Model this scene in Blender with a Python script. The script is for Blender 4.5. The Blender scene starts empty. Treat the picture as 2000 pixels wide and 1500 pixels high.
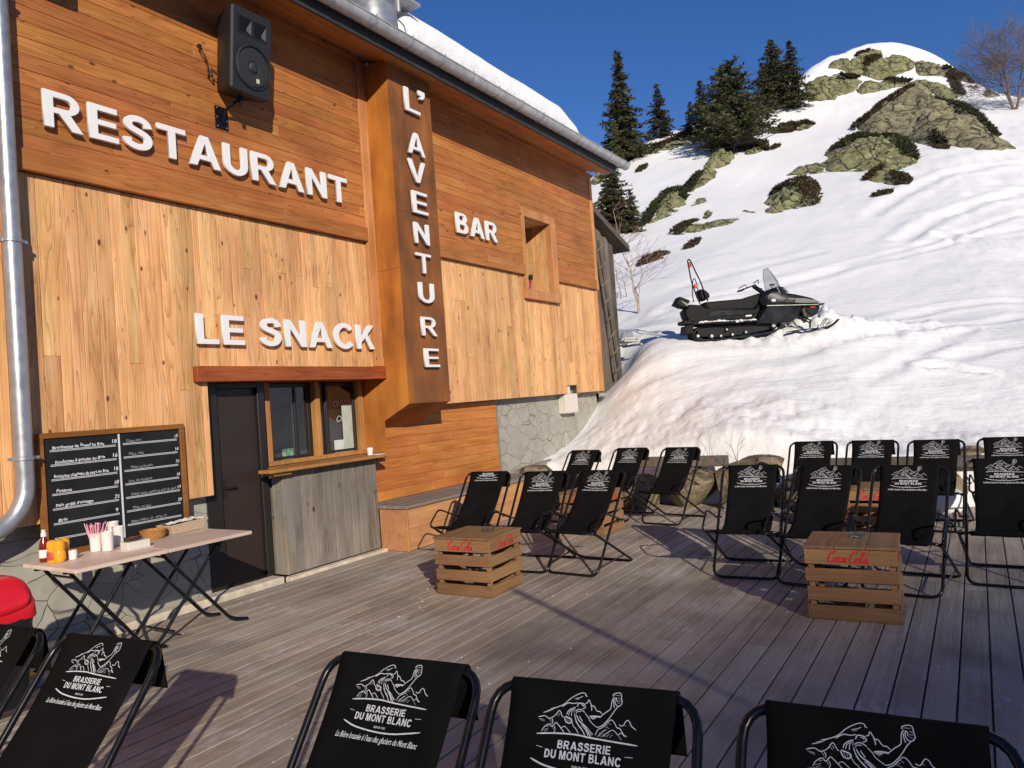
import bpy, bmesh, math, random
import numpy as np
from mathutils import Vector, Matrix
from math import radians as rad, pi, sin, cos
random.seed(7)
SC = bpy.context.scene
COL = SC.collection

# ------------------------------------------------------------------ camera, sky, sun, exposure
F_PX, CAM_H = 1450.0, 1.65
YAW, PITCH, ROLL = rad(57.96), rad(1.363), rad(-4.053)
_f = np.array([sin(YAW)*cos(PITCH), cos(YAW)*cos(PITCH), sin(PITCH)])
_r = np.array([cos(YAW), -sin(YAW), 0.0])
_u = np.cross(_r, _f)
RIGHT = cos(ROLL)*_r + sin(ROLL)*_u
UP = -sin(ROLL)*_r + cos(ROLL)*_u
FWD = _f
CAM = np.array([0, 0, CAM_H])
cam = bpy.data.cameras.new('camera')
cam.sensor_width = 36.0
cam.lens = F_PX/2000*36.0
cam.clip_start, cam.clip_end = 0.05, 2000
co = bpy.data.objects.new('camera', cam)
COL.objects.link(co)
M3 = Matrix((RIGHT, UP, -FWD)).transposed()
co.matrix_world = Matrix.Translation(Vector(CAM)) @ M3.to_4x4()
SC.camera = co

SUN_EL, SUN_AZ = rad(21.0), rad(222.6)          # sun low behind the camera, to its left
world = bpy.data.worlds.new('World')
SC.world = world
world.use_nodes = True
_nt = world.node_tree
_sky = _nt.nodes.new('ShaderNodeTexSky')
_sky.sky_type = 'NISHITA'
_sky.sun_disc = False
_sky.sun_elevation, _sky.sun_rotation = SUN_EL, SUN_AZ
_sky.altitude, _sky.air_density, _sky.dust_density, _sky.ozone_density = 2000, 1.0, 0.0, 3.0
_hs = _nt.nodes.new('ShaderNodeHueSaturation')
_hs.inputs['Saturation'].default_value = 1.22
_hs.inputs['Hue'].default_value = .513
_nt.links.new(_sky.outputs[0], _hs.inputs['Color'])
_nt.links.new(_hs.outputs[0], _nt.nodes['Background'].inputs[0])
_nt.nodes['Background'].inputs[1].default_value = 0.115
sun = bpy.data.lights.new('sun', 'SUN')
sun.energy, sun.angle, sun.color = 4.5, rad(0.53), (1.0, 0.90, 0.75)
so = bpy.data.objects.new('sun', sun)
COL.objects.link(so)
SUN_DIR = Vector((sin(SUN_AZ)*cos(SUN_EL), cos(SUN_AZ)*cos(SUN_EL), sin(SUN_EL)))
so.rotation_euler = SUN_DIR.to_track_quat('Z', 'Y').to_euler()
so.location = (-8, -8, 12)
SC.view_settings.view_transform = 'Standard'
SC.view_settings.look = 'None'
SC.view_settings.exposure = 0.0
SC.view_settings.gamma = 1.0

# ------------------------------------------------------------------ pixel -> place helpers (photo pixels, 2000 x 1500)
def ray(px, py):
    return FWD + RIGHT*((px-1000)/F_PX) - UP*((py-750)/F_PX)
def onz(px, py, z=0.0):
    d = ray(px, py); return CAM + d*((z-CAM_H)/d[2])
def ony(px, py, Y):
    d = ray(px, py); return CAM + d*(Y/d[1])
def onx(px, py, X):
    d = ray(px, py); return CAM + d*(X/d[0])
def dep(px, py, t):
    return CAM + ray(px, py)*t

# ------------------------------------------------------------------ mesh helpers
class MB:
    """collects shapes, builds ONE mesh object"""
    def __init__(s): s.v, s.f, s.t = [], [], []
    def add(s, vs, fs, tint=(0.5, 0.5, 0.5)):
        n = len(s.v); s.v += [tuple(map(float, v)) for v in vs]
        s.f += [tuple(i+n for i in f) for f in fs]; s.t += [tint]*len(vs)
    def box(s, x0, x1, y0, y1, z0, z1, tint=None, M=None):
        vs = [(x0,y0,z0),(x1,y0,z0),(x1,y1,z0),(x0,y1,z0),(x0,y0,z1),(x1,y0,z1),(x1,y1,z1),(x0,y1,z1)]
        if M is not None: vs = [tuple(M @ Vector(v)) for v in vs]
        s.add(vs, [(0,3,2,1),(4,5,6,7),(0,1,5,4),(1,2,6,5),(2,3,7,6),(3,0,4,7)], tint or rt())
    def prism(s, poly, y0, y1, M=None, tint=(.5,.5,.5), inset=0.0):
        """polygon in local x,z extruded along y; inset shrinks both end faces (a chamfer)"""
        n = len(poly); c = np.mean(poly, axis=0)
        def ring(y, k): return [(c[0]+(p[0]-c[0])*k, y, c[1]+(p[1]-c[1])*k) for p in poly]
        if inset:
            rings = [ring(y0, 1-inset), ring(y0+(y1-y0)*.12, 1), ring(y1-(y1-y0)*.12, 1), ring(y1, 1-inset)]
        else: rings = [ring(y0, 1), ring(y1, 1)]
        vs = [v for r in rings for v in r]; fs = []
        for k in range(len(rings)-1):
            for i in range(n):
                j = (i+1) % n; fs.append((k*n+i, k*n+j, (k+1)*n+j, (k+1)*n+i))
        fs.append(tuple(range(n-1, -1, -1))); fs.append(tuple((len(rings)-1)*n+i for i in range(n)))
        if M is not None: vs = [tuple(M @ Vector(v)) for v in vs]
        s.add(vs, fs, tint)
    def tube(s, pts, r, n=8, closed=False, tint=(.5,.5,.5), cap=True):
        pts = [Vector(p) for p in pts]; m = len(pts)
        rr = r if hasattr(r, '__len__') else [r]*m
        tang = []
        for i in range(m):
            a = pts[i-1] if (i > 0 or closed) else pts[i]; b = pts[(i+1) % m] if (i < m-1 or closed) else pts[i]
            tang.append((b-a).normalized())
        t0 = tang[0]; nrm = t0.orthogonal().normalized(); vs = []; fs = []
        for i in range(m):
            t = tang[i]; nrm = (nrm - t*nrm.dot(t))
            nrm = nrm.normalized() if nrm.length > 1e-6 else t.orthogonal().normalized()
            b = t.cross(nrm)
            for k in range(n):
                a = 2*pi*k/n; vs.append(pts[i] + (nrm*cos(a) + b*sin(a))*rr[i])
        for i in range(m if closed else m-1):
            j = (i+1) % m
            for k in range(n):
                l = (k+1) % n; fs.append((i*n+k, i*n+l, j*n+l, j*n+k))
        if cap and not closed:
            fs.append(tuple(range(n-1, -1, -1))); fs.append(tuple((m-1)*n+k for k in range(n)))
        s.add(vs, fs, tint)
    def lathe(s, prof, n=20, c=(0,0,0), tint=(.5,.5,.5), M=None):
        vs = [(c[0]+r*cos(2*pi*k/n), c[1]+r*sin(2*pi*k/n), c[2]+z) for r, z in prof for k in range(n)]
        fs = [(i*n+k, i*n+(k+1) % n, (i+1)*n+(k+1) % n, (i+1)*n+k) for i in range(len(prof)-1) for k in range(n)]
        if prof[0][0] > 1e-5: fs.append(tuple(range(n-1, -1, -1)))
        if prof[-1][0] > 1e-5: fs.append(tuple((len(prof)-1)*n+k for k in range(n)))
        if M is not None: vs = [tuple(M @ Vector(v)) for v in vs]
        s.add(vs, fs, tint)
    def build(s, name, mat, parent=None, smooth=False, bevel=0.0, seg=1, angle=35):
        me = bpy.data.meshes.new(name); me.from_pydata(s.v, [], s.f); me.validate(clean_customdata=False)
        if len(s.t) == len(me.vertices):
            a = me.color_attributes.new('tint', 'FLOAT_COLOR', 'POINT')
            a.data.foreach_set('color', np.array([(*t, 1.0) for t in s.t], dtype=np.float32).ravel())
        me.materials.append(mat)
        o = bpy.data.objects.new(name, me); COL.objects.link(o)
        if parent: o.parent = parent
        if smooth:
            me.polygons.foreach_set('use_smooth', [True]*len(me.polygons))
            if smooth != 'all':
                try: me.set_sharp_from_angle(angle=rad(angle))
                except Exception: pass
        if bevel:
            b = o.modifiers.new('bevel', 'BEVEL'); b.width = bevel; b.segments = seg; b.limit_method = 'ANGLE'; b.angle_limit = rad(30)
        return o
def rt(): return (random.random(), random.random(), random.random())
def tag(o, label=None, cat=None, group=None, kind=None):
    for k, v in (('label', label), ('category', cat), ('group', group), ('kind', kind)):
        if v: o[k] = v
    return o
def thing(name, label, cat, loc=(0,0,0), rz=0.0, group=None):
    o = bpy.data.objects.new(name, None); COL.objects.link(o); o.location = loc; o.rotation_euler = (0, 0, rz)
    o.empty_display_size = .2
    return tag(o, label, cat, group)
def copy_tree(o, parent=None):
    c = o.copy(); COL.objects.link(c)
    if parent: c.parent = parent
    for ch in list(o.children): copy_tree(ch, c)
    return c
def smooth_path(pts, k=6, closed=False):
    P = [np.array(p, float) for p in pts]; n = len(P); out = []
    for i in range(n if closed else n-1):
        p0 = P[i-1] if (i > 0 or closed) else P[i]; p1 = P[i]; p2 = P[(i+1) % n]; p3 = P[(i+2) % n] if (i+2 < n or closed) else p2
        for j in range(k):
            t = j/k
            out.append(.5*((2*p1)+(-p0+p2)*t+(2*p0-5*p1+4*p2-p3)*t*t+(-p0+3*p1-3*p2+p3)*t**3))
    if not closed: out.append(P[-1])
    return out
def round_loop(corners, r, k=4, closed=True):
    """polyline with rounded corners (3-D points)"""
    P = [Vector(p) for p in corners]; n = len(P); out = []
    for i in range(n):
        if not closed and i in (0, n-1): out.append(P[i]); continue
        a, b, c = P[i-1], P[i], P[(i+1) % n]
        d1 = (a-b); d2 = (c-b); q = min(r, d1.length*.48, d2.length*.48)
        s, e = b+d1.normalized()*q, b+d2.normalized()*q
        for j in range(k+1):
            t = j/k; out.append(s*(1-t)**2 + b*2*t*(1-t) + e*t*t)
    return out

# ------------------------------------------------------------------ value noise (numpy)
_rs = np.random.RandomState(11)
_LAT = _rs.rand(256, 256)
def vnoise(x, y):
    x = np.asarray(x, float); y = np.asarray(y, float)
    xi = np.floor(x).astype(int); yi = np.floor(y).astype(int); fx = x-xi; fy = y-yi
    fx = fx*fx*(3-2*fx); fy = fy*fy*(3-2*fy)
    g = lambda a, b: _LAT[a % 256, b % 256]
    return (g(xi,yi)*(1-fx)+g(xi+1,yi)*fx)*(1-fy) + (g(xi,yi+1)*(1-fx)+g(xi+1,yi+1)*fx)*fy - .5
def fbm(x, y, o=4, lac=2.03, gain=.5):
    s = 0; a = 1.0
    for i in range(o):
        s = s + a*vnoise(x+17.3*i, y-9.1*i); x = x*lac; y = y*lac; a *= gain
    return s
def sstep(a, b, x):
    t = np.clip((x-a)/(b-a), 0, 1); return t*t*(3-2*t)
# ------------------------------------------------------------------ materials (all procedural)
def new_mat(name):
    m = bpy.data.materials.new(name); m.use_nodes = True
    return m, m.node_tree.nodes, m.node_tree.links, m.node_tree.nodes['Principled BSDF']
def plain(name, col, rough=.6, metal=0.0, spec=.5, bump=0.0, bscale=60, var=0.0, vscale=8):
    m, N, L, B = new_mat(name)
    B.inputs['Base Color'].default_value = (*col, 1); B.inputs['Roughness'].default_value = rough
    B.inputs['Metallic'].default_value = metal; B.inputs['Specular IOR Level'].default_value = spec
    tc = N.new('ShaderNodeTexCoord')
    if var:
        n = N.new('ShaderNodeTexNoise'); n.inputs['Scale'].default_value = vscale; n.inputs['Detail'].default_value = 5
        L.new(tc.outputs['Object'], n.inputs['Vector'])
        h = N.new('ShaderNodeHueSaturation'); h.inputs['Color'].default_value = (*col, 1)
        mr = N.new('ShaderNodeMapRange'); mr.inputs['From Min'].default_value = .3; mr.inputs['From Max'].default_value = .7
        mr.inputs['To Min'].default_value = 1-var; mr.inputs['To Max'].default_value = 1+var
        L.new(n.outputs['Fac'], mr.inputs['Value']); L.new(mr.outputs[0], h.inputs['Value']); L.new(h.outputs[0], B.inputs['Base Color'])
        r2 = N.new('ShaderNodeMapRange'); r2.inputs['To Min'].default_value = max(rough-.12, .03); r2.inputs['To Max'].default_value = min(rough+.15, 1)
        L.new(n.outputs['Fac'], r2.inputs['Value']); L.new(r2.outputs[0], B.inputs['Roughness'])
    if bump:
        n = N.new('ShaderNodeTexNoise'); n.inputs['Scale'].default_value = bscale; n.inputs['Detail'].default_value = 4
        L.new(tc.outputs['Object'], n.inputs['Vector'])
        b = N.new('ShaderNodeBump'); b.inputs['Strength'].default_value = bump; b.inputs['Distance'].default_value = .01
        L.new(n.outputs['Fac'], b.inputs['Height']); L.new(b.outputs[0], B.inputs['Normal'])
    return m
def ramp(N, stops):
    r = N.new('ShaderNodeValToRGB'); e = r.color_ramp.elements
    while len(e) < len(stops): e.new(.5)
    for el, (p, c) in zip(e, stops): el.position = p; el.color = (*c, 1) if len(c) == 3 else c
    return r
def math_n(N, L, op, a, b=None, clamp=False):
    n = N.new('ShaderNodeMath'); n.operation = op; n.use_clamp = clamp
    for i, x in enumerate((a, b)):
        if x is None: continue
        if isinstance(x, (int, float)): n.inputs[i].default_value = x
        else: L.new(x, n.inputs[i])
    return n.outputs[0]
def mix_c(N, L, fac, a, b, mode='MIX'):
    n = N.new('ShaderNodeMix'); n.data_type = 'RGBA'; n.blend_type = mode; n.clamp_factor = True
    for i, x in ((0, fac), (6, a), (7, b)):
        if isinstance(x, (int, float)): n.inputs[i].default_value = x
        elif isinstance(x, tuple): n.inputs[i].default_value = (*x, 1)
        else: L.new(x, n.inputs[i])
    return n.outputs[2]
def wood(name, dark, mid, light, axis='X', rough=.55, knots=1.0, boardvar=.35, ring=.5, grain=1.0, grey=None, greyamt=0.0, bump=.25, kcol=(.10,.035,.012), kfreq=.62, scuff=0.0):
    """planks: every board has its own tint (brightness, texture offset); rings, streaks and knots run along `axis`"""
    m, N, L, B = new_mat(name)
    tc = N.new('ShaderNodeTexCoord'); at = N.new('ShaderNodeAttribute'); at.attribute_name = 'tint'
    off = N.new('ShaderNodeVectorMath'); off.operation = 'SCALE'; L.new(at.outputs['Color'], off.inputs[0]); off.inputs['Scale'].default_value = 23.0
    ad = N.new('ShaderNodeVectorMath'); L.new(tc.outputs['Object'], ad.inputs[0]); L.new(off.outputs[0], ad.inputs[1])
    sep = N.new('ShaderNodeSeparateColor'); L.new(at.outputs['Color'], sep.inputs[0])
    def mapped(la, lo):
        mp = N.new('ShaderNodeMapping'); L.new(ad.outputs[0], mp.inputs['Vector'])
        mp.inputs['Scale'].default_value = {'X': (la, lo, lo), 'Y': (lo, la, lo), 'Z': (lo, lo, la)}[axis]
        return mp.outputs[0]
    # fine streaks
    n1 = N.new('ShaderNodeTexNoise'); n1.inputs['Scale'].default_value = 1; n1.inputs['Detail'].default_value = 6; L.new(mapped(1.6, 70*grain), n1.inputs['Vector'])
    # broad clouds along the board
    n2 = N.new('ShaderNodeTexNoise'); n2.inputs['Scale'].default_value = 1; n2.inputs['Detail'].default_value = 3; L.new(mapped(1.3, 7), n2.inputs['Vector'])
    # cathedral rings
    n3 = N.new('ShaderNodeTexNoise'); n3.inputs['Scale'].default_value = 1; n3.inputs['Detail'].default_value = 2; n3.inputs['Distortion'].default_value = .4; L.new(mapped(.42, 8*grain), n3.inputs['Vector'])
    rg = math_n(N, L, 'FRACT', math_n(N, L, 'MULTIPLY', n3.outputs['Fac'], 16.0))
    rg = math_n(N, L, 'POWER', rg, 4.0)
    c = ramp(N, [(.25, dark), (.5, mid), (.75, light)])
    mixv = math_n(N, L, 'ADD', math_n(N, L, 'MULTIPLY', n1.outputs['Fac'], .45), math_n(N, L, 'MULTIPLY', n2.outputs['Fac'], .55))
    L.new(mixv, c.inputs[0])
    col = mix_c(N, L, math_n(N, L, 'MULTIPLY', rg, ring), c.outputs[0], tuple(x*.5 for x in dark))
    # knots
    vo = N.new('ShaderNodeTexVoronoi'); vo.inputs['Scale'].default_value = 1; L.new(mapped(5.5, 10.5), vo.inputs['Vector'])
    vs = N.new('ShaderNodeSeparateColor'); L.new(vo.outputs['Color'], vs.inputs[0])
    size = N.new('ShaderNodeMapRange'); L.new(vs.outputs[0], size.inputs['Value']); size.inputs['From Min'].default_value = kfreq; size.inputs['From Max'].default_value = 1
    size.inputs['To Min'].default_value = 0.0; size.inputs['To Max'].default_value = .17
    dd = math_n(N, L, 'SUBTRACT', size.outputs[0], vo.outputs['Distance'])
    kf = N.new('ShaderNodeMapRange'); L.new(dd, kf.inputs['Value']); kf.inputs['From Min'].default_value = -.03; kf.inputs['From Max'].default_value = .04; kf.inputs['To Max'].default_value = .85*knots
    col = mix_c(N, L, kf.outputs[0], col, kcol)
    # board to board
    hs = N.new('ShaderNodeHueSaturation'); L.new(col, hs.inputs['Color'])
    bv = N.new('ShaderNodeMapRange'); L.new(sep.outputs[0], bv.inputs['Value']); bv.inputs['To Min'].default_value = 1-boardvar; bv.inputs['To Max'].default_value = 1+boardvar*.6
    hv = N.new('ShaderNodeMapRange'); L.new(sep.outputs[1], hv.inputs['Value']); hv.inputs['To Min'].default_value = .494; hv.inputs['To Max'].default_value = .506
    L.new(bv.outputs[0], hs.inputs['Value']); L.new(hv.outputs[0], hs.inputs['Hue'])
    out = hs.outputs[0]
    if grey:
        n5 = N.new('ShaderNodeTexNoise'); n5.inputs['Scale'].default_value = 1; n5.inputs['Detail'].default_value = 5; L.new(mapped(2.2, 5), n5.inputs['Vector'])
        g = N.new('ShaderNodeMapRange'); L.new(n5.outputs['Fac'], g.inputs['Value']); g.inputs['From Min'].default_value = .35; g.inputs['From Max'].default_value = .62; g.inputs['To Max'].default_value = greyamt
        out = mix_c(N, L, g.outputs[0], out, grey)
    # slow change of tone over the whole surface: weather, handling, drip marks
    n6 = N.new('ShaderNodeTexNoise'); n6.inputs['Scale'].default_value = .9; n6.inputs['Detail'].default_value = 6; n6.inputs['Roughness'].default_value = .6; L.new(tc.outputs['Object'], n6.inputs['Vector'])
    w6 = N.new('ShaderNodeMapRange'); L.new(n6.outputs['Fac'], w6.inputs['Value']); w6.inputs['From Min'].default_value = .3; w6.inputs['From Max'].default_value = .7; w6.inputs['To Min'].default_value = .80; w6.inputs['To Max'].default_value = 1.14
    h6 = N.new('ShaderNodeHueSaturation'); L.new(out, h6.inputs['Color']); L.new(w6.outputs[0], h6.inputs['Value']); out = h6.outputs[0]
    if scuff:
        n7 = N.new('ShaderNodeTexNoise'); n7.inputs['Scale'].default_value = 1.3; n7.inputs['Detail'].default_value = 3; L.new(tc.outputs['Object'], n7.inputs['Vector'])
        n8 = N.new('ShaderNodeTexNoise'); n8.inputs['Scale'].default_value = 1; n8.inputs['Detail'].default_value = 7; n8.inputs['Roughness'].default_value = .7; L.new(mapped(9, 22), n8.inputs['Vector'])
        s7 = N.new('ShaderNodeMapRange'); L.new(math_n(N, L, 'ADD', math_n(N, L, 'MULTIPLY', n7.outputs['Fac'], .55), math_n(N, L, 'MULTIPLY', n8.outputs['Fac'], .45)), s7.inputs['Value']); s7.inputs['From Min'].default_value = .56; s7.inputs['From Max'].default_value = .66; s7.inputs['To Max'].default_value = scuff
        out = mix_c(N, L, s7.outputs[0], out, (.58,.55,.54))
        s9 = N.new('ShaderNodeMapRange'); L.new(n7.outputs['Fac'], s9.inputs['Value']); s9.inputs['From Min'].default_value = .33; s9.inputs['From Max'].default_value = .48; s9.inputs['To Min'].default_value = .45; s9.inputs['To Max'].default_value = 0
        out = mix_c(N, L, s9.outputs[0], out, (.12,.10,.088))
    L.new(out, B.inputs['Base Color'])
    B.inputs['Roughness'].default_value = rough; B.inputs['Specular IOR Level'].default_value = .25
    bm = N.new('ShaderNodeBump'); bm.inputs['Strength'].default_value = bump; bm.inputs['Distance'].default_value = .006
    L.new(math_n(N, L, 'SUBTRACT', n1.outputs['Fac'], rg), bm.inputs['Height']); L.new(bm.outputs[0], B.inputs['Normal'])
    return m
M = {}
M['larch_h'] = wood('larch_boards_oiled', (.30,.097,.025), (.47,.172,.046), (.58,.255,.080), 'X', boardvar=.12, ring=.55, knots=1.1)
M['larch_v'] = wood('larch_boards_pale', (.49,.215,.075), (.76,.415,.172), (.88,.57,.305), 'Z', boardvar=.21, ring=.55, knots=1.3, kfreq=.30, kcol=(.17,.06,.022))
M['larch_trim'] = wood('larch_trim', (.40,.16,.05), (.60,.28,.10), (.70,.38,.17), 'Z', boardvar=.15, ring=.4)
M['larch_lintel'] = wood('larch_lintel', (.20,.05,.014), (.33,.085,.024), (.42,.13,.04), 'X', boardvar=.1, ring=.5, knots=.3)
M['window_wood'] = wood('window_wood', (.28,.12,.035), (.45,.21,.065), (.55,.29,.10), 'Z', boardvar=.1, ring=.2, knots=.1)
M['grey_wood'] = wood('weathered_boards', (.085,.066,.048), (.21,.17,.128), (.36,.31,.25), 'Z', boardvar=.45, ring=.45, knots=1.2, kfreq=.25, grey=(.23,.215,.195), greyamt=.7, rough=.85, kcol=(.035,.028,.022))
M['barn_wood'] = wood('old_barn_boards', (.07,.055,.042), (.16,.125,.09), (.30,.22,.15), 'Z', boardvar=.5, ring=.5, knots=.4, grey=(.15,.14,.13), greyamt=.6, rough=.9)
M['barn_roof'] = wood('barn_roof_boards', (.07,.055,.045), (.12,.10,.08), (.18,.15,.12), 'X', rough=.85, knots=.2)
M['deck'] = wood('deck_boards', (.25,.195,.140), (.375,.305,.233), (.485,.41,.325), 'X', boardvar=.20, ring=.12, knots=.35, grey=(.43,.38,.32), greyamt=.6, scuff=.55, rough=.7, bump=.35, kcol=(.07,.05,.045))
M['crate'] = wood('crate_boards', (.155,.074,.033), (.265,.138,.064), (.35,.20,.102), 'Y', boardvar=.2, ring=.25, knots=.5, rough=.75)
M['crate_x'] = wood('crate_boards_side', (.155,.078,.034), (.265,.145,.066), (.35,.21,.105), 'X', boardvar=.2, ring=.25, knots=.5, rough=.75)
M['bench_top'] = wood('bench_top_boards', (.15,.115,.085), (.25,.20,.16), (.33,.27,.22), 'X', boardvar=.15, ring=.2, knots=.4, grey=(.25,.23,.21), greyamt=.6, rough=.8)
M['bench_front'] = wood('bench_panel', (.40,.165,.068), (.55,.26,.115), (.64,.34,.165), 'X', boardvar=.12, ring=.15, knots=.5, rough=.6)
M['bench_back'] = wood('bench_back_boards', (.34,.105,.022), (.56,.20,.045), (.68,.29,.085), 'X', boardvar=.1, ring=.3, knots=.3)
M['table'] = wood('table_top_wood', (.50,.38,.30), (.66,.52,.43), (.76,.64,.55), 'X', boardvar=.1, ring=.15, knots=.1, rough=.5, bump=.1)
M['black_steel'] = plain('black_painted_steel', (.006,.006,.007), .26, 0, .35, var=.2, vscale=20)
M['cloth'] = plain('black_canvas', (.0058,.0054,.0053), .95, 0, .1, bump=.25, bscale=900, var=.25, vscale=9)
M['print'] = plain('white_print', (.62,.62,.63), .8, 0, .3, var=.12, vscale=90)
M['red_print'] = plain('red_print', (.50,.018,.022), .7, 0, .3, var=.25, vscale=120)
M['white_paint'] = plain('white_letter_paint', (.80,.79,.78), .45, 0, .4, var=.02)
M['speaker'] = plain('speaker_plastic', (.013,.014,.016), .5, 0, .5, bump=.35, bscale=350)
M['speaker_grille'] = plain('speaker_cone', (.020,.021,.024), .55, 0, .5, bump=.3, bscale=500)
M['speaker_horn'] = plain('speaker_horn', (.16,.16,.17), .3, .3, .5)
M['sticker'] = plain('sticker', (.55,.55,.40), .6, var=.15, vscale=200)
M['galv'] = plain('galvanised_steel', (.40,.415,.43), .40, .7, .5, var=.13, vscale=14)
M['zinc'] = plain('gutter_zinc', (.42,.43,.44), .5, .3, .5, var=.22, vscale=9, bump=.1, bscale=30)
M['fascia'] = plain('dark_fascia', (.025,.027,.030), .75, var=.3, vscale=12, bump=.3, bscale=18)
M['slate'] = plain('roof_slate', (.05,.05,.052), .7, var=.3, vscale=10)
M['door'] = plain('brown_door_steel', (.030,.020,.016), .45, 0, .4, var=.06, vscale=3)
M['door_frame'] = plain('dark_door_frame', (.014,.012,.011), .5)
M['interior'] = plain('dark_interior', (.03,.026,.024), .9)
M['plaster'] = plain('pale_concrete', (.58,.50,.39), .9, bump=.4, bscale=50, var=.25, vscale=9)
M['white_box'] = plain('cream_plastic', (.66,.62,.53), .45)
M['blackboard'] = plain('blackboard', (.008,.0085,.010), .6, 0, .4, var=.4, vscale=6)
M['chalk'] = plain('chalk_paint', (.62,.63,.64), .9, var=.2, vscale=160)
M['chalk_dim'] = plain('chalk_faint', (.24,.25,.27), .9, var=.3, vscale=160)
M['chalk_wood'] = wood('board_frame_wood', (.15,.055,.012), (.26,.105,.022), (.34,.15,.04), 'X', boardvar=.1, ring=.2, knots=.1, rough=.5)
M['red_plastic'] = plain('red_plastic', (.62,.012,.022), .30, 0, .5)
M['bin_body'] = plain('dark_bin_plastic', (.012,.012,.014), .35, 0, .5, bump=.6, bscale=25)
M['ketchup'] = plain('ketchup_red', (.18,.010,.008), .12, 0, .5)
M['mustard'] = plain('mustard_yellow', (.80,.36,.018), .25, 0, .5)
M['white_plastic'] = plain('white_plastic', (.78,.74,.70), .4, 0, .4)
M['pink'] = plain('pink_straws', (.78,.36,.44), .4, 0, .4)
M['label_red'] = plain('label_red', (.5,.06,.03), .5)
M['wicker'] = plain('wicker', (.42,.20,.06), .75, 0, .3, bump=.8, bscale=120, var=.4, vscale=110)
M['wicker_pale'] = plain('wicker_pale', (.55,.42,.28), .8, 0, .3, bump=.8, bscale=120, var=.3, vscale=110)
M['napkin'] = plain('white_napkin', (.80,.78,.76), .9, bump=.4, bscale=60)
M['paper_grey'] = plain('pale_paper', (.62,.66,.60), .9, var=.1, vscale=9)
M['flyer'] = plain('green_white_flyer', (.18,.36,.22), .7, var=.9, vscale=18)
M['choc'] = plain('dark_packets', (.05,.03,.03), .4, var=.5, vscale=70)
M['pot'] = plain('pink_flowerpot', (.45,.015,.07), .35)
M['leaf'] = plain('houseplant_leaf', (.06,.10,.03), .6, var=.3, vscale=60)
M['bark'] = plain('conifer_bark', (.055,.042,.034), .95, bump=.8, bscale=20, var=.3, vscale=6)
M['bare_bark'] = plain('bare_branch_bark', (.17,.125,.105), .9, var=.3, vscale=8)
M['birch'] = plain('birch_bark', (.42,.34,.27), .85, var=.35, vscale=14)
M['twig'] = plain('pinkish_twigs', (.22,.12,.10), .9, var=.3, vscale=20)
M['yellow'] = plain('yellow_card', (.55,.36,.02), .6)
M['blue_card'] = plain('pale_blue_card', (.22,.27,.36), .6)
M['orange_lamp'] = plain('amber_reflector', (.75,.09,.01), .2, 0, .6)
M['sled_black'] = plain('snowmobile_body', (.007,.0075,.010), .25, 0, .35, var=.15, vscale=7)
M['sled_dark'] = plain('snowmobile_plastic', (.006,.006,.0065), .6, 0, .2, var=.2, vscale=15)
M['sled_grey'] = plain('snowmobile_decal', (.17,.17,.15), .35, .2, .5)
M['seat'] = plain('seat_vinyl', (.005,.005,.0055), .6, 0, .2, bump=.3, bscale=30)
M['rubber'] = plain('track_rubber', (.011,.011,.011), .85, bump=.5, bscale=40)
M['spring'] = plain('gold_spring', (.55,.40,.16), .35, .6)
M['old_white'] = plain('weathered_white_metal', (.48,.47,.44), .6, var=.3, vscale=12)

# glass: clear pane with a mirror-like skin (used for windows, windscreen and ashtrays)
def glass(name, tint=(.9,.95,.95), refl=.10, rough=0.0, edge=.9):
    m, N, L, B = new_mat(name); N.remove(B)
    tr = N.new('ShaderNodeBsdfTransparent'); tr.inputs[0].default_value = (*tint, 1)
    gl = N.new('ShaderNodeBsdfGlossy'); gl.inputs['Roughness'].default_value = rough
    lw = N.new('ShaderNodeLayerWeight'); lw.inputs['Blend'].default_value = .5
    pw = N.new('ShaderNodeMath'); pw.operation = 'POWER'; L.new(lw.outputs['Facing'], pw.inputs[0]); pw.inputs[1].default_value = 4.0
    mr = N.new('ShaderNodeMapRange'); L.new(pw.outputs[0], mr.inputs['Value']); mr.inputs['To Min'].default_value = refl; mr.inputs['To Max'].default_value = edge
    mx = N.new('ShaderNodeMixShader'); L.new(mr.outputs[0], mx.inputs[0]); L.new(tr.outputs[0], mx.inputs[1]); L.new(gl.outputs[0], mx.inputs[2])
    L.new(mx.outputs[0], N['Material Output'].inputs['Surface'])
    return m
M['glass'] = glass('window_glass', (.93,.95,.95), .10)
M['ash_glass'] = glass('ashtray_glass', (.88,.92,.92), .08)
M['screen'] = glass('windscreen_plastic', (.78,.80,.82), .06, .08, .6)

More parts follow.
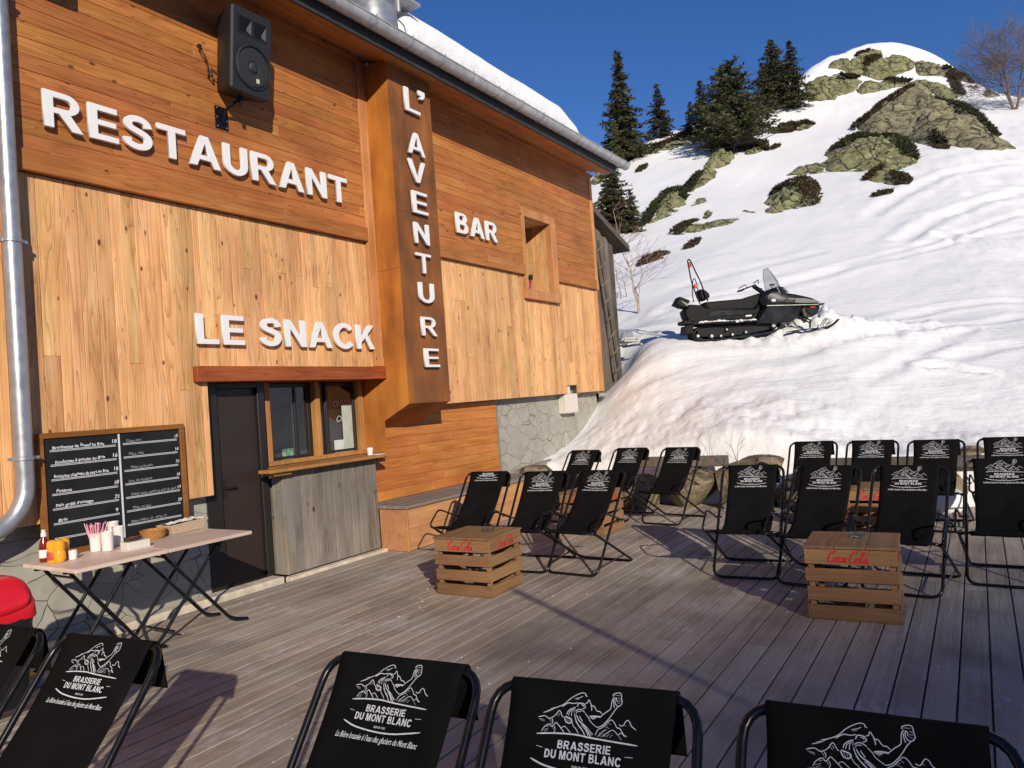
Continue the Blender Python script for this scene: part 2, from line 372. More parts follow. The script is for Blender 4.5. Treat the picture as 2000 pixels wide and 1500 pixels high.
def corten(name, a, b, c):
    m, N, L, B = new_mat(name); tc = N.new('ShaderNodeTexCoord')
    mp = N.new('ShaderNodeMapping'); mp.inputs['Scale'].default_value = (5, 5, .9); L.new(tc.outputs['Object'], mp.inputs['Vector'])
    n1 = N.new('ShaderNodeTexNoise'); n1.inputs['Scale'].default_value = 1.0; n1.inputs['Detail'].default_value = 8; n1.inputs['Roughness'].default_value = .62; L.new(mp.outputs[0], n1.inputs['Vector'])
    n2 = N.new('ShaderNodeTexNoise'); n2.inputs['Scale'].default_value = 2.1; n2.inputs['Detail'].default_value = 8; L.new(tc.outputs['Object'], n2.inputs['Vector'])
    n3 = N.new('ShaderNodeTexNoise'); n3.inputs['Scale'].default_value = 90; n3.inputs['Detail'].default_value = 3; L.new(tc.outputs['Object'], n3.inputs['Vector'])
    s = math_n(N, L, 'ADD', math_n(N, L, 'MULTIPLY', n1.outputs['Fac'], .5), math_n(N, L, 'MULTIPLY', n2.outputs['Fac'], .4))
    s = math_n(N, L, 'ADD', s, math_n(N, L, 'MULTIPLY', n3.outputs['Fac'], .1))
    r = ramp(N, [(.36, a), (.5, b), (.64, c)]); L.new(s, r.inputs[0]); L.new(r.outputs[0], B.inputs['Base Color'])
    B.inputs['Roughness'].default_value = .72; B.inputs['Specular IOR Level'].default_value = .3
    bm = N.new('ShaderNodeBump'); bm.inputs['Strength'].default_value = .2; bm.inputs['Distance'].default_value = .004
    L.new(n3.outputs['Fac'], bm.inputs['Height']); L.new(bm.outputs[0], B.inputs['Normal'])
    return m
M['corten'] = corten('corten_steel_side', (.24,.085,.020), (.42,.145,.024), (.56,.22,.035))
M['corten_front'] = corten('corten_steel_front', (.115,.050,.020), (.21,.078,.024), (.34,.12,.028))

def stone(name, c1, c2, mortar, scale=2.6, stretch=(1, 1, 1.5), line=.035, bump=.7):
    m, N, L, B = new_mat(name); tc = N.new('ShaderNodeTexCoord')
    n0 = N.new('ShaderNodeTexNoise'); n0.inputs['Scale'].default_value = 3; n0.inputs['Detail'].default_value = 2; L.new(tc.outputs['Object'], n0.inputs['Vector'])
    ad = N.new('ShaderNodeVectorMath'); ad.operation = 'MULTIPLY_ADD'; L.new(n0.outputs['Color'], ad.inputs[0]); ad.inputs[1].default_value = (.16,.0,.16); L.new(tc.outputs['Object'], ad.inputs[2])
    mp = N.new('ShaderNodeMapping'); mp.inputs['Scale'].default_value = stretch; L.new(ad.outputs[0], mp.inputs['Vector'])
    ve = N.new('ShaderNodeTexVoronoi'); ve.feature = 'DISTANCE_TO_EDGE'; ve.inputs['Scale'].default_value = scale; L.new(mp.outputs[0], ve.inputs['Vector'])
    vc = N.new('ShaderNodeTexVoronoi'); vc.inputs['Scale'].default_value = scale; L.new(mp.outputs[0], vc.inputs['Vector'])
    n1 = N.new('ShaderNodeTexNoise'); n1.inputs['Scale'].default_value = 7; n1.inputs['Detail'].default_value = 7; L.new(tc.outputs['Object'], n1.inputs['Vector'])
    sp = N.new('ShaderNodeSeparateColor'); L.new(vc.outputs['Color'], sp.inputs[0])
    s = math_n(N, L, 'ADD', math_n(N, L, 'MULTIPLY', sp.outputs[0], .22), math_n(N, L, 'MULTIPLY', n1.outputs['Fac'], .78))
    r = ramp(N, [(.25, c1), (.75, c2)]); L.new(s, r.inputs[0])
    # the joint: broken, dark only here and there
    n2 = N.new('ShaderNodeTexNoise'); n2.inputs['Scale'].default_value = 2.2; L.new(tc.outputs['Object'], n2.inputs['Vector'])
    wd = N.new('ShaderNodeMapRange'); L.new(n2.outputs['Fac'], wd.inputs['Value']); wd.inputs['From Min'].default_value = .35; wd.inputs['From Max'].default_value = .65; wd.inputs['To Min'].default_value = line*.25; wd.inputs['To Max'].default_value = line
    f = math_n(N, L, 'SUBTRACT', 1.0, math_n(N, L, 'DIVIDE', ve.outputs['Distance'], wd.outputs[0], True), True)
    col = mix_c(N, L, math_n(N, L, 'MULTIPLY', f, .8), r.outputs[0], mortar)
    L.new(col, B.inputs['Base Color']); B.inputs['Roughness'].default_value = .88; B.inputs['Specular IOR Level'].default_value = .25
    bm = N.new('ShaderNodeBump'); bm.inputs['Strength'].default_value = bump; bm.inputs['Distance'].default_value = .03
    h = math_n(N, L, 'SUBTRACT', math_n(N, L, 'ADD', math_n(N, L, 'MULTIPLY', n1.outputs['Fac'], .45), math_n(N, L, 'MULTIPLY', sp.outputs[1], .25)), f)
    L.new(h, bm.inputs['Height']); L.new(bm.outputs[0], B.inputs['Normal'])
    return m
M['stone'] = stone('slab_stone_base', (.30,.285,.245), (.41,.39,.335), (.16,.145,.12), scale=2.9, line=.018, bump=.7)

def rockmat(name, a, b, c, crack=(.03,.027,.022), scale=.55, tiny=6, crk=.75, patch=.45, ledge=1.10):
    m, N, L, B = new_mat(name); tc = N.new('ShaderNodeTexCoord')
    n1 = N.new('ShaderNodeTexNoise'); n1.inputs['Scale'].default_value = scale*3; n1.inputs['Detail'].default_value = 9; n1.inputs['Roughness'].default_value = .65; L.new(tc.outputs['Object'], n1.inputs['Vector'])
    n2 = N.new('ShaderNodeTexNoise'); n2.inputs['Scale'].default_value = scale*tiny*2; n2.inputs['Detail'].default_value = 6; L.new(tc.outputs['Object'], n2.inputs['Vector'])
    ad = N.new('ShaderNodeVectorMath'); ad.operation = 'MULTIPLY_ADD'; L.new(n1.outputs['Color'], ad.inputs[0]); ad.inputs[1].default_value = (.9/scale*.35,)*3; L.new(tc.outputs['Object'], ad.inputs[2])
    ve = N.new('ShaderNodeTexVoronoi'); ve.feature = 'DISTANCE_TO_EDGE'; ve.inputs['Scale'].default_value = scale*1.1; L.new(ad.outputs[0], ve.inputs['Vector'])
    r = ramp(N, [(.34, a), (.5, b), (.66, c)]); L.new(math_n(N, L, 'ADD', math_n(N, L, 'MULTIPLY', n1.outputs['Fac'], .6), math_n(N, L, 'MULTIPLY', n2.outputs['Fac'], .4)), r.inputs[0])
    f = math_n(N, L, 'SUBTRACT', 1.0, math_n(N, L, 'DIVIDE', ve.outputs['Distance'], .045, True), True)
    sp = ramp(N, [(.60, (0,0,0)), (.68, (1,1,1))]); L.new(n2.outputs['Fac'], sp.inputs[0])
    col = mix_c(N, L, math_n(N, L, 'MULTIPLY', f, crk), r.outputs[0], crack)
    col = mix_c(N, L, math_n(N, L, 'MULTIPLY', sp.outputs[0], .55), col, crack)
    n4 = N.new('ShaderNodeTexNoise'); n4.inputs['Scale'].default_value = scale*2.6; n4.inputs['Detail'].default_value = 8; n4.inputs['Roughness'].default_value = .68; L.new(tc.outputs['Object'], n4.inputs['Vector'])
    r4 = ramp(N, [(.50, (0,0,0)), (.60, (1,1,1))]); L.new(n4.outputs['Fac'], r4.inputs[0])
    col = mix_c(N, L, math_n(N, L, 'MULTIPLY', r4.outputs[0], patch), col, (.055,.042,.026))
    # snow caught on the flatter ledges
    ge = N.new('ShaderNodeNewGeometry'); sx = N.new('ShaderNodeSeparateXYZ'); L.new(ge.outputs['Normal'], sx.inputs[0])
    sn = N.new('ShaderNodeMapRange'); L.new(math_n(N, L, 'ADD', sx.outputs[2], math_n(N, L, 'MULTIPLY', n1.outputs['Fac'], .35)), sn.inputs['Value']); sn.inputs['From Min'].default_value = ledge; sn.inputs['From Max'].default_value = ledge+.05
    col = mix_c(N, L, sn.outputs[0], col, (.82,.82,.83))
    L.new(col, B.inputs['Base Color']); B.inputs['Roughness'].default_value = .92; B.inputs['Specular IOR Level'].default_value = .2
    bm = N.new('ShaderNodeBump'); bm.inputs['Strength'].default_value = 1.0; bm.inputs['Distance'].default_value = .13/scale
    L.new(math_n(N, L, 'SUBTRACT', n1.outputs['Fac'], math_n(N, L, 'MULTIPLY', f, .5)), bm.inputs['Height']); L.new(bm.outputs[0], B.inputs['Normal'])
    return m
M['rock'] = rockmat('lichen_rock', (.10,.094,.050), (.245,.237,.115), (.42,.395,.205), scale=.7, tiny=5)
M['rock_brown'] = rockmat('brown_lichen_rock', (.11,.098,.060), (.27,.245,.145), (.42,.38,.24), scale=.6, tiny=6)
M['boulder'] = rockmat('terrace_boulder', (.13,.095,.06), (.27,.215,.14), (.40,.34,.25), scale=1.0, tiny=14, crk=.25, patch=.3, ledge=3.0)

def snowmat():
    m, N, L, B = new_mat('snow'); tc = N.new('ShaderNodeTexCoord')
    at = N.new('ShaderNodeAttribute'); at.attribute_name = 'tint'; sp = N.new('ShaderNodeSeparateColor'); L.new(at.outputs['Color'], sp.inputs[0])
    n1 = N.new('ShaderNodeTexNoise'); n1.inputs['Scale'].default_value = .9; n1.inputs['Detail'].default_value = 8; L.new(tc.outputs['Object'], n1.inputs['Vector'])
    n2 = N.new('ShaderNodeTexNoise'); n2.inputs['Scale'].default_value = 7; n2.inputs['Detail'].default_value = 7; n2.inputs['Roughness'].default_value = .6; L.new(tc.outputs['Object'], n2.inputs['Vector'])
    n3 = N.new('ShaderNodeTexNoise'); n3.inputs['Scale'].default_value = 45; n3.inputs['Detail'].default_value = 4; L.new(tc.outputs['Object'], n3.inputs['Vector'])
    # dirt only where the ploughed bank is (tint.r)
    d = N.new('ShaderNodeMapRange'); L.new(math_n(N, L, 'ADD', math_n(N, L, 'MULTIPLY', n1.outputs['Fac'], .5), math_n(N, L, 'MULTIPLY', n2.outputs['Fac'], .5)), d.inputs['Value'])
    d.inputs['From Min'].default_value = .45; d.inputs['From Max'].default_value = .68
    col = mix_c(N, L, math_n(N, L, 'MULTIPLY', d.outputs[0], sp.outputs[0]), (.86,.855,.85), (.74,.68,.62))
    L.new(col, B.inputs['Base Color']); B.inputs['Roughness'].default_value = .75; B.inputs['Specular IOR Level'].default_value = .25
    bm = N.new('ShaderNodeBump'); bm.inputs['Strength'].default_value = .38
    bm.inputs['Distance'].default_value = .06
    mp = N.new('ShaderNodeMapping'); mp.inputs['Rotation'].default_value = (0, 0, rad(50)); L.new(tc.outputs['Object'], mp.inputs['Vector'])
    mp2 = N.new('ShaderNodeMapping'); mp2.inputs['Scale'].default_value = (.35, 5.0, 3.0); L.new(mp.outputs[0], mp2.inputs['Vector'])
    n4 = N.new('ShaderNodeTexNoise'); n4.inputs['Scale'].default_value = 1.0; n4.inputs['Detail'].default_value = 6; n4.inputs['Distortion'].default_value = .5; L.new(mp2.outputs[0], n4.inputs['Vector'])
    hsum = math_n(N, L, 'ADD', n2.outputs['Fac'], math_n(N, L, 'MULTIPLY', n3.outputs['Fac'], .30))
    L.new(math_n(N, L, 'ADD', hsum, math_n(N, L, 'MULTIPLY', n4.outputs['Fac'], 1.1)), bm.inputs['Height'])
    L.new(bm.outputs[0], B.inputs['Normal'])
    return m
M['snow'] = snowmat()
def foliage(name, a, b, c):
    m, N, L, B = new_mat(name); at = N.new('ShaderNodeAttribute'); at.attribute_name = 'tint'
    sp = N.new('ShaderNodeSeparateColor'); L.new(at.outputs['Color'], sp.inputs[0])
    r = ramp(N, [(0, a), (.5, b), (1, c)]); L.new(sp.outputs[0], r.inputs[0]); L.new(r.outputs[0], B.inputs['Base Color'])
    B.inputs['Roughness'].default_value = .85; B.inputs['Specular IOR Level'].default_value = .15
    return m
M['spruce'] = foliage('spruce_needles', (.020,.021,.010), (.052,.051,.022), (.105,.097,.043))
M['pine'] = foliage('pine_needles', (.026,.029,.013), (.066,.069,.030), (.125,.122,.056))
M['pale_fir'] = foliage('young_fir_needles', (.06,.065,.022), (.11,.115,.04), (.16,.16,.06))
M['juniper'] = foliage('juniper_scrub', (.028,.020,.012), (.058,.042,.022), (.095,.070,.038))
M['juniper_green'] = foliage('green_juniper_scrub', (.018,.022,.010), (.040,.045,.018), (.070,.072,.030))
# ------------------------------------------------------------------ terrain: one snow sheet through surveyed points (pixel, pixel, depth in metres)
_cp = [ # ploughed bank behind the terrace
 (1500,870,9.9),(1500,800,11.3),(1500,750,12.6),(1500,700,14.0),(1500,662,15.4),
 (1650,860,10.2),(1650,780,11.8),(1650,700,13.6),(1650,648,15.4),
 (1800,850,10.6),(1800,780,11.9),(1800,720,13.2),(1800,670,14.8),(1800,642,16.2),(1800,617,18.5),
 (1990,835,10.9),(1990,765,12.0),(1990,700,13.6),(1990,650,15.4),(1990,602,18.6),
 (1400,885,10.2),(1400,800,11.8),(1400,735,13.4),(1400,668,15.4),
 (1250,890,11.4),(1250,800,13.0),(1250,735,14.2),(1250,690,15.2),(1250,674,16.0),
 (1340,664,16.0),(1450,652,16.2),(1600,640,16.0),
 # the slope above, column by column
 (1200,668,17.5),(1200,600,22.5),(1200,540,28),(1200,480,34),(1200,400,46),(1200,350,54),
 (1300,600,20.5),(1300,550,24.5),(1300,500,30),(1300,450,36),(1300,400,43),(1300,350,50),(1300,300,58),
 (1400,600,19.5),(1400,500,27.5),(1400,400,41),(1400,330,50),(1400,270,59),
 (1500,600,19.5),(1500,550,23),(1500,500,27.5),(1500,450,33),(1500,400,40),(1500,350,47),(1500,300,54),(1500,250,63),
 (1620,600,19.5),(1620,500,26.5),(1620,400,37.5),(1620,300,51),(1620,230,63),(1620,170,73),
 (1720,600,19.4),(1720,560,22),(1720,500,26),(1720,450,30.5),(1720,400,35.5),(1720,350,41.5),(1720,300,49),(1720,250,57),(1720,180,70),(1720,130,78),
 (1850,575,20.5),(1850,500,25.5),(1850,420,32),(1850,350,39),(1850,290,47),(1850,220,60),(1850,170,71),
 (2000,560,20.8),(2000,500,25),(2000,420,31),(2000,350,38),(2000,300,44.5),(2000,240,55),
 # the ridge against the sky
 (1150,352,60),(1200,322,60),(1245,290,61),(1290,268,62),(1340,248,64),(1400,232,67),(1470,212,71),(1530,170,75),(1580,134,78),
 (1620,112,80),(1660,98,82),(1700,93,84),(1740,95,84),(1780,104,83),(1830,126,81),(1880,152,77),(1920,172,73),(1960,187,68),(2010,192,65),
 (2150,175,68),(2400,140,70),(2400,400,33),(2400,560,20),(2400,800,10.5),(2200,620,17.5),(2200,730,12.2),(2200,800,11)]
_P = [dep(*c) for c in _cp]
for (px, py, d, back) in [(1150,352,60,26),(1245,290,61,24),(1340,248,64,24),(1470,212,71,22),(1580,134,78,18),(1700,93,84,16),(1780,104,83,16),(1880,152,77,18),(1960,187,68,22),(2100,185,66,24),(2400,140,70,24)]:
    p = dep(px, py, d); h = np.array([p[0], p[1], 0]); h /= np.linalg.norm(h)
    _P.append(np.array([p[0]+h[0]*back*.4, p[1]+h[1]*back*.4, p[2]-2.6])); _P.append(np.array([p[0]+h[0]*back*1.6, p[1]+h[1]*back*1.6, p[2]-11]))
# beside and behind the chalet
for (px, py) in ((1050,915),(1120,855),(1150,815),(1165,797)): _P.append(ony(px, py, 6.36))
for q in ((11.0,7.5,.6),(13.2,7.5,1.55),(14.6,6.4,1.72),(15.4,7.0,2.0),(17.5,8.5,2.7),(20,12,4.6),(30,30,10),(14,14,2.4),(20,40,10),(5,60,12),(-20,60,12),(6,14,.5),(-5,14,0),(-30,20,-.5),
          (11,-3,.8),(11,-6,.8),(11,-10,.7),(14,-10,1.6),(25,-14,4.5),(45,-25,13),(60,-40,20),(30,-40,6),(0,-30,-1.5),(-30,-20,-2),(-30,-60,-2),(40,-80,5),(-60,0,-2),(90,-40,30),(120,40,30),(110,90,30)):
    _P.append(np.array(q, float))
_P = np.array(_P)
def _tps(P, lam):
    n = len(P); d = np.linalg.norm(P[:, None, :2]-P[None, :, :2], axis=2)
    K = np.where(d > 0, d*d*np.log(d+1e-12), 0) + lam*np.eye(n)
    A = np.zeros((n+3, n+3)); A[:n, :n] = K; A[:n, n] = 1; A[:n, n+1:] = P[:, :2]; A[n, :n] = 1; A[n+1:, :n] = P[:, :2].T
    return np.linalg.solve(A, np.r_[P[:, 2], 0, 0, 0])
_W = _tps(_P, .15)
def _tps_eval(x, y):
    out = np.full(x.shape, _W[-3]) + _W[-2]*x + _W[-1]*y
    for (a, b, _), w in zip(_P, _W[:-3]):
        d2 = (x-a)**2+(y-b)**2
        out += w*.5*d2*np.log(d2+1e-12)
    return out
_TRACKS_AND_SHADOW_CUTS = []
_CHURN = [(*dep(1610, 648, 15.6)[:2], .75, .26), (*dep(1540, 652, 15.5)[:2], .8, .20), (*dep(1440, 662, 15.3)[:2], .8, .10), (*dep(1680, 640, 15.8)[:2], .9, .16), (*dep(1800, 630, 16.4)[:2], 1.2, .10)]
def Tz(x, y):
    """snow height at x, y"""
    x = np.asarray(x, float); y = np.asarray(y, float); sh = x.shape
    x = np.atleast_1d(x); y = np.atleast_1d(y)
    z = _tps_eval(x, y)
    dist = np.hypot(x, y)
    # ploughed bank: lumpy; slope: drifts; right-hand slope: skied-out bumps
    bank = sstep(17.0, 13.0, x)*sstep(9.6, 11.2, x)
    low = sstep(13.2, 11.2, x)
    z = z + bank*((.03+.06*low)*fbm(x*1.9, y*1.9, 5) + .09*fbm(x*.8+5, y*.8, 3) + (.015+.05*low)*np.abs(fbm(x*6, y*6, 4)) + .02*fbm(x*1.2+y*2.6, (y-x)*.35, 3))
    # tracks along the plateau
    z = z + .05*fbm(x*.35+y*.9, y*.5-x*.2, 4)*sstep(13, 18, dist)
    z = z + .20*fbm(x*.12, y*.12+3, 3)*sstep(18, 40, dist)
    moguls = sstep(4, -5, y-(x-22)*.22)*sstep(20, 27, x)
    z = z + moguls*(.13*fbm(x*.5, y*.5, 4)+.09*fbm(x*1.3, y*1.3, 4))
    # churned snow where the snowmobile has ploughed
    for (cx, cy, rx, amp) in _CHURN:
        w = np.exp(-(((x-cx)**2+(y-cy)**2)/rx**2)); z = z + w*amp*(.55+1.5*np.abs(fbm(x*2.6, y*2.6, 5))+.5*fbm(x*7, y*7, 3))
    for P, wd, dpth, lip in _TRACKS_AND_SHADOW_CUTS:
        m = (x > P[:, 0].min()-2) & (x < P[:, 0].max()+2) & (y > P[:, 1].min()-2) & (y < P[:, 1].max()+2)
        if not m.any(): continue
        xm, ym = x[m], y[m]; best = np.full(xm.shape, 1e9); sg = np.zeros(xm.shape)
        for a, b in zip(P[:-1], P[1:]):
            ab = b-a; t = np.clip(((xm-a[0])*ab[0]+(ym-a[1])*ab[1])/(ab@ab), 0, 1); ex, ey = xm-a[0]-t*ab[0], ym-a[1]-t*ab[1]; d = np.hypot(ex, ey); s_ = np.sign(ab[0]*ey-ab[1]*ex); k = d < best; best = np.where(k, d, best); sg = np.where(k, s_, sg)
        jit = 1+.5*vnoise(xm*3, ym*3)
        z[m] = z[m] - .55*dpth*jit*np.exp(-(best/wd)**2) + .5*lip*jit*np.exp(-((best-wd*1.7)/(wd*.8))**2)
    # level ground under the terrace and the chalet's yard
    inner = sstep(10.75, 10.25, x)*sstep(-30, -20, y)*sstep(7, 6.0, y)
    z = z*(1-inner) + (-.45)*inner
    inside = sstep(13.4, 12.6, x)*sstep(6.40, 6.75, y)*sstep(16, 13, y)*sstep(-10, -4, x)
    z = z*(1-inside) + np.minimum(z, -.2)*inside
    return z.reshape(sh) if sh else float(z[0])
def hit(px, py, t0=9.0, t1=130.0):
    """where the line of sight through a photo pixel meets the snow"""
    d = ray(px, py); t = np.geomspace(t0, t1, 900); p = CAM[None]+t[:, None]*d[None]
    g = p[:, 2]-Tz(p[:, 0], p[:, 1]); k = np.where(g < 0)[0]
    if len(k) == 0: return None
    k = max(k[0], 1); a, b = t[k-1], t[k]
    for _ in range(3):
        tt = np.linspace(a, b, 9); p = CAM[None]+tt[:, None]*d[None]; g = p[:, 2]-Tz(p[:, 0], p[:, 1]); q = np.where(g < 0)[0]; q = max(q[0], 1) if len(q) else 8
        a, b = tt[q-1], tt[q]
    return CAM+d*(.5*(a+b))
def hit_many(pts): return [hit(*p) for p in pts]

def _tracks_and_shadow_cuts():
    T = []
    for pts, wd, dpth, lip in (
        ([(1290,612),(1420,585),(1600,540),(1760,500),(1900,465),(1998,445)], .22, .10, .05), ([(1300,600),(1450,570),(1640,522),(1800,480),(1998,420)], .22, .08, .05),
        ([(1240,650),(1300,640),(1345,636)], .2, .06, .04), ([(1230,632),(1290,622),(1340,618)], .2, .06, .04), ([(1330,560),(1480,520),(1600,492)], .3, .06, .03),
        ([(1650,630),(1800,612),(1998,590)], .2, .05, .06), ([(1640,655),(1800,640),(1998,618)], .2, .05, .06),
        ([(1840,462),(1880,472),(1930,476),(1998,492)], .28, .26, .22), ([(1700,420),(1800,360),(1900,330),(1998,318)], .4, .15, .10), ([(1760,470),(1850,420),(1998,372)], .35, .14, .10),  # first one is no track: a deep groove added to cast a shadow line
        ([(1805,716),(1850,715),(1880,724),(1940,728),(1998,745)], .12, .13, .10), ([(1690,745),(1800,690),(1900,640)], .16, .05, .03), ([(1860,700),(1940,680),(1998,672)], .2, .07, .05),  # first one: a lip shaped into the bank for its dark shadow line
        ([(1260,735),(1400,700),(1600,672),(1750,650)], .22, .07, .05), ([(1230,760),(1380,722),(1580,690)], .22, .06, .05)):
        q = [hit(*p) for p in pts]; T.append((np.array(smooth_path([(a[0], a[1], 0) for a in q if a is not None], 4))[:, :2], wd, dpth, lip))
    _TRACKS_AND_SHADOW_CUTS.extend(T)
_tracks_and_shadow_cuts()
def build_snow():
    ang = np.concatenate([np.radians(np.arange(-29, 61, .14)), np.radians(np.arange(61, 331, 3.0))])   # measured from +X towards +Y
    rad_ = np.concatenate([[2.0, 5.0, 8.5], np.geomspace(9.2, 150, 400), [190, 250, 330]])
    A, R_ = np.meshgrid(ang, rad_)
    X = R_*np.cos(A); Y = R_*np.sin(A); Z = Tz(X, Y)
    far = sstep(115, 240, R_); Z = Z*(1-far) + far*np.minimum(Z, 5)
    n, m = X.shape
    V = np.stack([X, Y, Z], -1).reshape(-1, 3)
    idx = np.arange(n*m).reshape(n, m); nx = np.roll(idx, -1, axis=1)
    F = np.stack([idx[:-1], nx[:-1], nx[1:], idx[1:]], -1).reshape(-1, 4)
    me = bpy.data.meshes.new('snow_slope')
    me.vertices.add(len(V)); me.vertices.foreach_set('co', V.ravel())
    me.loops.add(F.size); me.loops.foreach_set('vertex_index', F.ravel().astype(np.int32))
    me.polygons.add(len(F)); me.polygons.foreach_set('loop_start', np.arange(0, F.size, 4, dtype=np.int32)); me.polygons.foreach_set('loop_total', np.full(len(F), 4, dtype=np.int32))
    me.update(calc_edges=True); me.validate()
    a = me.color_attributes.new('tint', 'FLOAT_COLOR', 'POINT')
    x, y = V[:, 0], V[:, 1]
    dirt = sstep(15.0, 11.5, x)*sstep(9.5, 10.5, x)*.22
    colr = np.stack([dirt, dirt, dirt, np.ones_like(dirt)], -1).astype(np.float32); a.data.foreach_set('color', colr.ravel())
    me.polygons.foreach_set('use_smooth', [True]*len(me.polygons))
    me.materials.append(M['snow'])
    o = bpy.data.objects.new('snow_slope', me); COL.objects.link(o); tag(o, 'snow covered mountain slope rising behind the terrace', 'snow', kind='structure')
build_snow()

# unseen ridge, added to put the near right corner of the terrace in shade
def build_shade_ridge():
    D = 150.0; e1 = Vector((.735, -.677, 0)).normalized(); eh = Vector((.677, .735, 0)).normalized()
    hs = np.linspace(-260, 260, 400); vs = []; fs = []
    for h in hs:
        t = float(sstep(-2.0, 2.6, h)); top = .62+1.34*t + (.10*float(vnoise(h*1.7, 3.1)) + .05*float(vnoise(h*5, 9.1)))
        if h > 5.5: top -= (h-5.5)*.22
        if h < -3: top += (h+3)*.22
        top += .384*D
        for (dd, z) in ((-D+25, -8), (-D+8, top*.55), (-D, top), (-D-12, top*.6), (-D-40, -8)):
            p = eh*dd + e1*h; vs.append((p.x, p.y, max(z, -8)))
    for i in range(len(hs)-1):
        for k in range(4): fs.append((i*5+k, i*5+k+1, (i+1)*5+k+1, (i+1)*5+k))
    b = MB(); b.add(vs, fs, (0, 0, 0)); o = b.build('shade_ridge', M['snow'], smooth='all'); tag(o, 'unseen ridge added to shade the near right of the terrace', 'mountain', kind='structure')
build_shade_ridge()

# ------------------------------------------------------------------ rocks, scrub
def seg_dist(P, poly):
    """signed distance (inside positive) of points to polygon, in plan"""
    poly = np.array(poly); n = len(poly); dmin = np.full(len(P), 1e9); inside = np.zeros(len(P), bool)
    for i in range(n):
        a, b = poly[i], poly[(i+1) % n]; ab = b-a; t = np.clip(((P-a)@ab)/(ab@ab+1e-9), 0, 1); dmin = np.minimum(dmin, np.linalg.norm(P-(a+t[:, None]*ab), axis=1))
        c = ((a[1] > P[:, 1]) != (b[1] > P[:, 1])) & (P[:, 0] < (b[0]-a[0])*(P[:, 1]-a[1])/(b[1]-a[1]+1e-12)+a[0]); inside ^= c
    return np.where(inside, dmin, -dmin)
ROCKS = []
def rock(outline, height, label, mat='rock', seed=0, cell=None):
    H0 = height; height *= .55
    pts = [h for h in hit_many(outline) if h is not None]
    if len(pts) < 3: return
    P2 = np.array([p[:2] for p in pts]); c = P2.mean(0)
    # work along/across the line of sight so the cells stay square
    f = c/np.linalg.norm(c); s = np.array([-f[1], f[0]])
    Q = np.stack([(P2-c)@f, (P2-c)@s], -1)
    mn, mx = Q.min(0), Q.max(0); size = mx-mn
    nx = int(np.clip(size[0]/max(size.max()/130, .05), 30, 130)); ny = int(np.clip(size[1]/max(size.max()/130, .05), 30, 130))
    pad = .12*size.min()+.1
    u, v = np.meshgrid(np.linspace(mn[0]-pad, mx[0]+pad, nx), np.linspace(mn[1]-pad, mx[1]+pad, ny), indexing='ij')
    G = np.stack([u.ravel(), v.ravel()], -1); sc = max(size.min(), .4)
    wob = np.stack([fbm(G[:, 0]*3/sc+seed, G[:, 1]*3/sc), fbm(G[:, 0]*3/sc+9, G[:, 1]*3/sc+seed)], -1)*sc*.10
    d = seg_dist(G+wob, Q)
    k = np.sqrt(np.clip(d/(.42*sc), 0, 1))
    x, y = c[0]+G[:, 0]*f[0]+G[:, 1]*s[0], c[1]+G[:, 0]*f[1]+G[:, 1]*s[1]
    n1 = fbm(x*1.6/sc*2+seed, y*1.6/sc*2, 5)
    ridg = 1-np.abs(fbm(x*1.1/sc*2+3+seed, y*1.1/sc*2-2, 4))*2.6
    # steps: tilted slabs
    st = (G[:, 0]*.5+G[:, 1]*.35)/(sc*.22)+n1*1.2; st = np.floor(st)+sstep(.62, 1.0, st-np.floor(st)); st = st-st.mean()
    fine = np.abs(fbm(x*9/sc+seed, y*9/sc, 4)); n4 = fbm(x*3.3/sc-seed, y*3.3/sc+5, 3); blk = np.abs(n4)
    crackd = np.exp(-(blk/.035)**2)
    hgt = k*(height*.62 + H0*(.42*n1+.22*(ridg-.4)+.30*fine-.22*crackd+.05*st)) + np.where(d < 0, d*1.6, 0)
    z0 = Tz(x, y); z = z0+hgt-.05
    vs = np.stack([x, y, z], -1).reshape(nx, ny, 3); keep = (d.reshape(nx, ny) > -pad)
    b = MB(); idx = np.arange(nx*ny).reshape(nx, ny); fs = []
    for i in range(nx-1):
        for j in range(ny-1):
            if keep[i, j] or keep[i+1, j] or keep[i, j+1] or keep[i+1, j+1]: fs.append((idx[i, j], idx[i, j+1], idx[i+1, j+1], idx[i+1, j]))
    b.add(vs.reshape(-1, 3).tolist(), fs); o = b.build('rock', M[mat], smooth=True, angle=38); tag(o, label, 'rock', 'rocks breaking through the snow')
    # drop unused verts, remember the bump so that scrub can sit on it
    bm = bmesh.new(); bm.from_mesh(o.data); bmesh.ops.delete(bm, geom=[q for q in bm.verts if not q.link_faces], context='VERTS'); bm.to_mesh(o.data); bm.free()
    ROCKS.append((Q, c, f, s, sc, height))
    return o
def rock_lift(x, y):
    z = np.zeros_like(x)
    for Q, c, f, s, sc, h in ROCKS:
        rel = np.stack([x, y], -1)-c; G = np.stack([rel@f, rel@s], -1)
        if np.min(np.linalg.norm(G, axis=1)) > 40: continue
        d = seg_dist(G, Q); z = np.maximum(z, h*.98*np.sqrt(np.clip(d/(.42*sc), 0, 1)))
    return z
def leafy(b, P, size, tints, rs, up=.35, n=3):
    """n crossed needle-sprays at every point"""
    for p, t in zip(P, tints):
        for _ in range(n):
            a = rs.rand()*2*pi; e = rs.rand()*1.1-.35+up; l = size*(.6+.8*rs.rand()); w = l*(.30+.2*rs.rand())
            d = np.array([cos(a)*cos(e), sin(a)*cos(e), sin(e)]); q = np.cross(d, rs.randn(3)); q /= np.linalg.norm(q)+1e-9
            m = p+d*l*.45
            b.add([p, m+q*w*.5, p+d*l, m-q*w*.5], [(0, 1, 2, 3)], (float(np.clip(t+rs.randn()*.16, 0, 1)), 0, 0))
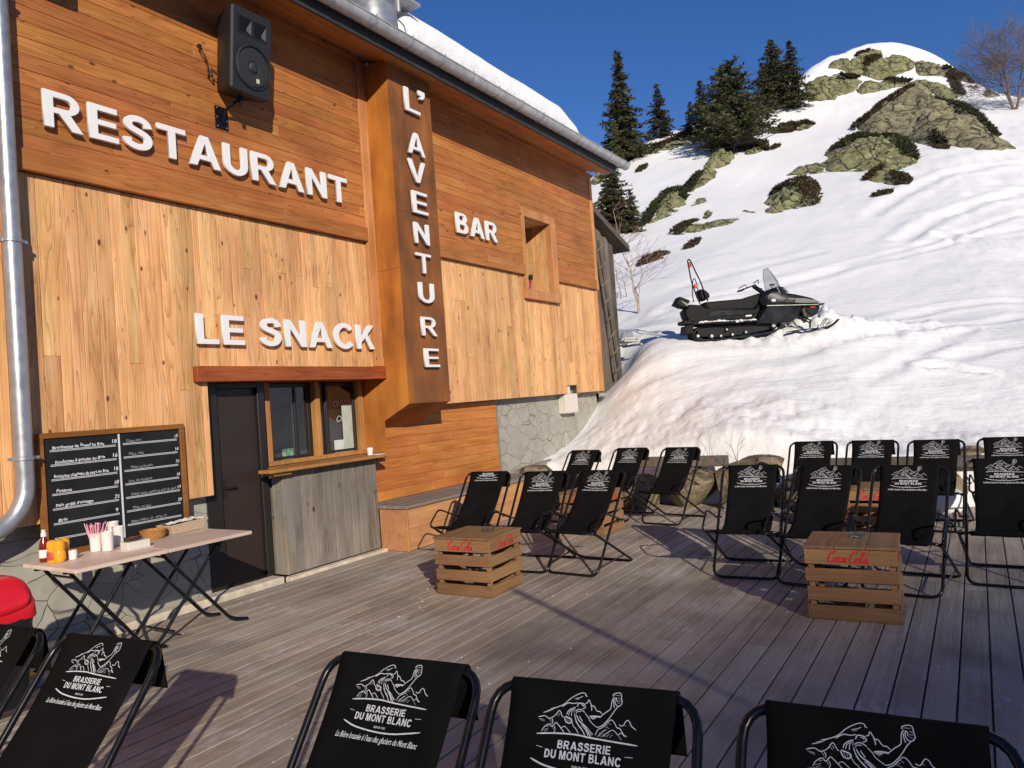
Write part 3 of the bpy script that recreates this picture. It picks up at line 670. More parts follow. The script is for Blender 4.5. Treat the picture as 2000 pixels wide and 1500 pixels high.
def scrub(outline, label, n=700, size=.35, mat='juniper', lift=.08, seed=1):
    n = int(n*1.5); size *= .62
    pts = [h for h in hit_many(outline) if h is not None]
    if len(pts) < 3: return
    rs = np.random.RandomState(seed); P2 = np.array([p[:2] for p in pts]); c = P2.mean(0); f = c/np.linalg.norm(c); s = np.array([-f[1], f[0]])
    Q = np.stack([(P2-c)@f, (P2-c)@s], -1); mn, mx = Q.min(0), Q.max(0)
    G = mn+(mx-mn)*rs.rand(n*6, 2); d = seg_dist(G, Q); clump = fbm(G[:, 0]*2.2+seed, G[:, 1]*2.2, 3)
    G = G[(d > -.04*(mx-mn).min()) & (clump > -.22)][:n]
    x, y = c[0]+G[:, 0]*f[0]+G[:, 1]*s[0], c[1]+G[:, 0]*f[1]+G[:, 1]*s[1]
    z = Tz(x, y)+rock_lift(x, y)+lift*rs.rand(len(x))*1.3
    b = MB(); leafy(b, np.stack([x, y, z], -1), size, .45+.5*fbm(x*1.5, y*1.5, 2), rs, .35, 3)
    o = b.build('juniper_shrub', M[mat]); tag(o, label, 'shrub', 'low juniper scrub on the slope')
def zA(pts): return [(1150+.4267*x, .4267*y) for x, y in pts]       # outlines were read off two enlargements
def zB(pts): return [(1550+.225*x, 60+.225*y) for x, y in pts]
rock(zB([(300,335),(400,258),(500,252),(560,212),(680,172),(770,172),(790,240),(860,202),(960,222),(1060,272),(1040,330),(900,390),(800,430),(700,430),(620,400),(500,380),(430,350)]), 2.6, 'topmost broad rock face just under the snow capped summit', 'rock', 1)
rock(zB([(1060,292),(1150,287),(1300,325),(1420,395),(1610,470),(1500,450),(1400,430),(1300,400),(1180,390),(1080,390)]), 1.4, 'narrow rock band running down the right shoulder of the summit', 'rock_brown', 2)
rock(zB([(90,495),(160,462),(250,392),(330,372),(430,372),(450,420),(600,432),(560,500),(430,560),(350,600),(240,610),(100,620)]), 2.4, 'pale yellow rock face behind the tall twin spruces', 'rock', 3)
rock(zB([(560,505),(620,462),(800,450),(1000,460),(1130,440),(1250,440),(1350,480),(1480,560),(1400,612),(1330,622),(1240,582),(1180,520),(1040,492),(850,505),(700,540),(590,560)]), 2.2, 'long stepped rock band between the summit face and the big crag', 'rock', 4)
rock(zB([(510,862),(600,792),(680,740),(720,680),(800,640),(880,572),(980,522),(1100,512),(1180,560),(1260,640),(1380,690),(1500,700),(1620,762),(1700,850),(1790,940),(1860,1012),(1780,1040),(1600,1040),(1400,1022),(1330,1012),(1200,992),(1000,970),(900,932),(790,912),(640,882)]), 3.0, 'biggest crag on the slope, cracked, with scrub along its crest', 'rock_brown', 5)
rock(zA([(1060,750),(1100,700),(1180,642),(1260,632),(1350,650),(1440,642),(1500,690),(1490,740),(1460,775),(1380,780),(1250,785),(1100,790)]), 1.7, 'rounded rock with bushy dark scrub cap in the middle of the slope', 'rock', 6)
rock(zA([(900,806),(950,768),(1060,745),(1090,760),(1100,790),(1000,800)]), .7, 'flat pale rock tongue left of the scrub capped rock', 'rock', 7)
rock(zA([(1255,826),(1290,796),(1370,776),(1430,800),(1480,826),(1470,848),(1400,850),(1330,838)]), .8, 'small rock with scrub at both ends under the biggest crag', 'rock', 8)
rock(zA([(800,977),(810,930),(850,880),(930,860),(990,832),(1040,850),(1055,890),(1040,935),(980,950),(900,970),(850,980)]), 1.3, 'egg shaped rock with brown scrub hood standing alone mid slope', 'rock', 9)
rock(zA([(375,1075),(410,1042),(480,1026),(520,1020),(580,1006),(650,1000),(700,1000),(640,1026),(560,1052),(480,1072)]), .6, 'lowest long flat rock above the snowmobile', 'rock', 10)
rock(zA([(270,1028),(300,980),(335,915),(390,880),(440,880),(450,905),(440,945),(380,985),(300,1020)]), 1.0, 'leaning mossy rock right of the bushy spruce by the eave', 'rock', 11)
rock(zA([(440,862),(490,802),(540,772),(580,776),(585,810),(530,845),(470,882)]), .9, 'squat rock up slope of the leaning mossy rock', 'rock', 12)
rock(zA([(525,767),(560,702),(590,687),(640,710),(670,720),(650,745),(600,772),(560,775)]), 1.4, 'pale angular rock at the foot of the broad pine', 'rock', 13)
rock(zA([(700,712),(740,690),(775,665),(800,690),(770,702),(720,712)]), .8, 'little rock under scrub right of the broad pine', 'rock', 14)
rock(zA([(940,600),(960,575),(1000,565),(1030,576),(1000,590),(960,602)]), .7, 'small rock poking out of scrub below the twin spruces', 'rock', 15)
rock(zA([(205,730),(240,682),(310,672),(400,642),(440,612),(500,602),(540,612),(530,640),(450,655),(390,680),(300,700),(240,722)]), .9, 'long brown rock rib on the left skyline beside the tall spruce', 'rock_brown', 16)
rock(zA([(455,951),(490,911),(545,906),(540,925),(490,940)]), .4, 'thin flat rock slab in the snow right of the mossy rock', 'rock', 17)
rock(zA([(520,1002),(530,976),(570,971),(560,990),(540,1006)]), .4, 'fist like small rock above the lowest long rock', 'rock', 18)
rock(zA([(698,968),(720,960),(780,974),(745,978)]), .25, 'sliver of rock beside the egg shaped rock', 'rock', 19)
rock(zA([(2,842),(20,802),(80,782),(92,802),(70,830),(30,848)]), 1.2, 'rock on the far left skyline under the gutter end', 'rock_brown', 20)
rock(zA([(16,955),(60,890),(85,868),(95,900),(60,940)]), 1.0, 'shaded rock left of the bushy spruce by the eave', 'rock_brown', 21)
rock(zB([(1640,560),(1660,520),(1700,515),(1800,560),(1760,580),(1680,582)]), .7, 'brown hummock on the right hand skyline', 'rock_brown', 22)
rock(zB([(1485,488),(1530,480),(1620,500),(1580,508)]), .4, 'dark sliver of rock on the right hand snow shoulder', 'rock_brown', 23)

scrub(zB([(510,870),(600,785),(700,725),(760,655),(900,560),(1000,512),(1130,508),(1190,560),(1100,570),(980,580),(900,620),(850,680),(750,720),(700,790),(620,862)]), 'dark scrub along the upper left crest of the biggest crag', 1500, .42, seed=1)
scrub(zB([(1240,650),(1400,672),(1550,700),(1640,760),(1720,860),(1790,940),(1700,900),(1600,820),(1450,742),(1330,702)]), 'scrub strip down the right edge of the biggest crag', 900, .40, 'juniper_green', seed=2)
scrub(zA([(1100,702),(1170,642),(1260,630),(1350,640),(1400,640),(1500,690),(1490,745),(1440,722),(1380,680),(1260,665),(1180,690),(1120,712)]), 'bushy dark cap of juniper on the rounded mid slope rock', 1200, .36, 'juniper_green', seed=3)
scrub(zA([(830,900),(880,862),(990,832),(1050,850),(1055,900),(1040,935),(990,950),(985,912),(900,902)]), 'brown juniper hood on the egg shaped rock', 800, .28, seed=4)
scrub(zA([(1255,830),(1290,800),(1350,780),(1350,802),(1300,826)]), 'scrub on the left end of the small rock under the crag', 300, .25, seed=5)
scrub(zA([(1385,822),(1440,812),(1480,826),(1470,850),(1400,848)]), 'scrub on the right end of the small rock under the crag', 300, .25, seed=6)
scrub(zA([(232,1032),(280,962),(340,882),(400,862),(450,872),(440,920),(400,892),(350,912),(310,962),(265,1025)]), 'green juniper strip on the left of the leaning mossy rock', 900, .30, 'juniper_green', seed=7)
scrub(zA([(430,862),(500,802),(530,800),(480,875),(450,885)]), 'juniper edge on the squat rock left side', 350, .28, 'juniper_green', seed=8)
scrub(zA([(840,612),(880,576),(980,556),(1030,576),(960,582),(920,606)]), 'scrub patch right of the broad pine foot', 600, .40, seed=9)
scrub(zA([(668,702),(680,672),(740,642),(820,652),(815,690),(760,672),(720,690)]), 'scrub cap over the little rock by the broad pine', 450, .38, seed=10)
scrub(zA([(240,690),(320,672),(440,612),(490,602),(480,640),(400,652),(320,690)]), 'dry scrub along the skyline rib by the tall spruce', 500, .40, seed=11)
scrub(zA([(225,1222),(262,1182),(330,1162),(362,1160),(350,1176),(300,1196)]), 'dead brown bush lying in the snow behind the birch sapling', 450, .22, seed=12)
scrub(zA([(432,1147),(470,1112),(512,1098),(500,1118),(470,1136)]), 'tiny dead bush in the snow above the snowmobile windscreen side', 150, .20, seed=13)
scrub(zA([(375,1075),(410,1040),(500,1025),(450,1060),(420,1076)]), 'brown scrub at the left end of the lowest long rock', 300, .25, seed=14)
scrub(zA([(1285,906),(1330,882),(1392,878),(1382,890),(1325,900)]), 'flat strip of scrub alone below the crag', 250, .22, seed=15)
scrub(zA([(826,688),(852,666),(880,664),(862,680)]), 'speck of scrub in the snow beneath the pine scrub', 120, .25, seed=16)
scrub(zA([(215,790),(238,760),(268,752),(262,772),(235,788)]), 'small brown bush in the snow under the left skyline', 200, .25, seed=17)
scrub(zB([(1300,320),(1420,380),(1620,470),(1560,465),(1400,420),(1300,360)]), 'dry scrub on the right shoulder rock band', 450, .45, seed=18)
scrub(zB([(1330,400),(1420,420),(1480,560),(1440,570),(1380,480)]), 'dark scrub gully at the right end of the stepped rock band', 450, .45, seed=19)
scrub(zB([(540,235),(560,212),(660,172),(650,220),(580,240)]), 'scrub tuft at the top left of the summit face', 200, .4, seed=20)
scrub(zB([(1190,992),(1230,962),(1340,1010),(1340,1035),(1250,1020)]), 'scrub at the foot of the biggest crag', 250, .35, seed=21)
scrub(zB([(640,310),(740,280),(760,320),(660,370),(620,400)]), 'brown scrub filling the middle crack of the summit face', 250, .45, seed=22)
scrub(zB([(410,430),(500,410),(580,440),(500,470),(430,470)]), 'brown scrub on the pale yellow rock face', 200, .45, seed=23)
scrub(zB([(800,450),(1000,452),(1030,480),(850,490)]), 'brown scrub strip on the stepped rock band', 300, .4, seed=24)
# ------------------------------------------------------------------ trees
def conifer(base, height, width, label, seed, mat='spruce', shape=1.0, bare=.06, lean=(0,0), density=1.0, size=None, cat='tree', droop=.35, irregular=.35):
    rs = np.random.RandomState(seed); root = thing('conifer', label, cat, tuple(base), 0, 'conifers on the slope')
    h = height; tr = MB()
    tr.tube([(lean[0]*h*t*t, lean[1]*h*t*t, h*t-.3*(t == 0)) for t in np.linspace(0, .98, 9)], [max(.028*h*(1-t)**.8*.5, .012) for t in np.linspace(0, .98, 9)], 7)
    cr = MB(); nw = int(25*density); s = size or .045*h+.06
    for i in range(nw):
        t = bare+(1-bare)*(i+.5*rs.rand())/nw
        rr = width*.5*(1-t)**shape*(.68+.52*rs.rand())+.02*h*(1-t)+.03
        nb = int(5+5.2*(1-t)*density)
        for k in range(nb):
            a = rs.rand()*2*pi; L = rr*(1-irregular+1.25*irregular*rs.rand()); 
            if rs.rand() < .14: L *= 1.35
            zb = h*t+rs.randn()*.012*h; o = np.array([lean[0]*h*t*t, lean[1]*h*t*t, zb]); d = np.array([cos(a), sin(a), 0])
            tip = o+d*L+np.array([0, 0, -droop*L*(1.1-t)+.12*L])
            if L > .5: tr.tube([o, o+d*L*.5+np.array([0,0,-.02*L]), tip], [.012*L+.006, .008*L+.004, .004], 4, cap=False)
            m = max(3, int(L/s*3.2)); 
            for q in range(m):
                u = (q+.7*rs.rand())/m; u = .24+.76*u
                p = o*(1-u)+tip*u+np.array([0, 0, .10*L*u*(1-u)*2]); side = np.array([-d[1], d[0], 0])*(rs.rand()-.5)*L*.50*(1.05-u); p = p+side
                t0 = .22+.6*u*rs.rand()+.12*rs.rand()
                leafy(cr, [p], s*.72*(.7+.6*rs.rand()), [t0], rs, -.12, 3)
    for q in range(10): leafy(cr, [np.array([lean[0]*h, lean[1]*h, h*(.93+.06*q/10)])], s*.55, [.5], rs, .9, 2)
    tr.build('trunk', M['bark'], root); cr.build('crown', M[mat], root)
    return root
def tree_at(px, py, top_y, wpx, label, seed, depth=None, **k):
    p = hit(px, py) if depth is None else dep(px, py, depth); d = float((p-CAM)@FWD); mpp = d/F_PX
    p = p.copy(); 
    if depth is None: p[2] = Tz(p[0], p[1])
    return conifer(p, (py-top_y)*mpp*1.02, wpx*mpp, label, seed, **k)
tree_at(1222, 322, 108, 104, 'tall slim spruce on the left skyline above the gutter end', 1, depth=58.5, density=1.5, shape=.85, irregular=.45)
tree_at(1206, 322, 238, 36, 'small yellowish young fir in front of the tall slim spruce', 2, depth=57, mat='pale_fir', density=.9, shape=.8)
tree_at(1290, 270, 164, 66, 'smaller spruce on the skyline right of the tall slim one', 3, density=1.1, shape=.9, irregular=.45)
tree_at(1374, 268, 158, 62, 'thin spruce with pointed top left of the broad pine', 4, density=1.1, shape=.85)
tree_at(1352, 260, 200, 40, 'low dark spruce half behind the thin pointed one', 14, density=.9, shape=.8)
tree_at(1434, 300, 124, 165, 'broad bushy green pine, widest tree on the slope', 5, mat='pine', density=1.7, shape=.42, droop=.05, irregular=.5, bare=.08)
tree_at(1516, 214, 78, 104, 'left and taller of the twin dark spruces near the summit', 6, density=1.4, shape=.75, irregular=.45)
tree_at(1552, 214, 82, 78, 'right one of the twin dark spruces near the summit', 7, density=1.3, shape=.75, irregular=.45)
tree_at(1495, 225, 122, 50, 'shorter spruce tucked against the left twin spruce', 15, density=1.0, shape=.8)
tree_at(1203, 458, 326, 96, 'bushy dark spruce seen below the gutter end beside the barn roof', 8, density=1.6, shape=.55, irregular=.5)
tree_at(1236, 452, 372, 40, 'low spruce skirt right of the bushy dark spruce', 9, density=.9, shape=.6)

def branchy(b, p, d, L, r, depth_, rs, spread=.6, bend=.25, kids=3, ratio=.68, minr=.004):
    pts = [np.array(p)]; dd = np.array(d, float); n = 4
    for i in range(n):
        dd = dd+rs.randn(3)*bend*.35; dd /= np.linalg.norm(dd); pts.append(pts[-1]+dd*L/n)
    b.tube(pts, [max(r*(1-.45*i/n), minr) for i in range(n+1)], 5 if r > .03 else 3, cap=False)
    if depth_ == 0: return
    for k in range(kids):
        i = 2+k % (n-1) if k else n; i = min(i, n); v = rs.randn(3); v -= dd*(v@dd); v /= np.linalg.norm(v)+1e-9
        nd = dd*cos(spread*(.5+rs.rand()))+v*sin(spread*(.5+rs.rand())); nd[2] += .10
        branchy(b, pts[i], nd/np.linalg.norm(nd), L*ratio*(.75+.5*rs.rand()), max(r*.58, minr), depth_-1, rs, spread, bend, kids, ratio, minr)
def bare_tree():
    p = hit(1982, 214); rs = np.random.RandomState(5); root = thing('bare_tree', 'leafless spreading tree on the right hand skyline at the picture edge', 'tree', tuple(p)); mpp = float((p-CAM)@FWD)/F_PX
    tr = MB(); cr = MB(); H = 165*mpp; ts = []
    for a, l in ((-.42, .42), (-.12, .50), (.25, .46), (.5, .38)):
        d = RIGHT*sin(a)*np.array([1, 1, 0])+np.array([0, 0, cos(a)]); d /= np.linalg.norm(d); pts = [np.array([0, 0, -.4])]
        for i in range(5): pts.append(pts[-1]+d*H*l/4.2+rs.randn(3)*.10)
        tr.tube(pts, [.024*H*(1-.14*i)*.72 for i in range(6)], 7, cap=False); ts.append((pts, d))
    for pts, d in ts:
        for i in range(2, 6):
            for k in range(4):
                v = d+rs.randn(3)*.75; v[2] = abs(v[2])*.7+.15; v /= np.linalg.norm(v)
                branchy(cr, pts[i], v, H*.21, .015*H*.3, 4, rs, .6, .35, 3, .74, .0065)
    tr.build('trunk', M['bare_bark'], root); cr.build('crown', M['bare_bark'], root)
bare_tree()
def sapling(px, py, top, label, seed, sc=1.0, mat='birch', name='birch_sapling', stems=((0, 1.0), (.06, .72))):
    p = hit(px, py); rs = np.random.RandomState(seed); root = thing(name, label, 'sapling', tuple(p)); mpp = float((p-CAM)@FWD)/F_PX; H = (py-top)*mpp
    tr = MB(); cr = MB(); lat = np.array([RIGHT[0], RIGHT[1], 0]); lat /= np.linalg.norm(lat)
    for off, hh in stems:
        pts = [lat*off*H*.3+np.array([0, 0, -.15])]
        for i in range(1, 10): pts.append(np.array([0, 0, H*hh*i/9])+lat*(off*H*.3-.16*H*hh*(i/9)**1.2+rs.randn()*.008*H)+rs.randn(3)*.01*H)
        tr.tube(pts, [.0105*H*(1-.095*i)*hh for i in range(10)], 6, cap=False)
        for i in range(2, 10):
            for k in range(2):
                a = rs.randn(3)*.5+lat*(1 if rs.rand() > .45 else -1); a[2] = .75; a /= np.linalg.norm(a)
                branchy(cr, pts[i], a, H*.26*(1.15-i/11), .003*H, 2, rs, .5, .25, 2, .6, .0013*H)
    tr.build('trunk', M[mat], root); cr.build('twigs', M['twig'], root)
sapling(1247, 612, 402, 'young birch with pale stem in the snow right of the barn', 3)
sapling(1212, 582, 500, 'small pinkish leafless bush hard by the barn wall', 8, mat='twig', name='leafless_bush', stems=((-.3, .9), (.1, 1.0), (.5, .8)))
# ------------------------------------------------------------------ the chalet (facade plane Y = 6.15, X runs along it)
WY = 6.15
chalet = thing('chalet', 'timber clad mountain chalet restaurant with snow on its roof', 'building', (6, 6.3, 0))
def off(o):   # children keep world coordinates
    o.matrix_parent_inverse = Matrix.Translation((-6, -6.3, 0)); return o
def cpart(mb, name, mat, **k): return off(mb.build(name, M[mat], chalet, **k))
def cut(rects, hole):
    out = []; hx0, hx1, hz0, hz1 = hole
    for x0, x1, z0, z1 in rects:
        if x1 <= hx0 or x0 >= hx1 or z1 <= hz0 or z0 >= hz1: out.append((x0, x1, z0, z1)); continue
        if x0 < hx0: out.append((x0, hx0, z0, z1))
        if x1 > hx1: out.append((hx1, x1, z0, z1))
        a, b = max(x0, hx0), min(x1, hx1)
        if z0 < hz0: out.append((a, b, z0, hz0))
        if z1 > hz1: out.append((a, b, hz1, z1))
    return [r for r in out if r[1]-r[0] > .012 and r[3]-r[2] > .012]
def hboards(x0, x1, z0, z1, h, seed):
    rs = random.Random(seed); out = []; z = z0
    while z < z1-.02:
        zt = min(z+h, z1); x = x0-rs.random()*3
        while x < x1:
            xe = x+rs.choice((2.4, 3.0, 3.6, 4.2)); a, b = max(x, x0), min(xe, x1)
            if b-a > .05: out.append((a+.0008, b-.0008, z+.0012, zt-.0012))
            x = xe
        z = zt
    return out
def vboards(x0, x1, zbot, z1, seed, wmin=.085, wmax=.135):
    rs = random.Random(seed); out = []; x = x0
    while x < x1-.03:
        w = rs.uniform(wmin, wmax); xe = min(x+w, x1); zb = zbot((x+xe)/2)
        zs = [zb]+([zb+rs.uniform(.5, (z1-zb)-.4)] if rs.random() < .30 and z1-zb > 1.3 else [])+[z1]
        for a, b in zip(zs[:-1], zs[1:]): out.append((x+.0012, xe-.0012, a, b-.0012))
        x = xe
    return out
HOLE = (10.47, 11.345, 3.47, 4.68)
# upper band of horizontal boards: left panel and right panel
b = MB()
for r in hboards(-2.5, 6.70, 3.87, 5.985, .128, 1): b.box(r[0], r[1], 6.115+random.random()*.002, 6.145, r[2], r[3])
for r in hboards(-2.5, 6.70, 3.70, 3.87, .17, 2): b.box(r[0], r[1], 6.085, 6.145, r[2], r[3])
for r in cut(hboards(7.62, 13.08, 3.87, 5.985, .128, 3), (10.40, 11.52, 3.30, 4.80)): b.box(r[0], r[1], 6.115+random.random()*.002, 6.145, r[2], r[3])
for r in cut(hboards(7.62, 13.08, 3.70, 3.87, .17, 4), (10.40, 11.52, 3.30, 4.80)): b.box(r[0], r[1], 6.085, 6.145, r[2], r[3])
cpart(b, 'upper_cladding', 'larch_h', bevel=.003)
# lower cladding of vertical planks
b = MB()
def zb_left(x): return .97 if x < 4.42 else 2.187
for r in vboards(-2.5, 4.42, zb_left, 3.70, 5): b.box(r[0], r[1], WY+random.random()*.003, 6.18, r[2], r[3])
for r in vboards(4.42, 6.84, zb_left, 3.70, 6): b.box(r[0], r[1], WY+random.random()*.003, 6.18, r[2], r[3])
rr = vboards(7.62, 13.05, lambda x: 1.680+.0105*(x-7.62), 3.70, 7, .10, .15)
for r in cut(cut(rr, (10.40, 11.52, 3.30, 4.80)), (11.66, 12.06, 1.0, 1.87)): b.box(r[0], r[1], WY+random.random()*.003, 6.18, r[2], r[3])
cpart(b, 'lower_cladding', 'larch_v', bevel=.003)
b = MB()
b.box(6.70, 6.848, 6.10, 6.18, 2.19, 5.97); cpart(b, 'corner_trim', 'larch_trim', bevel=.004)
b = MB(); b.box(13.08, 13.19, 6.105, 6.30, 3.70, 5.97); cpart(b, 'corner_trim', 'larch_trim', bevel=.004)
b = MB(); b.box(13.05, 13.17, 6.135, 6.30, 1.735, 3.698); cpart(b, 'corner_trim', 'larch_trim', bevel=.004)
# wall cores behind the cladding
b = MB()
b.box(-2.5, 4.40, 6.182, 6.42, 1.0, 5.95); b.box(4.40, 6.86, 6.182, 6.42, 2.06, 5.95); b.box(6.86, 10.40, 6.182, 6.42, 1.72, 5.95)
b.box(10.40, 11.50, 6.182, 6.42, 1.72, 3.40); b.box(10.40, 11.50, 6.182, 6.42, 4.75, 5.95); b.box(11.50, 13.15, 6.182, 6.42, 1.9, 5.95)
b.box(12.98, 13.15, 6.42, 12.0, .2, 5.95); b.box(-2.5, -2.3, 6.42, 12, -.4, 5.95); b.box(-2.5, 13.15, 11.8, 12.0, -.4, 5.95); b.box(-2.3, 12.98, 6.9, 11.8, -.2, -.1)
cpart(b, 'inner_wall', 'interior')
# stone base, recessed under the planks
b = MB(); b.box(-2.5, 4.46, 6.31, 6.60, -.35, 1.02)
cpart(b, 'stone_base', 'stone')
b = MB(); b.box(9.60, 13.2, 6.335, 6.60, -.35, 1.93); b.box(13.2, 13.45, 6.40, 6.9, -.3, 1.75)
cpart(b, 'stone_base', 'stone')
# kerb strip along the foot of the wall
b = MB(); 
b.box(-2.5, 5.16, 6.12, 6.309, -.2, .035); b.box(5.16, 6.62, 6.02, 6.12, -.2, .03)
cpart(b, 'foundation_kerb', 'plaster', bevel=.012)
# door in its dark frame
dr = MB(); dr.box(4.62, 5.10, 6.345, 6.40, .03, 1.98); door = cpart(dr, 'door', 'door', bevel=.004)
h = MB(); h.box(4.44, 4.62, 6.30, 6.42, .0, 2.06); h.box(5.10, 5.185, 6.30, 6.42, 0, 2.06); h.box(4.62, 5.10, 6.30, 6.42, 1.98, 2.035); h.box(5.185, 5.215, 6.36, 6.45, 1.0, 2.035); h.box(4.46, 5.2, 6.13, 6.345, -.02, .028)
fr = h.build('door_frame', M['door_frame'], door, bevel=.004)
for q in range(1):
    hh = MB(); hh.tube([(4.68, 6.345, 1.0), (4.68, 6.30, 1.0), (4.79, 6.30, 1.0)], .011, 8); hh.box(4.66, 4.70, 6.337, 6.345, .90, 1.08); hh.build('handle', M['door_frame'], door)
# lintel over door and counter
b = MB(); b.box(4.265, 6.848, 6.075, 6.148, 2.037, 2.185, (.4, .3, .2)); cpart(b, 'lintel', 'larch_lintel', bevel=.004)
b = MB(); b.box(4.42, 6.846, 6.15, 6.60, 2.040, 2.056); cpart(b, 'lintel_soffit', 'larch_lintel')
# serving window, set well back under the lintel
wf = MB(); WINY = 6.45
for x0, x1 in ((5.318, 5.386), (6.038, 6.102), (6.735, 6.812)): wf.box(x0, x1, WINY, WINY+.095, 1.18, 2.038)
wf.box(5.386, 6.038, WINY+.004, WINY+.095, 1.142, 1.19); wf.box(6.102, 6.735, WINY+.004, WINY+.095, 1.142, 1.19); wf.box(5.318, 5.386, WINY+.006, WINY+.095, 1.142, 1.179); wf.box(6.735, 6.812, WINY+.006, WINY+.095, 1.142, 1.179); wf.box(6.038, 6.102, WINY+.006, WINY+.095, 1.142, 1.179)
win = cpart(wf, 'serving_window', 'window_wood', bevel=.004)
b = MB(); c_ = MB()
for x0, x1, front in ((5.395, 5.80, 1), (5.76, 6.03, 0), (6.11, 6.30, 0), (6.245, 6.728, 1)):
    y = WINY+.06 if front else WINY+.09; wl = .035 if front else .05
    b.box(x0, x0+wl, y, y+.024, 1.195, 2.03); b.box(x1-wl, x1, y, y+.024, 1.195, 2.03); b.box(x0+wl, x1-wl, y, y+.024, 1.195, 1.225); b.box(x0+wl, x1-wl, y, y+.024, 1.985, 2.03)
    c_.add([(x0+wl, y+.012, 1.225), (x1-wl, y+.012, 1.225), (x1-wl, y+.012, 1.985), (x0+wl, y+.012, 1.985)], [(0, 1, 2, 3)])
b.build('sash', M['door_frame'], win, bevel=.003); c_.build('pane', M['glass'], win)
# kitchen behind the glass
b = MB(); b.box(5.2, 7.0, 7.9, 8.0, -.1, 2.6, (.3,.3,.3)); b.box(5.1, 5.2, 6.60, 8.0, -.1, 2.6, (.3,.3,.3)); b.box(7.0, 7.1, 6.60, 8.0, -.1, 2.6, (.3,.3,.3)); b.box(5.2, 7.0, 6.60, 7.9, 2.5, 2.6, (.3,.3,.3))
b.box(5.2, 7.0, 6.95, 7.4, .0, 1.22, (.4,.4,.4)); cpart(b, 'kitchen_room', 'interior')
def behind(px0, px1, py0, py1, Y): a, c = ony(px0, (py0+py1)/2, Y), ony(px1, (py0+py1)/2, Y); t, u = ony((px0+px1)/2, py0, Y), ony((px0+px1)/2, py1, Y); return a[0], c[0], u[2], t[2]
x0, x1, z0, z1 = behind(654, 673, 859, 891, 6.62); b = MB(); b.box(x0, x1, 6.62, 6.624, z0, z1); cpart(b, 'paper_sheet', 'napkin')
x0, x1, z0, z1 = behind(670, 692, 790, 888, 6.632); b = MB(); b.box(x0, x1, 6.632, 6.636, z0, z1); cpart(b, 'paper_sheet', 'paper_grey')
x0, x1, z0, z1 = behind(552, 577, 876, 899, 6.62); b = MB(); b.box(x0, x1, 6.62, 6.624, z0, z1); cpart(b, 'flyer', 'flyer')
b = MB(); b.box(6.30, 6.99, 6.70, 6.71, 1.20, 2.2); cpart(b, 'slate_panel', 'door')
b = MB(); b.box(6.848, 6.856, 6.155, 6.56, 1.142, 2.036); cpart(b, 'window_jamb', 'corten')
b = MB(); b.box(5.216, 5.300, 6.43, 6.56, 1.0, 2.038); cpart(b, 'window_jamb', 'door_frame')
# counter: ledge on grey weathered boards
b = MB(); b.box(4.93, 6.665, 5.965, 6.149, 1.105, 1.14); b.box(5.222, 6.845, 6.1495, 6.45, 1.104, 1.139); cpart(b, 'counter_ledge', 'window_wood', bevel=.006)
b = MB(); b.box(5.02, 5.25, 6.02, 6.115, 1.07, 1.105); cpart(b, 'ledge_bracket', 'window_wood', bevel=.003)
b = MB(); rs = random.Random(3); x = 5.235
while x < 6.605:
    xe = min(x+rs.uniform(.085, .15), 6.61); b.box(x+.0015, xe-.0015, 6.12+rs.random()*.006, 6.15, .035, 1.105); x = xe
b.box(5.205, 5.234, 6.125, 6.29, .035, 1.105); b.box(6.586, 6.612, 6.153, 6.312, .035, 1.105); b.box(5.25, 6.58, 6.155, 6.44, .02, 1.10)
cpart(b, 'counter_front', 'grey_wood', bevel=.004)
b = MB(); b.box(6.612, 6.86, 6.425, 6.5, -.2, 1.09); cpart(b, 'inner_wall', 'interior')
# bar window: deep timber reveal
b = MB()
b.box(10.385, 10.47, 6.09, 6.20, 3.47, 4.72); b.box(11.345, 11.53, 6.09, 6.20, 3.47, 4.72); b.box(10.385, 11.53, 6.095, 6.20, 4.68, 4.82); b.box(10.37, 11.545, 6.07, 6.20, 3.31, 3.468)
bw = cpart(b, 'bar_window', 'larch_trim', bevel=.004)
b = MB()
y = 6.2
while y < 6.72: b.box(11.345, 11.37, y, y+.128, 3.45, 4.70); b.box(10.445, 10.47, y, y+.128, 3.45, 4.70); y += .13
b.box(10.47, 11.345, 6.2, 6.72, 4.68, 4.70); b.box(10.47, 11.345, 6.2, 6.72, 3.44, 3.466)
b.build('reveal', M['larch_v'], bw, bevel=.002)
b = MB(); b.box(10.44, 11.37, 6.72, 6.76, 3.44, 4.70); b.build('pane', M['door_frame'], bw)
# roof, fascia, soffit, gutter, slates, snow
RX0, RX1 = -3.0, 13.05
b = MB()
b.add([(RX0, 5.50, 5.995), (RX1, 5.50, 5.995), (RX1, 12.3, 9.2), (RX0, 12.3, 9.2), (RX0, 5.50, 5.93), (RX1, 5.50, 5.93), (RX1, 12.3, 9.1), (RX0, 12.3, 9.1)], [(0,1,2,3),(7,6,5,4),(0,4,5,1),(1,5,6,2),(2,6,7,3),(3,7,4,0)])
roof = cpart(b, 'roof', 'slate')
b = MB(); b.box(RX0, 12.95, 5.47, 5.50, 5.775, 5.99); cpart(b, 'fascia', 'fascia', bevel=.004)
b = MB()
yy = 5.502
while yy < 6.10: b.box(RX0, 12.90, yy, min(yy+.118, 6.112), 5.80+.33*(yy-5.5), 5.82+.33*(yy-5.5)); yy += .12
b.box(RX0, 6.846, 6.07, 6.112, 5.90, 5.955); b.box(7.67, 13.19, 6.07, 6.112, 5.90, 5.955)
cpart(b, 'soffit', 'larch_h')
b = MB(); GX1 = 13.22
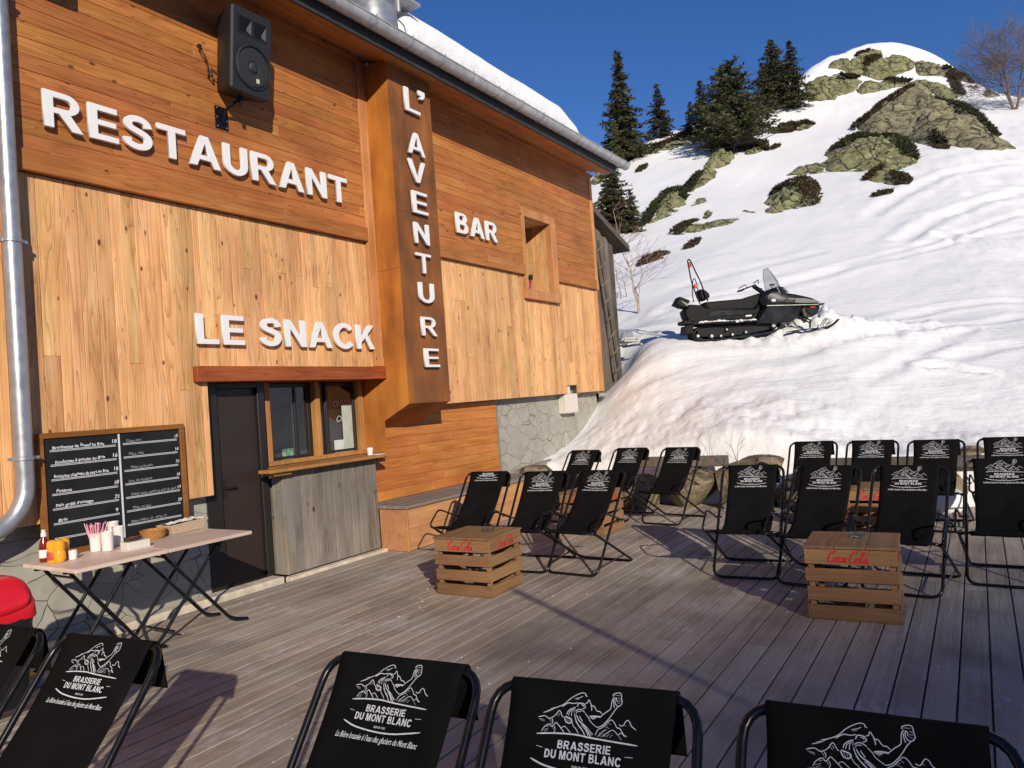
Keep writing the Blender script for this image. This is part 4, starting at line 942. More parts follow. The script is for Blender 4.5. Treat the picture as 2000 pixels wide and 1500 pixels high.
for i in range(0, 1):
    n = 14; prof = [(5.375+.092*cos(pi+pi*k/n), 5.965+.098*sin(pi+pi*k/n)) for k in range(n+1)]; inner = [(5.375+.086*cos(pi+pi*k/n), 5.967+.092*sin(pi+pi*k/n)) for k in range(n+1)][::-1]
    ring = prof+inner; m = len(ring)
    vs = [(x, y, z+.0035*(x-5)) for x in (RX0, GX1) for y, z in ring]; b.add(vs, [(k, (k+1) % m, m+(k+1) % m, m+k) for k in range(m)], (.5,.5,.5))
    b.add([(GX1, y, z+.0035*(GX1-5)) for y, z in prof], [tuple(range(len(prof)))])
b.tube([(RX0, 5.283, 5.965-.028), (GX1, 5.283, 5.965+.0288)], .011, 8)
gut = cpart(b, 'gutter', 'zinc', smooth=True)
xs = [4.95+.62*i for i in range(-9, 14)]
for i, x in enumerate(xs):
    if x > 13.1: break
    g = MB(); g.tube([(x, 5.375+.097*cos(pi+pi*k/10), 5.965+.0035*(x-5)+.103*sin(pi+pi*k/10)) for k in range(-1, 12)], .007, 6); g.box(x-.012, x+.012, 5.47, 5.56, 5.955, 5.967)
    g.build('gutter_bracket', M['galv'], gut)
b = MB(); rs = random.Random(5); x = RX0
while x < 12.9:
    w = rs.uniform(.24, .34); z = 6.005+rs.random()*.02
    b.box(x, x+w-.006, 5.47+rs.random()*.03, 5.80, z, z+.018, None, None); 
    if rs.random() < .6: b.box(x+.03, x+w-.06, 5.50, 5.78, z+.02, z+.055)
    x += w
b.build('roof_slates', M['slate'], roof)
def roof_snow():
    b = MB(); xs = np.linspace(RX0+.1, 12.16, 190); prof = [(5.74, .10), (5.70, .20), (5.69, .34), (5.72, .47), (5.80, .56), (5.98, .63), (6.4, .66), (7.5, .64), (9.5, .60), (11.9, .55)]
    rows = []
    for x in xs:
        e = min(1, max(0, (12.16-x)/.95)); k = math.sqrt(max(0, 1-(1-e)**2.2)); dip = 1-.75*float(sstep(6.05, 6.3, x)*sstep(7.35, 7.1, x))
        row = []
        for y, h in prof:
            zr = 5.995+(y-5.50)*.471; hh = .06+(h-.06)*k*(dip if y < 6.6 else 1)
            row.append((x, y+.04*float(fbm(x*1.5, y*2+h*3, 3))+(1-k)*.05+(.25*(1-dip) if y < 5.9 else 0), zr+hh+.035*float(fbm(x*.9, h*2+4, 3))*k))
        rows.append(row)
    m = len(prof); vs = [v for r in rows for v in r]
    fs = [(i*m+j, (i+1)*m+j, (i+1)*m+j+1, i*m+j+1) for i in range(len(rows)-1) for j in range(m-1)]
    base = len(vs); fs.append(tuple((len(rows)-1)*m+j for j in range(m)))
    b.add(vs, fs, (0, 0, 0)); o = b.build('roof_snow', M['snow'], roof, smooth='all')
roof_snow()
# flue through the eave
fl = MB(); cx, cy = 6.74, 5.82
fl.lathe([(.285, 5.95), (.285, 6.42), (.292, 6.43), (.292, 6.445), (.285, 6.455), (.285, 6.78), (.292, 6.79), (.292, 6.805), (.285, 6.815), (.285, 7.6)], 28, (cx, cy, 0))
flue = cpart(fl, 'flue_pipe', 'galv', smooth=True)
b = MB(); b.box(7.0, 7.42, 5.60, 6.05, 6.70, 6.74); b.box(7.02, 7.06, 5.64, 6.0, 6.5, 6.70); b.build('flue_flashing', M['zinc'], flue, bevel=.006)
b = MB(); b.tube(smooth_path([(7.03, 5.68, 6.42), (7.13, 5.66, 6.36), (7.17, 5.66, 6.22), (7.22, 5.68, 6.14)]), .012, 6); b.build('flue_cable', M['zinc'], flue)
# rainwater pipe with its elbow
b = MB(); PX, PY = 2.742, 6.035
b.tube(smooth_path([(PX, 5.4, 5.90), (PX, 5.45, 5.75), (PX, 5.8, 5.55), (PX, PY, 5.35)], 6)+[(PX, PY, 4.6)], .061, 18)
b.tube([(PX, PY, 5.0), (PX, PY, 3.15)], .0605, 20); b.tube([(PX, PY, 3.20), (PX, PY, 1.42)], .064, 20)
b.tube(smooth_path([(PX, PY, 1.44), (PX, PY, 1.30), (PX-.015, PY, 1.19), (PX-.075, PY, 1.075), (PX-.19, PY, .985), (PX-.34, PY, .93), (PX-.9, PY, .74), (PX-1.6, PY, .5)], 8), .0625, 20)
dp = cpart(b, 'downpipe', 'galv', smooth=True)
for z in (1.47, 3.10, 4.98):
    g = MB(); g.lathe([(.066, z), (.074, z+.004), (.074, z+.026), (.066, z+.03)], 20, (PX, PY, 0)); g.box(PX+.07, PX+.105, PY-.012, PY+.012, z+.004, z+.028); g.box(PX-.105, PX-.07, PY-.012, PY+.012, z+.004, z+.028); g.tube([(PX+.09, PY, z+.015), (PX+.09, 6.15, z+.015)], .006, 6)
    g.build('pipe_clamp', M['galv'], dp, smooth=True)

# ------------------------------------------------------------------ rusty steel sign box
box = thing('steel_sign_box', 'tall rust coloured steel box with slanted underside running down the facade', 'sign box', (7.25, 6.0, 1.7))
def on(o, parent): o.matrix_parent_inverse = Matrix.Translation(parent.location).inverted(); return o
b = MB()
for z0, z1 in ((3.352, 5.90), (None, 3.348)):
    for xa, xb in ((6.851, 6.855), (7.655, 7.659)):
        poly = [(5.748, z0), (6.149, z0), (6.149, z1), (5.748, z1)] if z0 else [(5.748, 1.716), (6.149, 1.527), (6.149, z1), (5.748, z1)]
        b.add([(x, y, z) for x in (xa, xb) for y, z in poly], [(3,2,1,0),(4,5,6,7),(0,1,5,4),(1,2,6,5),(2,3,7,6),(3,0,4,7)])
b.box(6.851, 7.659, 5.744, 5.7478, 5.7, 5.88)
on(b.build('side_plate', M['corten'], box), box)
# lower tail of the sides reaches back under the planks to the recessed wall
b = MB()
for xa, xb in ((6.851, 6.855), (7.655, 7.659)):
    b.add([(x, y, z) for x in (xa, xb) for y, z in [(6.1495, 1.527), (6.331, 1.441), (6.331, 2.03), (6.1495, 2.03)]], [(3,2,1,0),(4,5,6,7),(0,1,5,4),(1,2,6,5),(2,3,7,6),(3,0,4,7)])
on(b.build('side_plate', M['corten'], box), box)
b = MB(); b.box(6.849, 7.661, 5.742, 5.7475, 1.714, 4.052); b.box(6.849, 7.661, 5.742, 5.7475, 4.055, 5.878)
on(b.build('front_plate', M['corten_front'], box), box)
b = MB(); b.add([(6.855, 5.748, 1.717), (7.655, 5.748, 1.717), (7.655, 6.33, 1.443), (6.855, 6.33, 1.443), (6.855, 5.748, 1.722), (7.655, 5.748, 1.722), (7.655, 6.33, 1.448), (6.855, 6.33, 1.448)], [(0,1,2,3),(7,6,5,4),(0,4,5,1),(1,5,6,2),(2,6,7,3),(3,7,4,0)])
on(b.build('underside_plate', M['corten'], box), box)

# ------------------------------------------------------------------ block letters
def arc(cx, cy, r, a0, a1, n=10, ry=None): return [(cx+r*cos(rad(a0+(a1-a0)*i/n)), cy+(ry or r)*sin(rad(a0+(a1-a0)*i/n))) for i in range(n+1)]
def thick(path, w):
    P = [np.array(p[:2], float) for p in path]; L = []; R_ = []
    for i, p in enumerate(P):
        t = (P[min(i+1, len(P)-1)]-P[max(i-1, 0)]); t /= np.linalg.norm(t); n = np.array([-t[1], t[0]]); L.append(tuple(p+n*w/2)); R_.append(tuple(p-n*w/2))
    return L+R_[::-1]
def glyphs(s=.2):
    k = 1-s
    G = {}
    G['E'] = (.66, [[(0,0),(.66,0),(.66,.85*s),(s,.85*s),(s,.5-.4*s),(.61,.5-.4*s),(.61,.5+.4*s),(s,.5+.4*s),(s,1-.85*s),(.645,1-.85*s),(.645,1),(0,1)]])
    G['L'] = (.62, [[(0,0),(.62,0),(.62,.85*s),(s,.85*s),(s,1),(0,1)]])
    G['T'] = (.74, [[(.37-s/2,0),(.37+s/2,0),(.37+s/2,1-.85*s),(.74,1-.85*s),(.74,1),(0,1),(0,1-.85*s),(.37-s/2,1-.85*s)]])
    G['I'] = (s, [[(0,0),(s,0),(s,1),(0,1)]])
    G['N'] = (.76, [[(0,0),(.95*s,0),(.95*s,.66),(.76-s,0),(.76,0),(.76,1),(.76-.95*s,1),(.76-.95*s,.36),(s,1),(0,1)]])
    G['M'] = (.90, [[(0,0),(.95*s,0),(.95*s,.70),(.45-.45*s,0),(.45+.45*s,0),(.90-.95*s,.70),(.90-.95*s,0),(.90,0),(.90,1),(.90-1.4*s,1),(.45,.30),(1.4*s,1),(0,1)]])
    G['V'] = (.86, [[(0,1),(1.1*s,1),(.43,1.25*s),(.86-1.1*s,1),(.86,1),(.43+.58*s,0),(.43-.58*s,0)]])
    G['A'] = (.90, [[(0,0),(1.08*s,0),(1.08*s+.075,.215),(.9-1.08*s-.075,.215),(.9-1.08*s,0),(.9,0),(.45+.57*s,1),(.45-.57*s,1)], [(.21+.62*s,.215+.8*s),(.69-.62*s,.215+.8*s),(.45,1-1.25*s)]])
    G['K'] = (.80, [[(0,0),(s,0),(s,.27),(.36,.45),(.80-1.22*s,0),(.80,0),(.36+.66*s,.60),(.79,1),(.79-1.28*s,1),(s,.55),(s,1),(0,1)]])
    G['U'] = (.74, [thick([(s/2,1),(s/2,.4)]+arc(.37,.37,.37-s/2,180,360,14,.37-s*.45)[1:-1]+[(.74-s/2,.4),(.74-s/2,1)], s)])
    G['R'] = (.80, [[(0,0),(s,0),(s,.41),(.30,.41),(.80-1.22*s,0),(.80,0),(.545,.435)]+arc(.455,.715,.285,-62,90,10)+[(0,1)], [(s,.41+.8*s)]+arc(.44,.705+.0*s,.295-.8*s,-90,90,8)+[(s,1-.85*s)]])
    G['P'] = (.70, [[(0,0),(s,0),(s,.39),(.40,.39)]+arc(.40,.695,.305,-88,90,10)+[(0,1)], [(s,.39+.8*s)]+arc(.40,.695,.305-.82*s,-90,90,8)+[(s,1-.85*s)]])
    G['B'] = (.74, [[(0,0),(.44,0)]+arc(.44,.285,.285,-90,62,9)+arc(.42,.755,.245,-50,90,8)+[(0,1)], [(s,.8*s)]+arc(.42,.29,.29-.8*s,-90,90,8,.29-.8*s)+[(s,.58-.8*s)], [(s,.57+.45*s)]+arc(.40,.755,.235-.78*s,-90,90,8,.21-.4*s)+[(s,1-.8*s)]])
    G['D'] = (.76, [[(0,0),(.32,0)]+arc(.32,.5,.44,-90,90,14,.5)+[(0,1)], [(s,.85*s)]+arc(.32,.5,.44-s,-90,90,12,.5-.85*s)+[(s,1-.85*s)]])
    G['O'] = (.86, [arc(.43,.5,.43,0,354,24,.515), arc(.43,.5,.43-s,0,352,22,.515-.85*s)])
    G['C'] = (.82, [thick(arc(.44,.5,.44-s/2,38,322,20,.515-.43*s), s)])
    G['S'] = (.70, [thick([p for p in smooth_path([(.60,.70),(.555,.84),(.42,.925-.06*s),(.27,.92-.06*s),(.15,.85),(.115,.735),(.18,.62),(.35,.545),(.50,.48),(.585,.385),(.585,.25),(.50,.13),(.36,.075+.06*s),(.22,.09+.06*s),(.11,.17),(.075,.31)], 3)], s*.95)])
    G["'"] = (.22, [[(.0,1),(.22,1),(.22,.80),(.15,.63),(.03,.60),(.03,.68),(.09,.70),(.11,.79),(0,.79)]])
    return G
GL = {s: glyphs(s) for s in (.16, .195, .205)}
def letter(ch, width, height, depth, mat, parent, M4, s=.205, name='letter'):
    """one extruded letter, outline + counters, as its own mesh; local x right, z up, y into the wall"""
    w0, loops = GL[s][ch]; cu = bpy.data.curves.new('glyph', 'CURVE'); cu.dimensions = '2D'; cu.fill_mode = 'BOTH'; cu.extrude = depth/2; cu.bevel_depth = .002 if depth > .01 else 0; cu.bevel_resolution = 1; cu.offset = -.002 if depth > .01 else 0
    for lp in loops:
        sp = cu.splines.new('POLY'); sp.points.add(len(lp)-1); sp.use_cyclic_u = True
        for p, (x, y) in zip(sp.points, lp): p.co = (x/w0*width, y*height, 0, 1)
    ob = bpy.data.objects.new('glyph', cu); COL.objects.link(ob); dg = bpy.context.evaluated_depsgraph_get()
    me = bpy.data.meshes.new_from_object(ob.evaluated_get(dg)); bpy.data.objects.remove(ob); bpy.data.curves.remove(cu)
    me.transform(M4); me.materials.clear(); me.materials.append(M[mat]); me.name = name
    if parent is None: return me
    o = bpy.data.objects.new(name, me); COL.objects.link(o); o.parent = parent
    if parent.matrix_world != Matrix(): o.matrix_parent_inverse = Matrix.Translation(parent.location).inverted()
    return o
UPR = Matrix(((1,0,0,0),(0,0,-1,0),(0,1,0,0),(0,0,0,1)))      # glyph plane (x,y) -> wall (x,z), facing -Y
def word(text, x0, x1, z0, z1, y, label, s=.195, depth=.030, gap=.13, space=.40):
    root = thing('letter_sign', label, 'lettering', ((x0+x1)/2, y, z0)); H = z1-z0
    ws = [(GL[s][c][0] if c != ' ' else space-gap) for c in text]; tot = sum(ws)+gap*(len(text)-1); k = (x1-x0)/tot; x = x0
    kern = {('T','A'): .10, ('R','A'): .04, ('A','U'): .04, ('N','A'): .05, ('A','C'): .06}
    for i, (c, w) in enumerate(zip(text, ws)):
        if c != ' ': letter(c, w*k, H, depth, 'white_paint', root, Matrix.Translation((x, y-depth/2-.028, z0)) @ UPR, s)
        x += (w+gap)*k
        if i+1 < len(text): x -= kern.get((c, text[i+1]), 0)*k*.5
    return root
word('RESTAURANT', 3.035, 6.40, 4.082, 4.378, 6.115, 'big white block letters RESTAURANT under the loudspeaker')
word('LE SNACK', 4.30, 6.72, 2.394, 2.68, 6.15, 'white block letters LE SNACK above the serving window')
word('BAR', 8.51, 9.57, 4.095, 4.385, 6.115, 'short white lettering BAR beside the deep window')
root = thing('letter_sign', "vertical white lettering L'AVENTURE on the rusty steel box", 'lettering', (7.3, 5.74, 2))
for ch, px0, px1, py0, py1 in (('L',789,819,172,224),("'",816,828,178,198),('A',795,829,257,307),('V',797,831,311,361),('E',804,835,372,422),('N',808,838,433,481),('T',812,842,492,538),('U',817,848,549,596),('R',822,853,616,660),('E',828,858,677,721)):
    cx_, cz_ = (px0+px1)/2, (py0+py1)/2
    c0 = ony(cx_, cz_, 5.70); top = ony(cx_, py0+1, 5.70)[2]; bot = ony(cx_, py1-3, 5.70)[2]; lft = ony(px0, cz_, 5.70)[0]; rgt = ony(px1, cz_, 5.70)[0]
    hgt = (top-bot)*.90 if ch != "'" else (top-bot)*1.0
    Hh = hgt if ch != "'" else hgt/.4; wd = (rgt-lft)*.93
    letter(ch, wd, Hh, .03, 'white_paint', root, Matrix.Translation((c0[0]-wd/2, 5.70, c0[2]-hgt/2-(Hh*.6 if ch == "'" else 0))) @ UPR, .16)
# the chalked words behind the serving window
def line_text(text, H, mat, parent, M4, name='lettering', shear=0.0, offset=0.0, width=None, align='LEFT', spacing=1.0, jit=0.0):
    cu = bpy.data.curves.new('t', 'FONT'); cu.body = text; cu.size = H/.70; cu.shear = shear; cu.offset = offset*H/.70; cu.space_character = spacing; cu.resolution_u = 2; cu.align_x = align
    ob = bpy.data.objects.new('t', cu); COL.objects.link(ob); dg = bpy.context.evaluated_depsgraph_get(); me = bpy.data.meshes.new_from_object(ob.evaluated_get(dg))
    bpy.data.objects.remove(ob); bpy.data.curves.remove(cu)
    if width and len(me.vertices):
        xs = [v.co.x for v in me.vertices]; k = width/(max(xs)-min(xs)); me.transform(Matrix.Diagonal((k, 1, 1, 1)))
    if jit:
        sd = random.random()*50
        for v in me.vertices: v.co.y += jit*H*float(fbm(v.co.x/H*.8+sd, 2.5, 2)); v.co.x += jit*.6*H*float(fbm(v.co.x/H*1.1+sd, v.co.y/H+9, 2))
    me.transform(M4); me.materials.clear(); me.materials.append(M[mat]); me.name = name
    if parent is None: return me
    o = bpy.data.objects.new(name, me); COL.objects.link(o); o.parent = parent
    if parent.location.length: o.matrix_parent_inverse = Matrix.Translation(parent.location).inverted()
    return o
x0, x1, z0, z1 = behind(650, 692, 781, 793, 6.69)
line_text('OUVERT', z1-z0, 'chalk', chalet, Matrix.Translation((x0, 6.69, z0)) @ UPR, 'window_writing', width=x1-x0, jit=.3)
x0, x1, z0, z1 = behind(656, 694, 811, 823, 6.69)
line_text('OPEN', z1-z0, 'chalk', chalet, Matrix.Translation((x0, 6.69, z0)) @ UPR, 'window_writing', width=x1-x0, jit=.3)

# ------------------------------------------------------------------ loudspeaker on its bracket
spk = thing('loudspeaker', 'black loudspeaker tilted down on a wall bracket above the word RESTAURANT', 'speaker', (4.83, 6.11, 4.64))
T = Matrix.Translation((4.845, 5.745, 5.215)) @ Matrix.Rotation(rad(6.5), 4, 'X')
def sp(mb, name, mat, par=None, **k):
    o = mb.build(name, M[mat], par or spk, **k)
    if par is None: o.matrix_parent_inverse = Matrix.Translation(spk.location).inverted()
    return o
b = MB(); W2, H2 = .235, .405
fr_ = round_loop([(-W2, 0, -H2), (W2, 0, -H2), (W2, 0, H2), (-W2, 0, H2)], .05, 5)
rings = [(.0, .93, -.012), (.018, 1, 0), (.10, 1, 0), (.30, .72, 0), (.315, .68, 0)]
m = len(fr_); vs = []; fs = []
for y, k, _ in rings: vs += [(p.x*k, y, p.z*(1-(1-k)*.35)) for p in fr_]
for i in range(len(rings)-1):
    for j in range(m): fs.append((i*m+j, i*m+(j+1) % m, (i+1)*m+(j+1) % m, (i+1)*m+j))
fs.append(tuple(range(m))[::-1]); fs.append(tuple((len(rings)-1)*m+j for j in range(m)))
b.add([tuple(T @ Vector(v)) for v in vs], fs); cab = sp(b, 'cabinet', 'speaker', smooth=True)
RX = Matrix.Rotation(rad(90), 4, 'X')     # lathe axis z -> -y
b = MB(); b.lathe([(.19, 0), (.19, .012), (.178, .016), (.172, .006), (.17, -.002)], 40, M=T @ Matrix.Translation((.012, 0, -.135)) @ RX @ Matrix.Diagonal((1.1,1.1,1.3,1))); sp(b, 'woofer_rim', 'speaker', smooth=True)
b = MB(); prof = [(.17, .003)]
for i in range(9): r = .165-i*.012; prof += [(r, .005), (r-.004, .0065), (r-.008, .005)]
prof += [(.05, .001), (.045, .010), (.03, .016), (.012, .018), (0, .018)]
b.lathe(prof, 40, M=T @ Matrix.Translation((.012, 0, -.135)) @ RX @ Matrix.Diagonal((1.1,1.1,1.6,1))); wf_ = sp(b, 'woofer', 'speaker_grille', smooth='all')
b = MB(); b.box(.045, .078, -.018, -.012, -.275, -.232, (.5,.5,.5), T); sp(b, 'sticker', 'sticker')
for sx in (-.088, .088):
    b = MB(); ow, ih = .082, .075; z0 = .235
    rect = lambda w, h, y, zz=z0: [(sx-w, y, zz-h), (sx+w, y, zz-h), (sx+w, y, zz+h), (sx-w, y, zz+h)]
    vs = rect(ow, ih+.012, -.006)+rect(ow-.008, ih, -.006)+rect(.022, .045, -.001); vs = [tuple(T @ Vector(v)) for v in vs]
    b.add(vs, [(i, (i+1) % 4, 4+(i+1) % 4, 4+i) for i in range(4)]); sp(b, 'horn_rim', 'speaker')
    b = MB(); b.add([tuple(T @ Vector(v)) for v in rect(ow-.008, ih, -.0065)], [(0, 1, 2, 3)], (0,0,0)); sp(b, 'horn_mouth', 'seat')
    b = MB(); vs = [(sx+.015, -.007, z0-.055), (sx+.070, -.007, z0-.070), (sx+.070, -.007, z0+.066), (sx+.005, -.018, z0-.03)]; b.add([tuple(T @ Vector(v)) for v in vs], [(0, 1, 3), (1, 2, 3), (2, 0, 3)]); sp(b, 'horn', 'speaker_horn')
b = MB(); b.box(4.655, 4.80, 6.104, 6.114, 4.53, 4.75); b.tube([(4.73, 6.10, 4.66), (4.74, 6.0, 4.73), (4.80, 5.90, 4.80)], .016, 8); b.tube([(4.80, 5.90, 4.72), (4.80, 5.90, 4.86)], .017, 8); b.tube([(4.73, 6.10, 4.58), (4.735, 6.04, 4.70)], .012, 6)
br = sp(b, 'bracket', 'black_steel')
for i, (x, z) in enumerate([(4.675, 4.55), (4.78, 4.55), (4.675, 4.64), (4.675, 4.73), (4.78, 4.62)]):
    b = MB(); b.lathe([(.008, 0), (.006, .005), (0, .006)], 8, M=Matrix.Translation((x, 6.104, z)) @ RX); o = b.build('screw', M['galv'], br)
b = MB(); b.tube(smooth_path([(4.52, 6.11, 5.28), (4.50, 6.08, 5.24), (4.54, 6.06, 5.18), (4.58, 6.07, 5.10), (4.565, 6.06, 5.03), (4.60, 6.04, 4.99), (4.585, 6.03, 5.05), (4.64, 6.02, 5.02)]), .008, 6)
b.lathe([(.022, -.01), (.02, .02), (0, .022)], 10, M=Matrix.Translation((4.52, 6.11, 5.28)) @ RX); sp(b, 'cable', 'speaker')
# unseen box added above the frame to cast the dark shape beside the downpipe
fl_t = thing('shadow_caster', 'unseen dark box added to cast a shadow beside the downpipe', 'shadow_caster', (2.97, 6.11, 5.4))
b = MB(); b.box(2.80, 3.12, 5.81, 5.93, 5.285, 5.50); on(b.build('housing', M['speaker'], fl_t, bevel=.03, seg=3), fl_t)
b = MB(); b.tube([(2.96, 5.93, 5.40), (2.96, 6.114, 5.40)], .018, 8); on(b.build('arm', M['black_steel'], fl_t), fl_t)
# ------------------------------------------------------------------ small things on the facade
pot = thing('flower_pot', 'pink flower pot with small plant on the sill of the deep window', 'flower pot', (10.66, 6.24, 3.47))
b = MB(); b.lathe([(.055, .001), (.075, .13), (.088, .132), (.092, .165), (.082, .167), (.078, .14), (0, .14)], 20); b.build('pot', M['pot'], pot, smooth=True)
b = MB(); rs_ = np.random.RandomState(4); leafy(b, [np.array([rs_.randn()*.03, rs_.randn()*.03, .15]) for _ in range(40)], .12, [.5]*40, rs_, .8, 2); b.build('plant', M['spruce'], pot)
mb_ = thing('meter_box', 'cream meter box fixed on the stone base under the planks', 'meter box', (11.87, 6.25, 1.37))
b = MB(); b.box(11.62, 12.10, 6.185, 6.333, 1.375, 1.72); on(b.build('cabinet', M['white_box'], mb_, bevel=.008, seg=2), mb_)
b = MB(); b.box(11.64, 12.08, 6.178, 6.184, 1.40, 1.70); on(b.build('door', M['white_box'], mb_, bevel=.004), mb_)
b = MB(); b.box(11.69, 11.86, 6.20, 6.33, 1.722, 1.93); on(b.build('cable_duct', M['white_box'], mb_, bevel=.006), mb_)
cup = thing('paper_cup', 'white paper cup at the right end of the serving ledge', 'cup', (6.50, 6.10, 1.141))
b = MB(); b.lathe([(.030, .001), (.040, .085), (.043, .088), (.037, .087), (.028, .006), (0, .006)], 18); b.build('cup', M['white_plastic'], cup, smooth=True)
b = MB(); b.box(6.54, 6.655, 6.0, 6.14, 1.1405, 1.146, (.5,.5,.5)); tag(b.build('paper_sheet', M['napkin'], bevel=.001), 'sheet of white paper lying on the serving ledge beside the cup', 'paper')
# ------------------------------------------------------------------ terrace deck
def deck():
    b = MB(); rs = random.Random(2); y0 = -7.0; pitch = .1472; n = int((6.015-y0)/pitch)
    shift = (-.093 - y0) % pitch
    y = y0+shift
    while y < 6.02:
        ya, yb = y+.0050, min(y+pitch-.0050, 6.018)
        if yb-ya > .02:
            x = -4.0-rs.random()*3
            while x < 10.9:
                xe = min(x+rs.choice((4.0, 4.5, 5.0)), 10.9); a, c = x+.0015, xe-.0015; zt = -.0005*rs.random()*4
                prof = [(ya, -.03), (ya, zt-.0015), (ya+.0015, zt), (yb-.0015, zt), (yb, zt-.0015), (yb, -.03)]
                vs = [(X, q[0], q[1]) for X in (a, c) for q in prof]; b.add(vs, [(i, i+1, 6+i+1, 6+i) for i in range(5)]+[tuple(range(6))[::-1], tuple(range(6, 12))], rt()); x = xe
        y += pitch
    o = b.build('terrace_deck', M['deck']); tag(o, 'weathered wooden terrace deck in front of the chalet', 'deck', kind='structure')
    b = MB(); b.box(-7, 10.85, -7, 6.0, -.3, -.045, (0, 0, 0)); tag(b.build('deck_substructure', M['door_frame']), 'dark joists under the terrace deck', 'deck', kind='structure')
deck()
def snow_crumbs():
    rs = np.random.RandomState(9); b = MB()
    for (cx, cy, n, s) in ((4.0, 2.4, 60, .5), (3.2, 2.9, 40, .45), (4.7, 4.2, 30, .3), (3.1, .4, 60, .8), (2.7, .1, 40, .5), (5, 0, 30, .8), (6.2, 2.8, 20, .7), (4, 5.4, 12, .5), (8, 1.6, 60, 1.4)):
        for _ in range(n):
            x, y = cx+rs.randn()*s, cy+rs.randn()*s*.5; r = .002+.007*rs.rand()**3
            if y > 5.9: continue
            b.add([(x-r, y-r*.7, .0015), (x+r, y-r*.5, .0015), (x+r*.6, y+r, .0015), (x-r*.6, y+r*.8, .0015), (x, y, .002+r*.6)], [(0, 1, 4), (1, 2, 4), (2, 3, 4), (3, 0, 4)], (0, 0, 0))
    tag(b.build('snow_crumbs', M['snow']), 'crumbs of frozen snow scattered over the deck boards', 'snow', kind='stuff')
snow_crumbs()
# ------------------------------------------------------------------ built-in bench
bench = thing('bench', 'built in wooden bench with grey top along the chalet wall', 'bench', (8.2, 6.0, 0))
b = MB()
for r in hboards(6.62, 9.75, .005, .490, .245, 31): b.box(r[0], r[1], 5.705, 5.73, r[2], r[3])
b.box(6.612, 6.632, 5.735, 6.118, .004, .49); on(b.build('front_panel', M['bench_front'], bench, bevel=.003), bench)
b = MB(); b.box(6.605, 6.64, 5.695, 5.728, .003, .492); on(b.build('corner_post', M['larch_trim'], bench, bevel=.003), bench)
b = MB()
for y in (5.67, 5.835, 6.0, 6.165): b.box(6.59, 9.80, y+.002, y+.163, .493, .533)
on(b.build('seat', M['bench_top'], bench, bevel=.006), bench)
b = MB()
for r in hboards(6.625, 9.595, .535, 1.047, .128, 33)+hboards(6.862, 9.595, 1.047, 1.69, .128, 34): b.box(r[0], r[1], 6.315, 6.334, r[2], r[3])
b.box(6.862, 9.595, 6.336, 6.42, -.1, 1.70); b.box(6.62, 6.862, 6.336, 6.42, -.1, 1.08); on(b.build('backrest', M['bench_back'], bench, bevel=.003), bench)
b = MB(); b.box(9.56, 9.60, 6.30, 6.3345, .53, 1.60); b.tube([(9.70, 6.10, .56), (11.0, 6.22, .60)], .05, 4); on(b.build('end_rail', M['bench_top'], bench), bench)

# ------------------------------------------------------------------ boulders edging the terrace
def boulder(x, y, rx, ry, rz, z, seed, label):
    bm = bmesh.new(); bmesh.ops.create_icosphere(bm, subdivisions=4, radius=1.0); rs = np.random.RandomState(seed)
    planes = [(lambda v: v/np.linalg.norm(v))(rs.randn(3)) for _ in range(9)]; cuts = [.48+.34*rs.rand() for _ in planes]
    for v in bm.verts:
        p = np.array(v.co)
        for n, c in zip(planes, cuts):
            d = p@n
            if d > c: p = p-n*(d-c)*.85
        q = p*(1+.10*float(fbm(p[0]*1.6+seed, p[1]*1.6+p[2]*1.3, 3))+.035*float(fbm(p[0]*7+seed, p[1]*7+p[2]*5, 3)))
        v.co = (q[0]*rx, q[1]*ry, q[2]*rz)
    bmesh.ops.rotate(bm, verts=bm.verts, cent=(0, 0, 0), matrix=Matrix.Rotation(rs.rand()*6.28, 3, 'Z'))
    me = bpy.data.meshes.new('boulder'); bm.to_mesh(me); bm.free(); me.polygons.foreach_set('use_smooth', [True]*len(me.polygons))
    try: me.set_sharp_from_angle(angle=rad(32))
    except Exception: pass
    me.materials.append(M['boulder']); o = bpy.data.objects.new('boulder', me); COL.objects.link(o); o.location = (x, y, z); tag(o, label, 'boulder', 'boulders edging the terrace')
for i, (x, y, rx, ry, rz, z, lab) in enumerate([
    (10.05, 6.02, .38, .34, .30, .45, 'tan rock at the far end of the bench'),
    (10.0, 5.45, .45, .40, .34, .20, 'rock below the bench end behind the left deckchairs'),
    (9.95, 4.85, .40, .42, .33, .20, 'rock behind the leftmost back row deckchair'),
    (10.15, 4.25, .42, .40, .30, .18, 'low rock between the two left back row deckchairs'),
    (10.28, 3.55, .40, .42, .33, .25, 'shadowed rock beneath the beam behind the left back row'),
    (10.35, 2.85, .50, .46, .40, .20, 'large tan boulder in the gap between the two deckchair groups'),
    (10.60, 2.60, .36, .42, .20, .48, 'rounded boulder on top of the large tan one'),
    (10.42, 2.05, .40, .40, .36, .22, 'boulder with dark crack left of the right back row'),
    (10.60, 1.35, .46, .44, .38, .20, 'boulder behind the first right back row deckchair'),
    (10.72, .60, .46, .44, .36, .20, 'boulder behind the second right back row deckchair'),
    (10.80, .12, .22, .24, .20, .50, 'small tan boulder peeking over the third right back row deckchair'),
    (10.85, -.35, .48, .44, .38, .18, 'boulder behind the gap right of the third back row deckchair'),
    (10.95, -1.15, .50, .48, .40, .18, 'boulder behind the last right back row deckchair')]):
    boulder(x, y, rx, ry, rz, z, 40+i, lab)
b = MB(); b.box(10.15, 10.32, 3.0, 4.4, .56, .70); tag(b.build('timber_beam', M['barn_wood'], bevel=.01), 'dark timber beam lying on the rocks behind the left back row', 'beam')
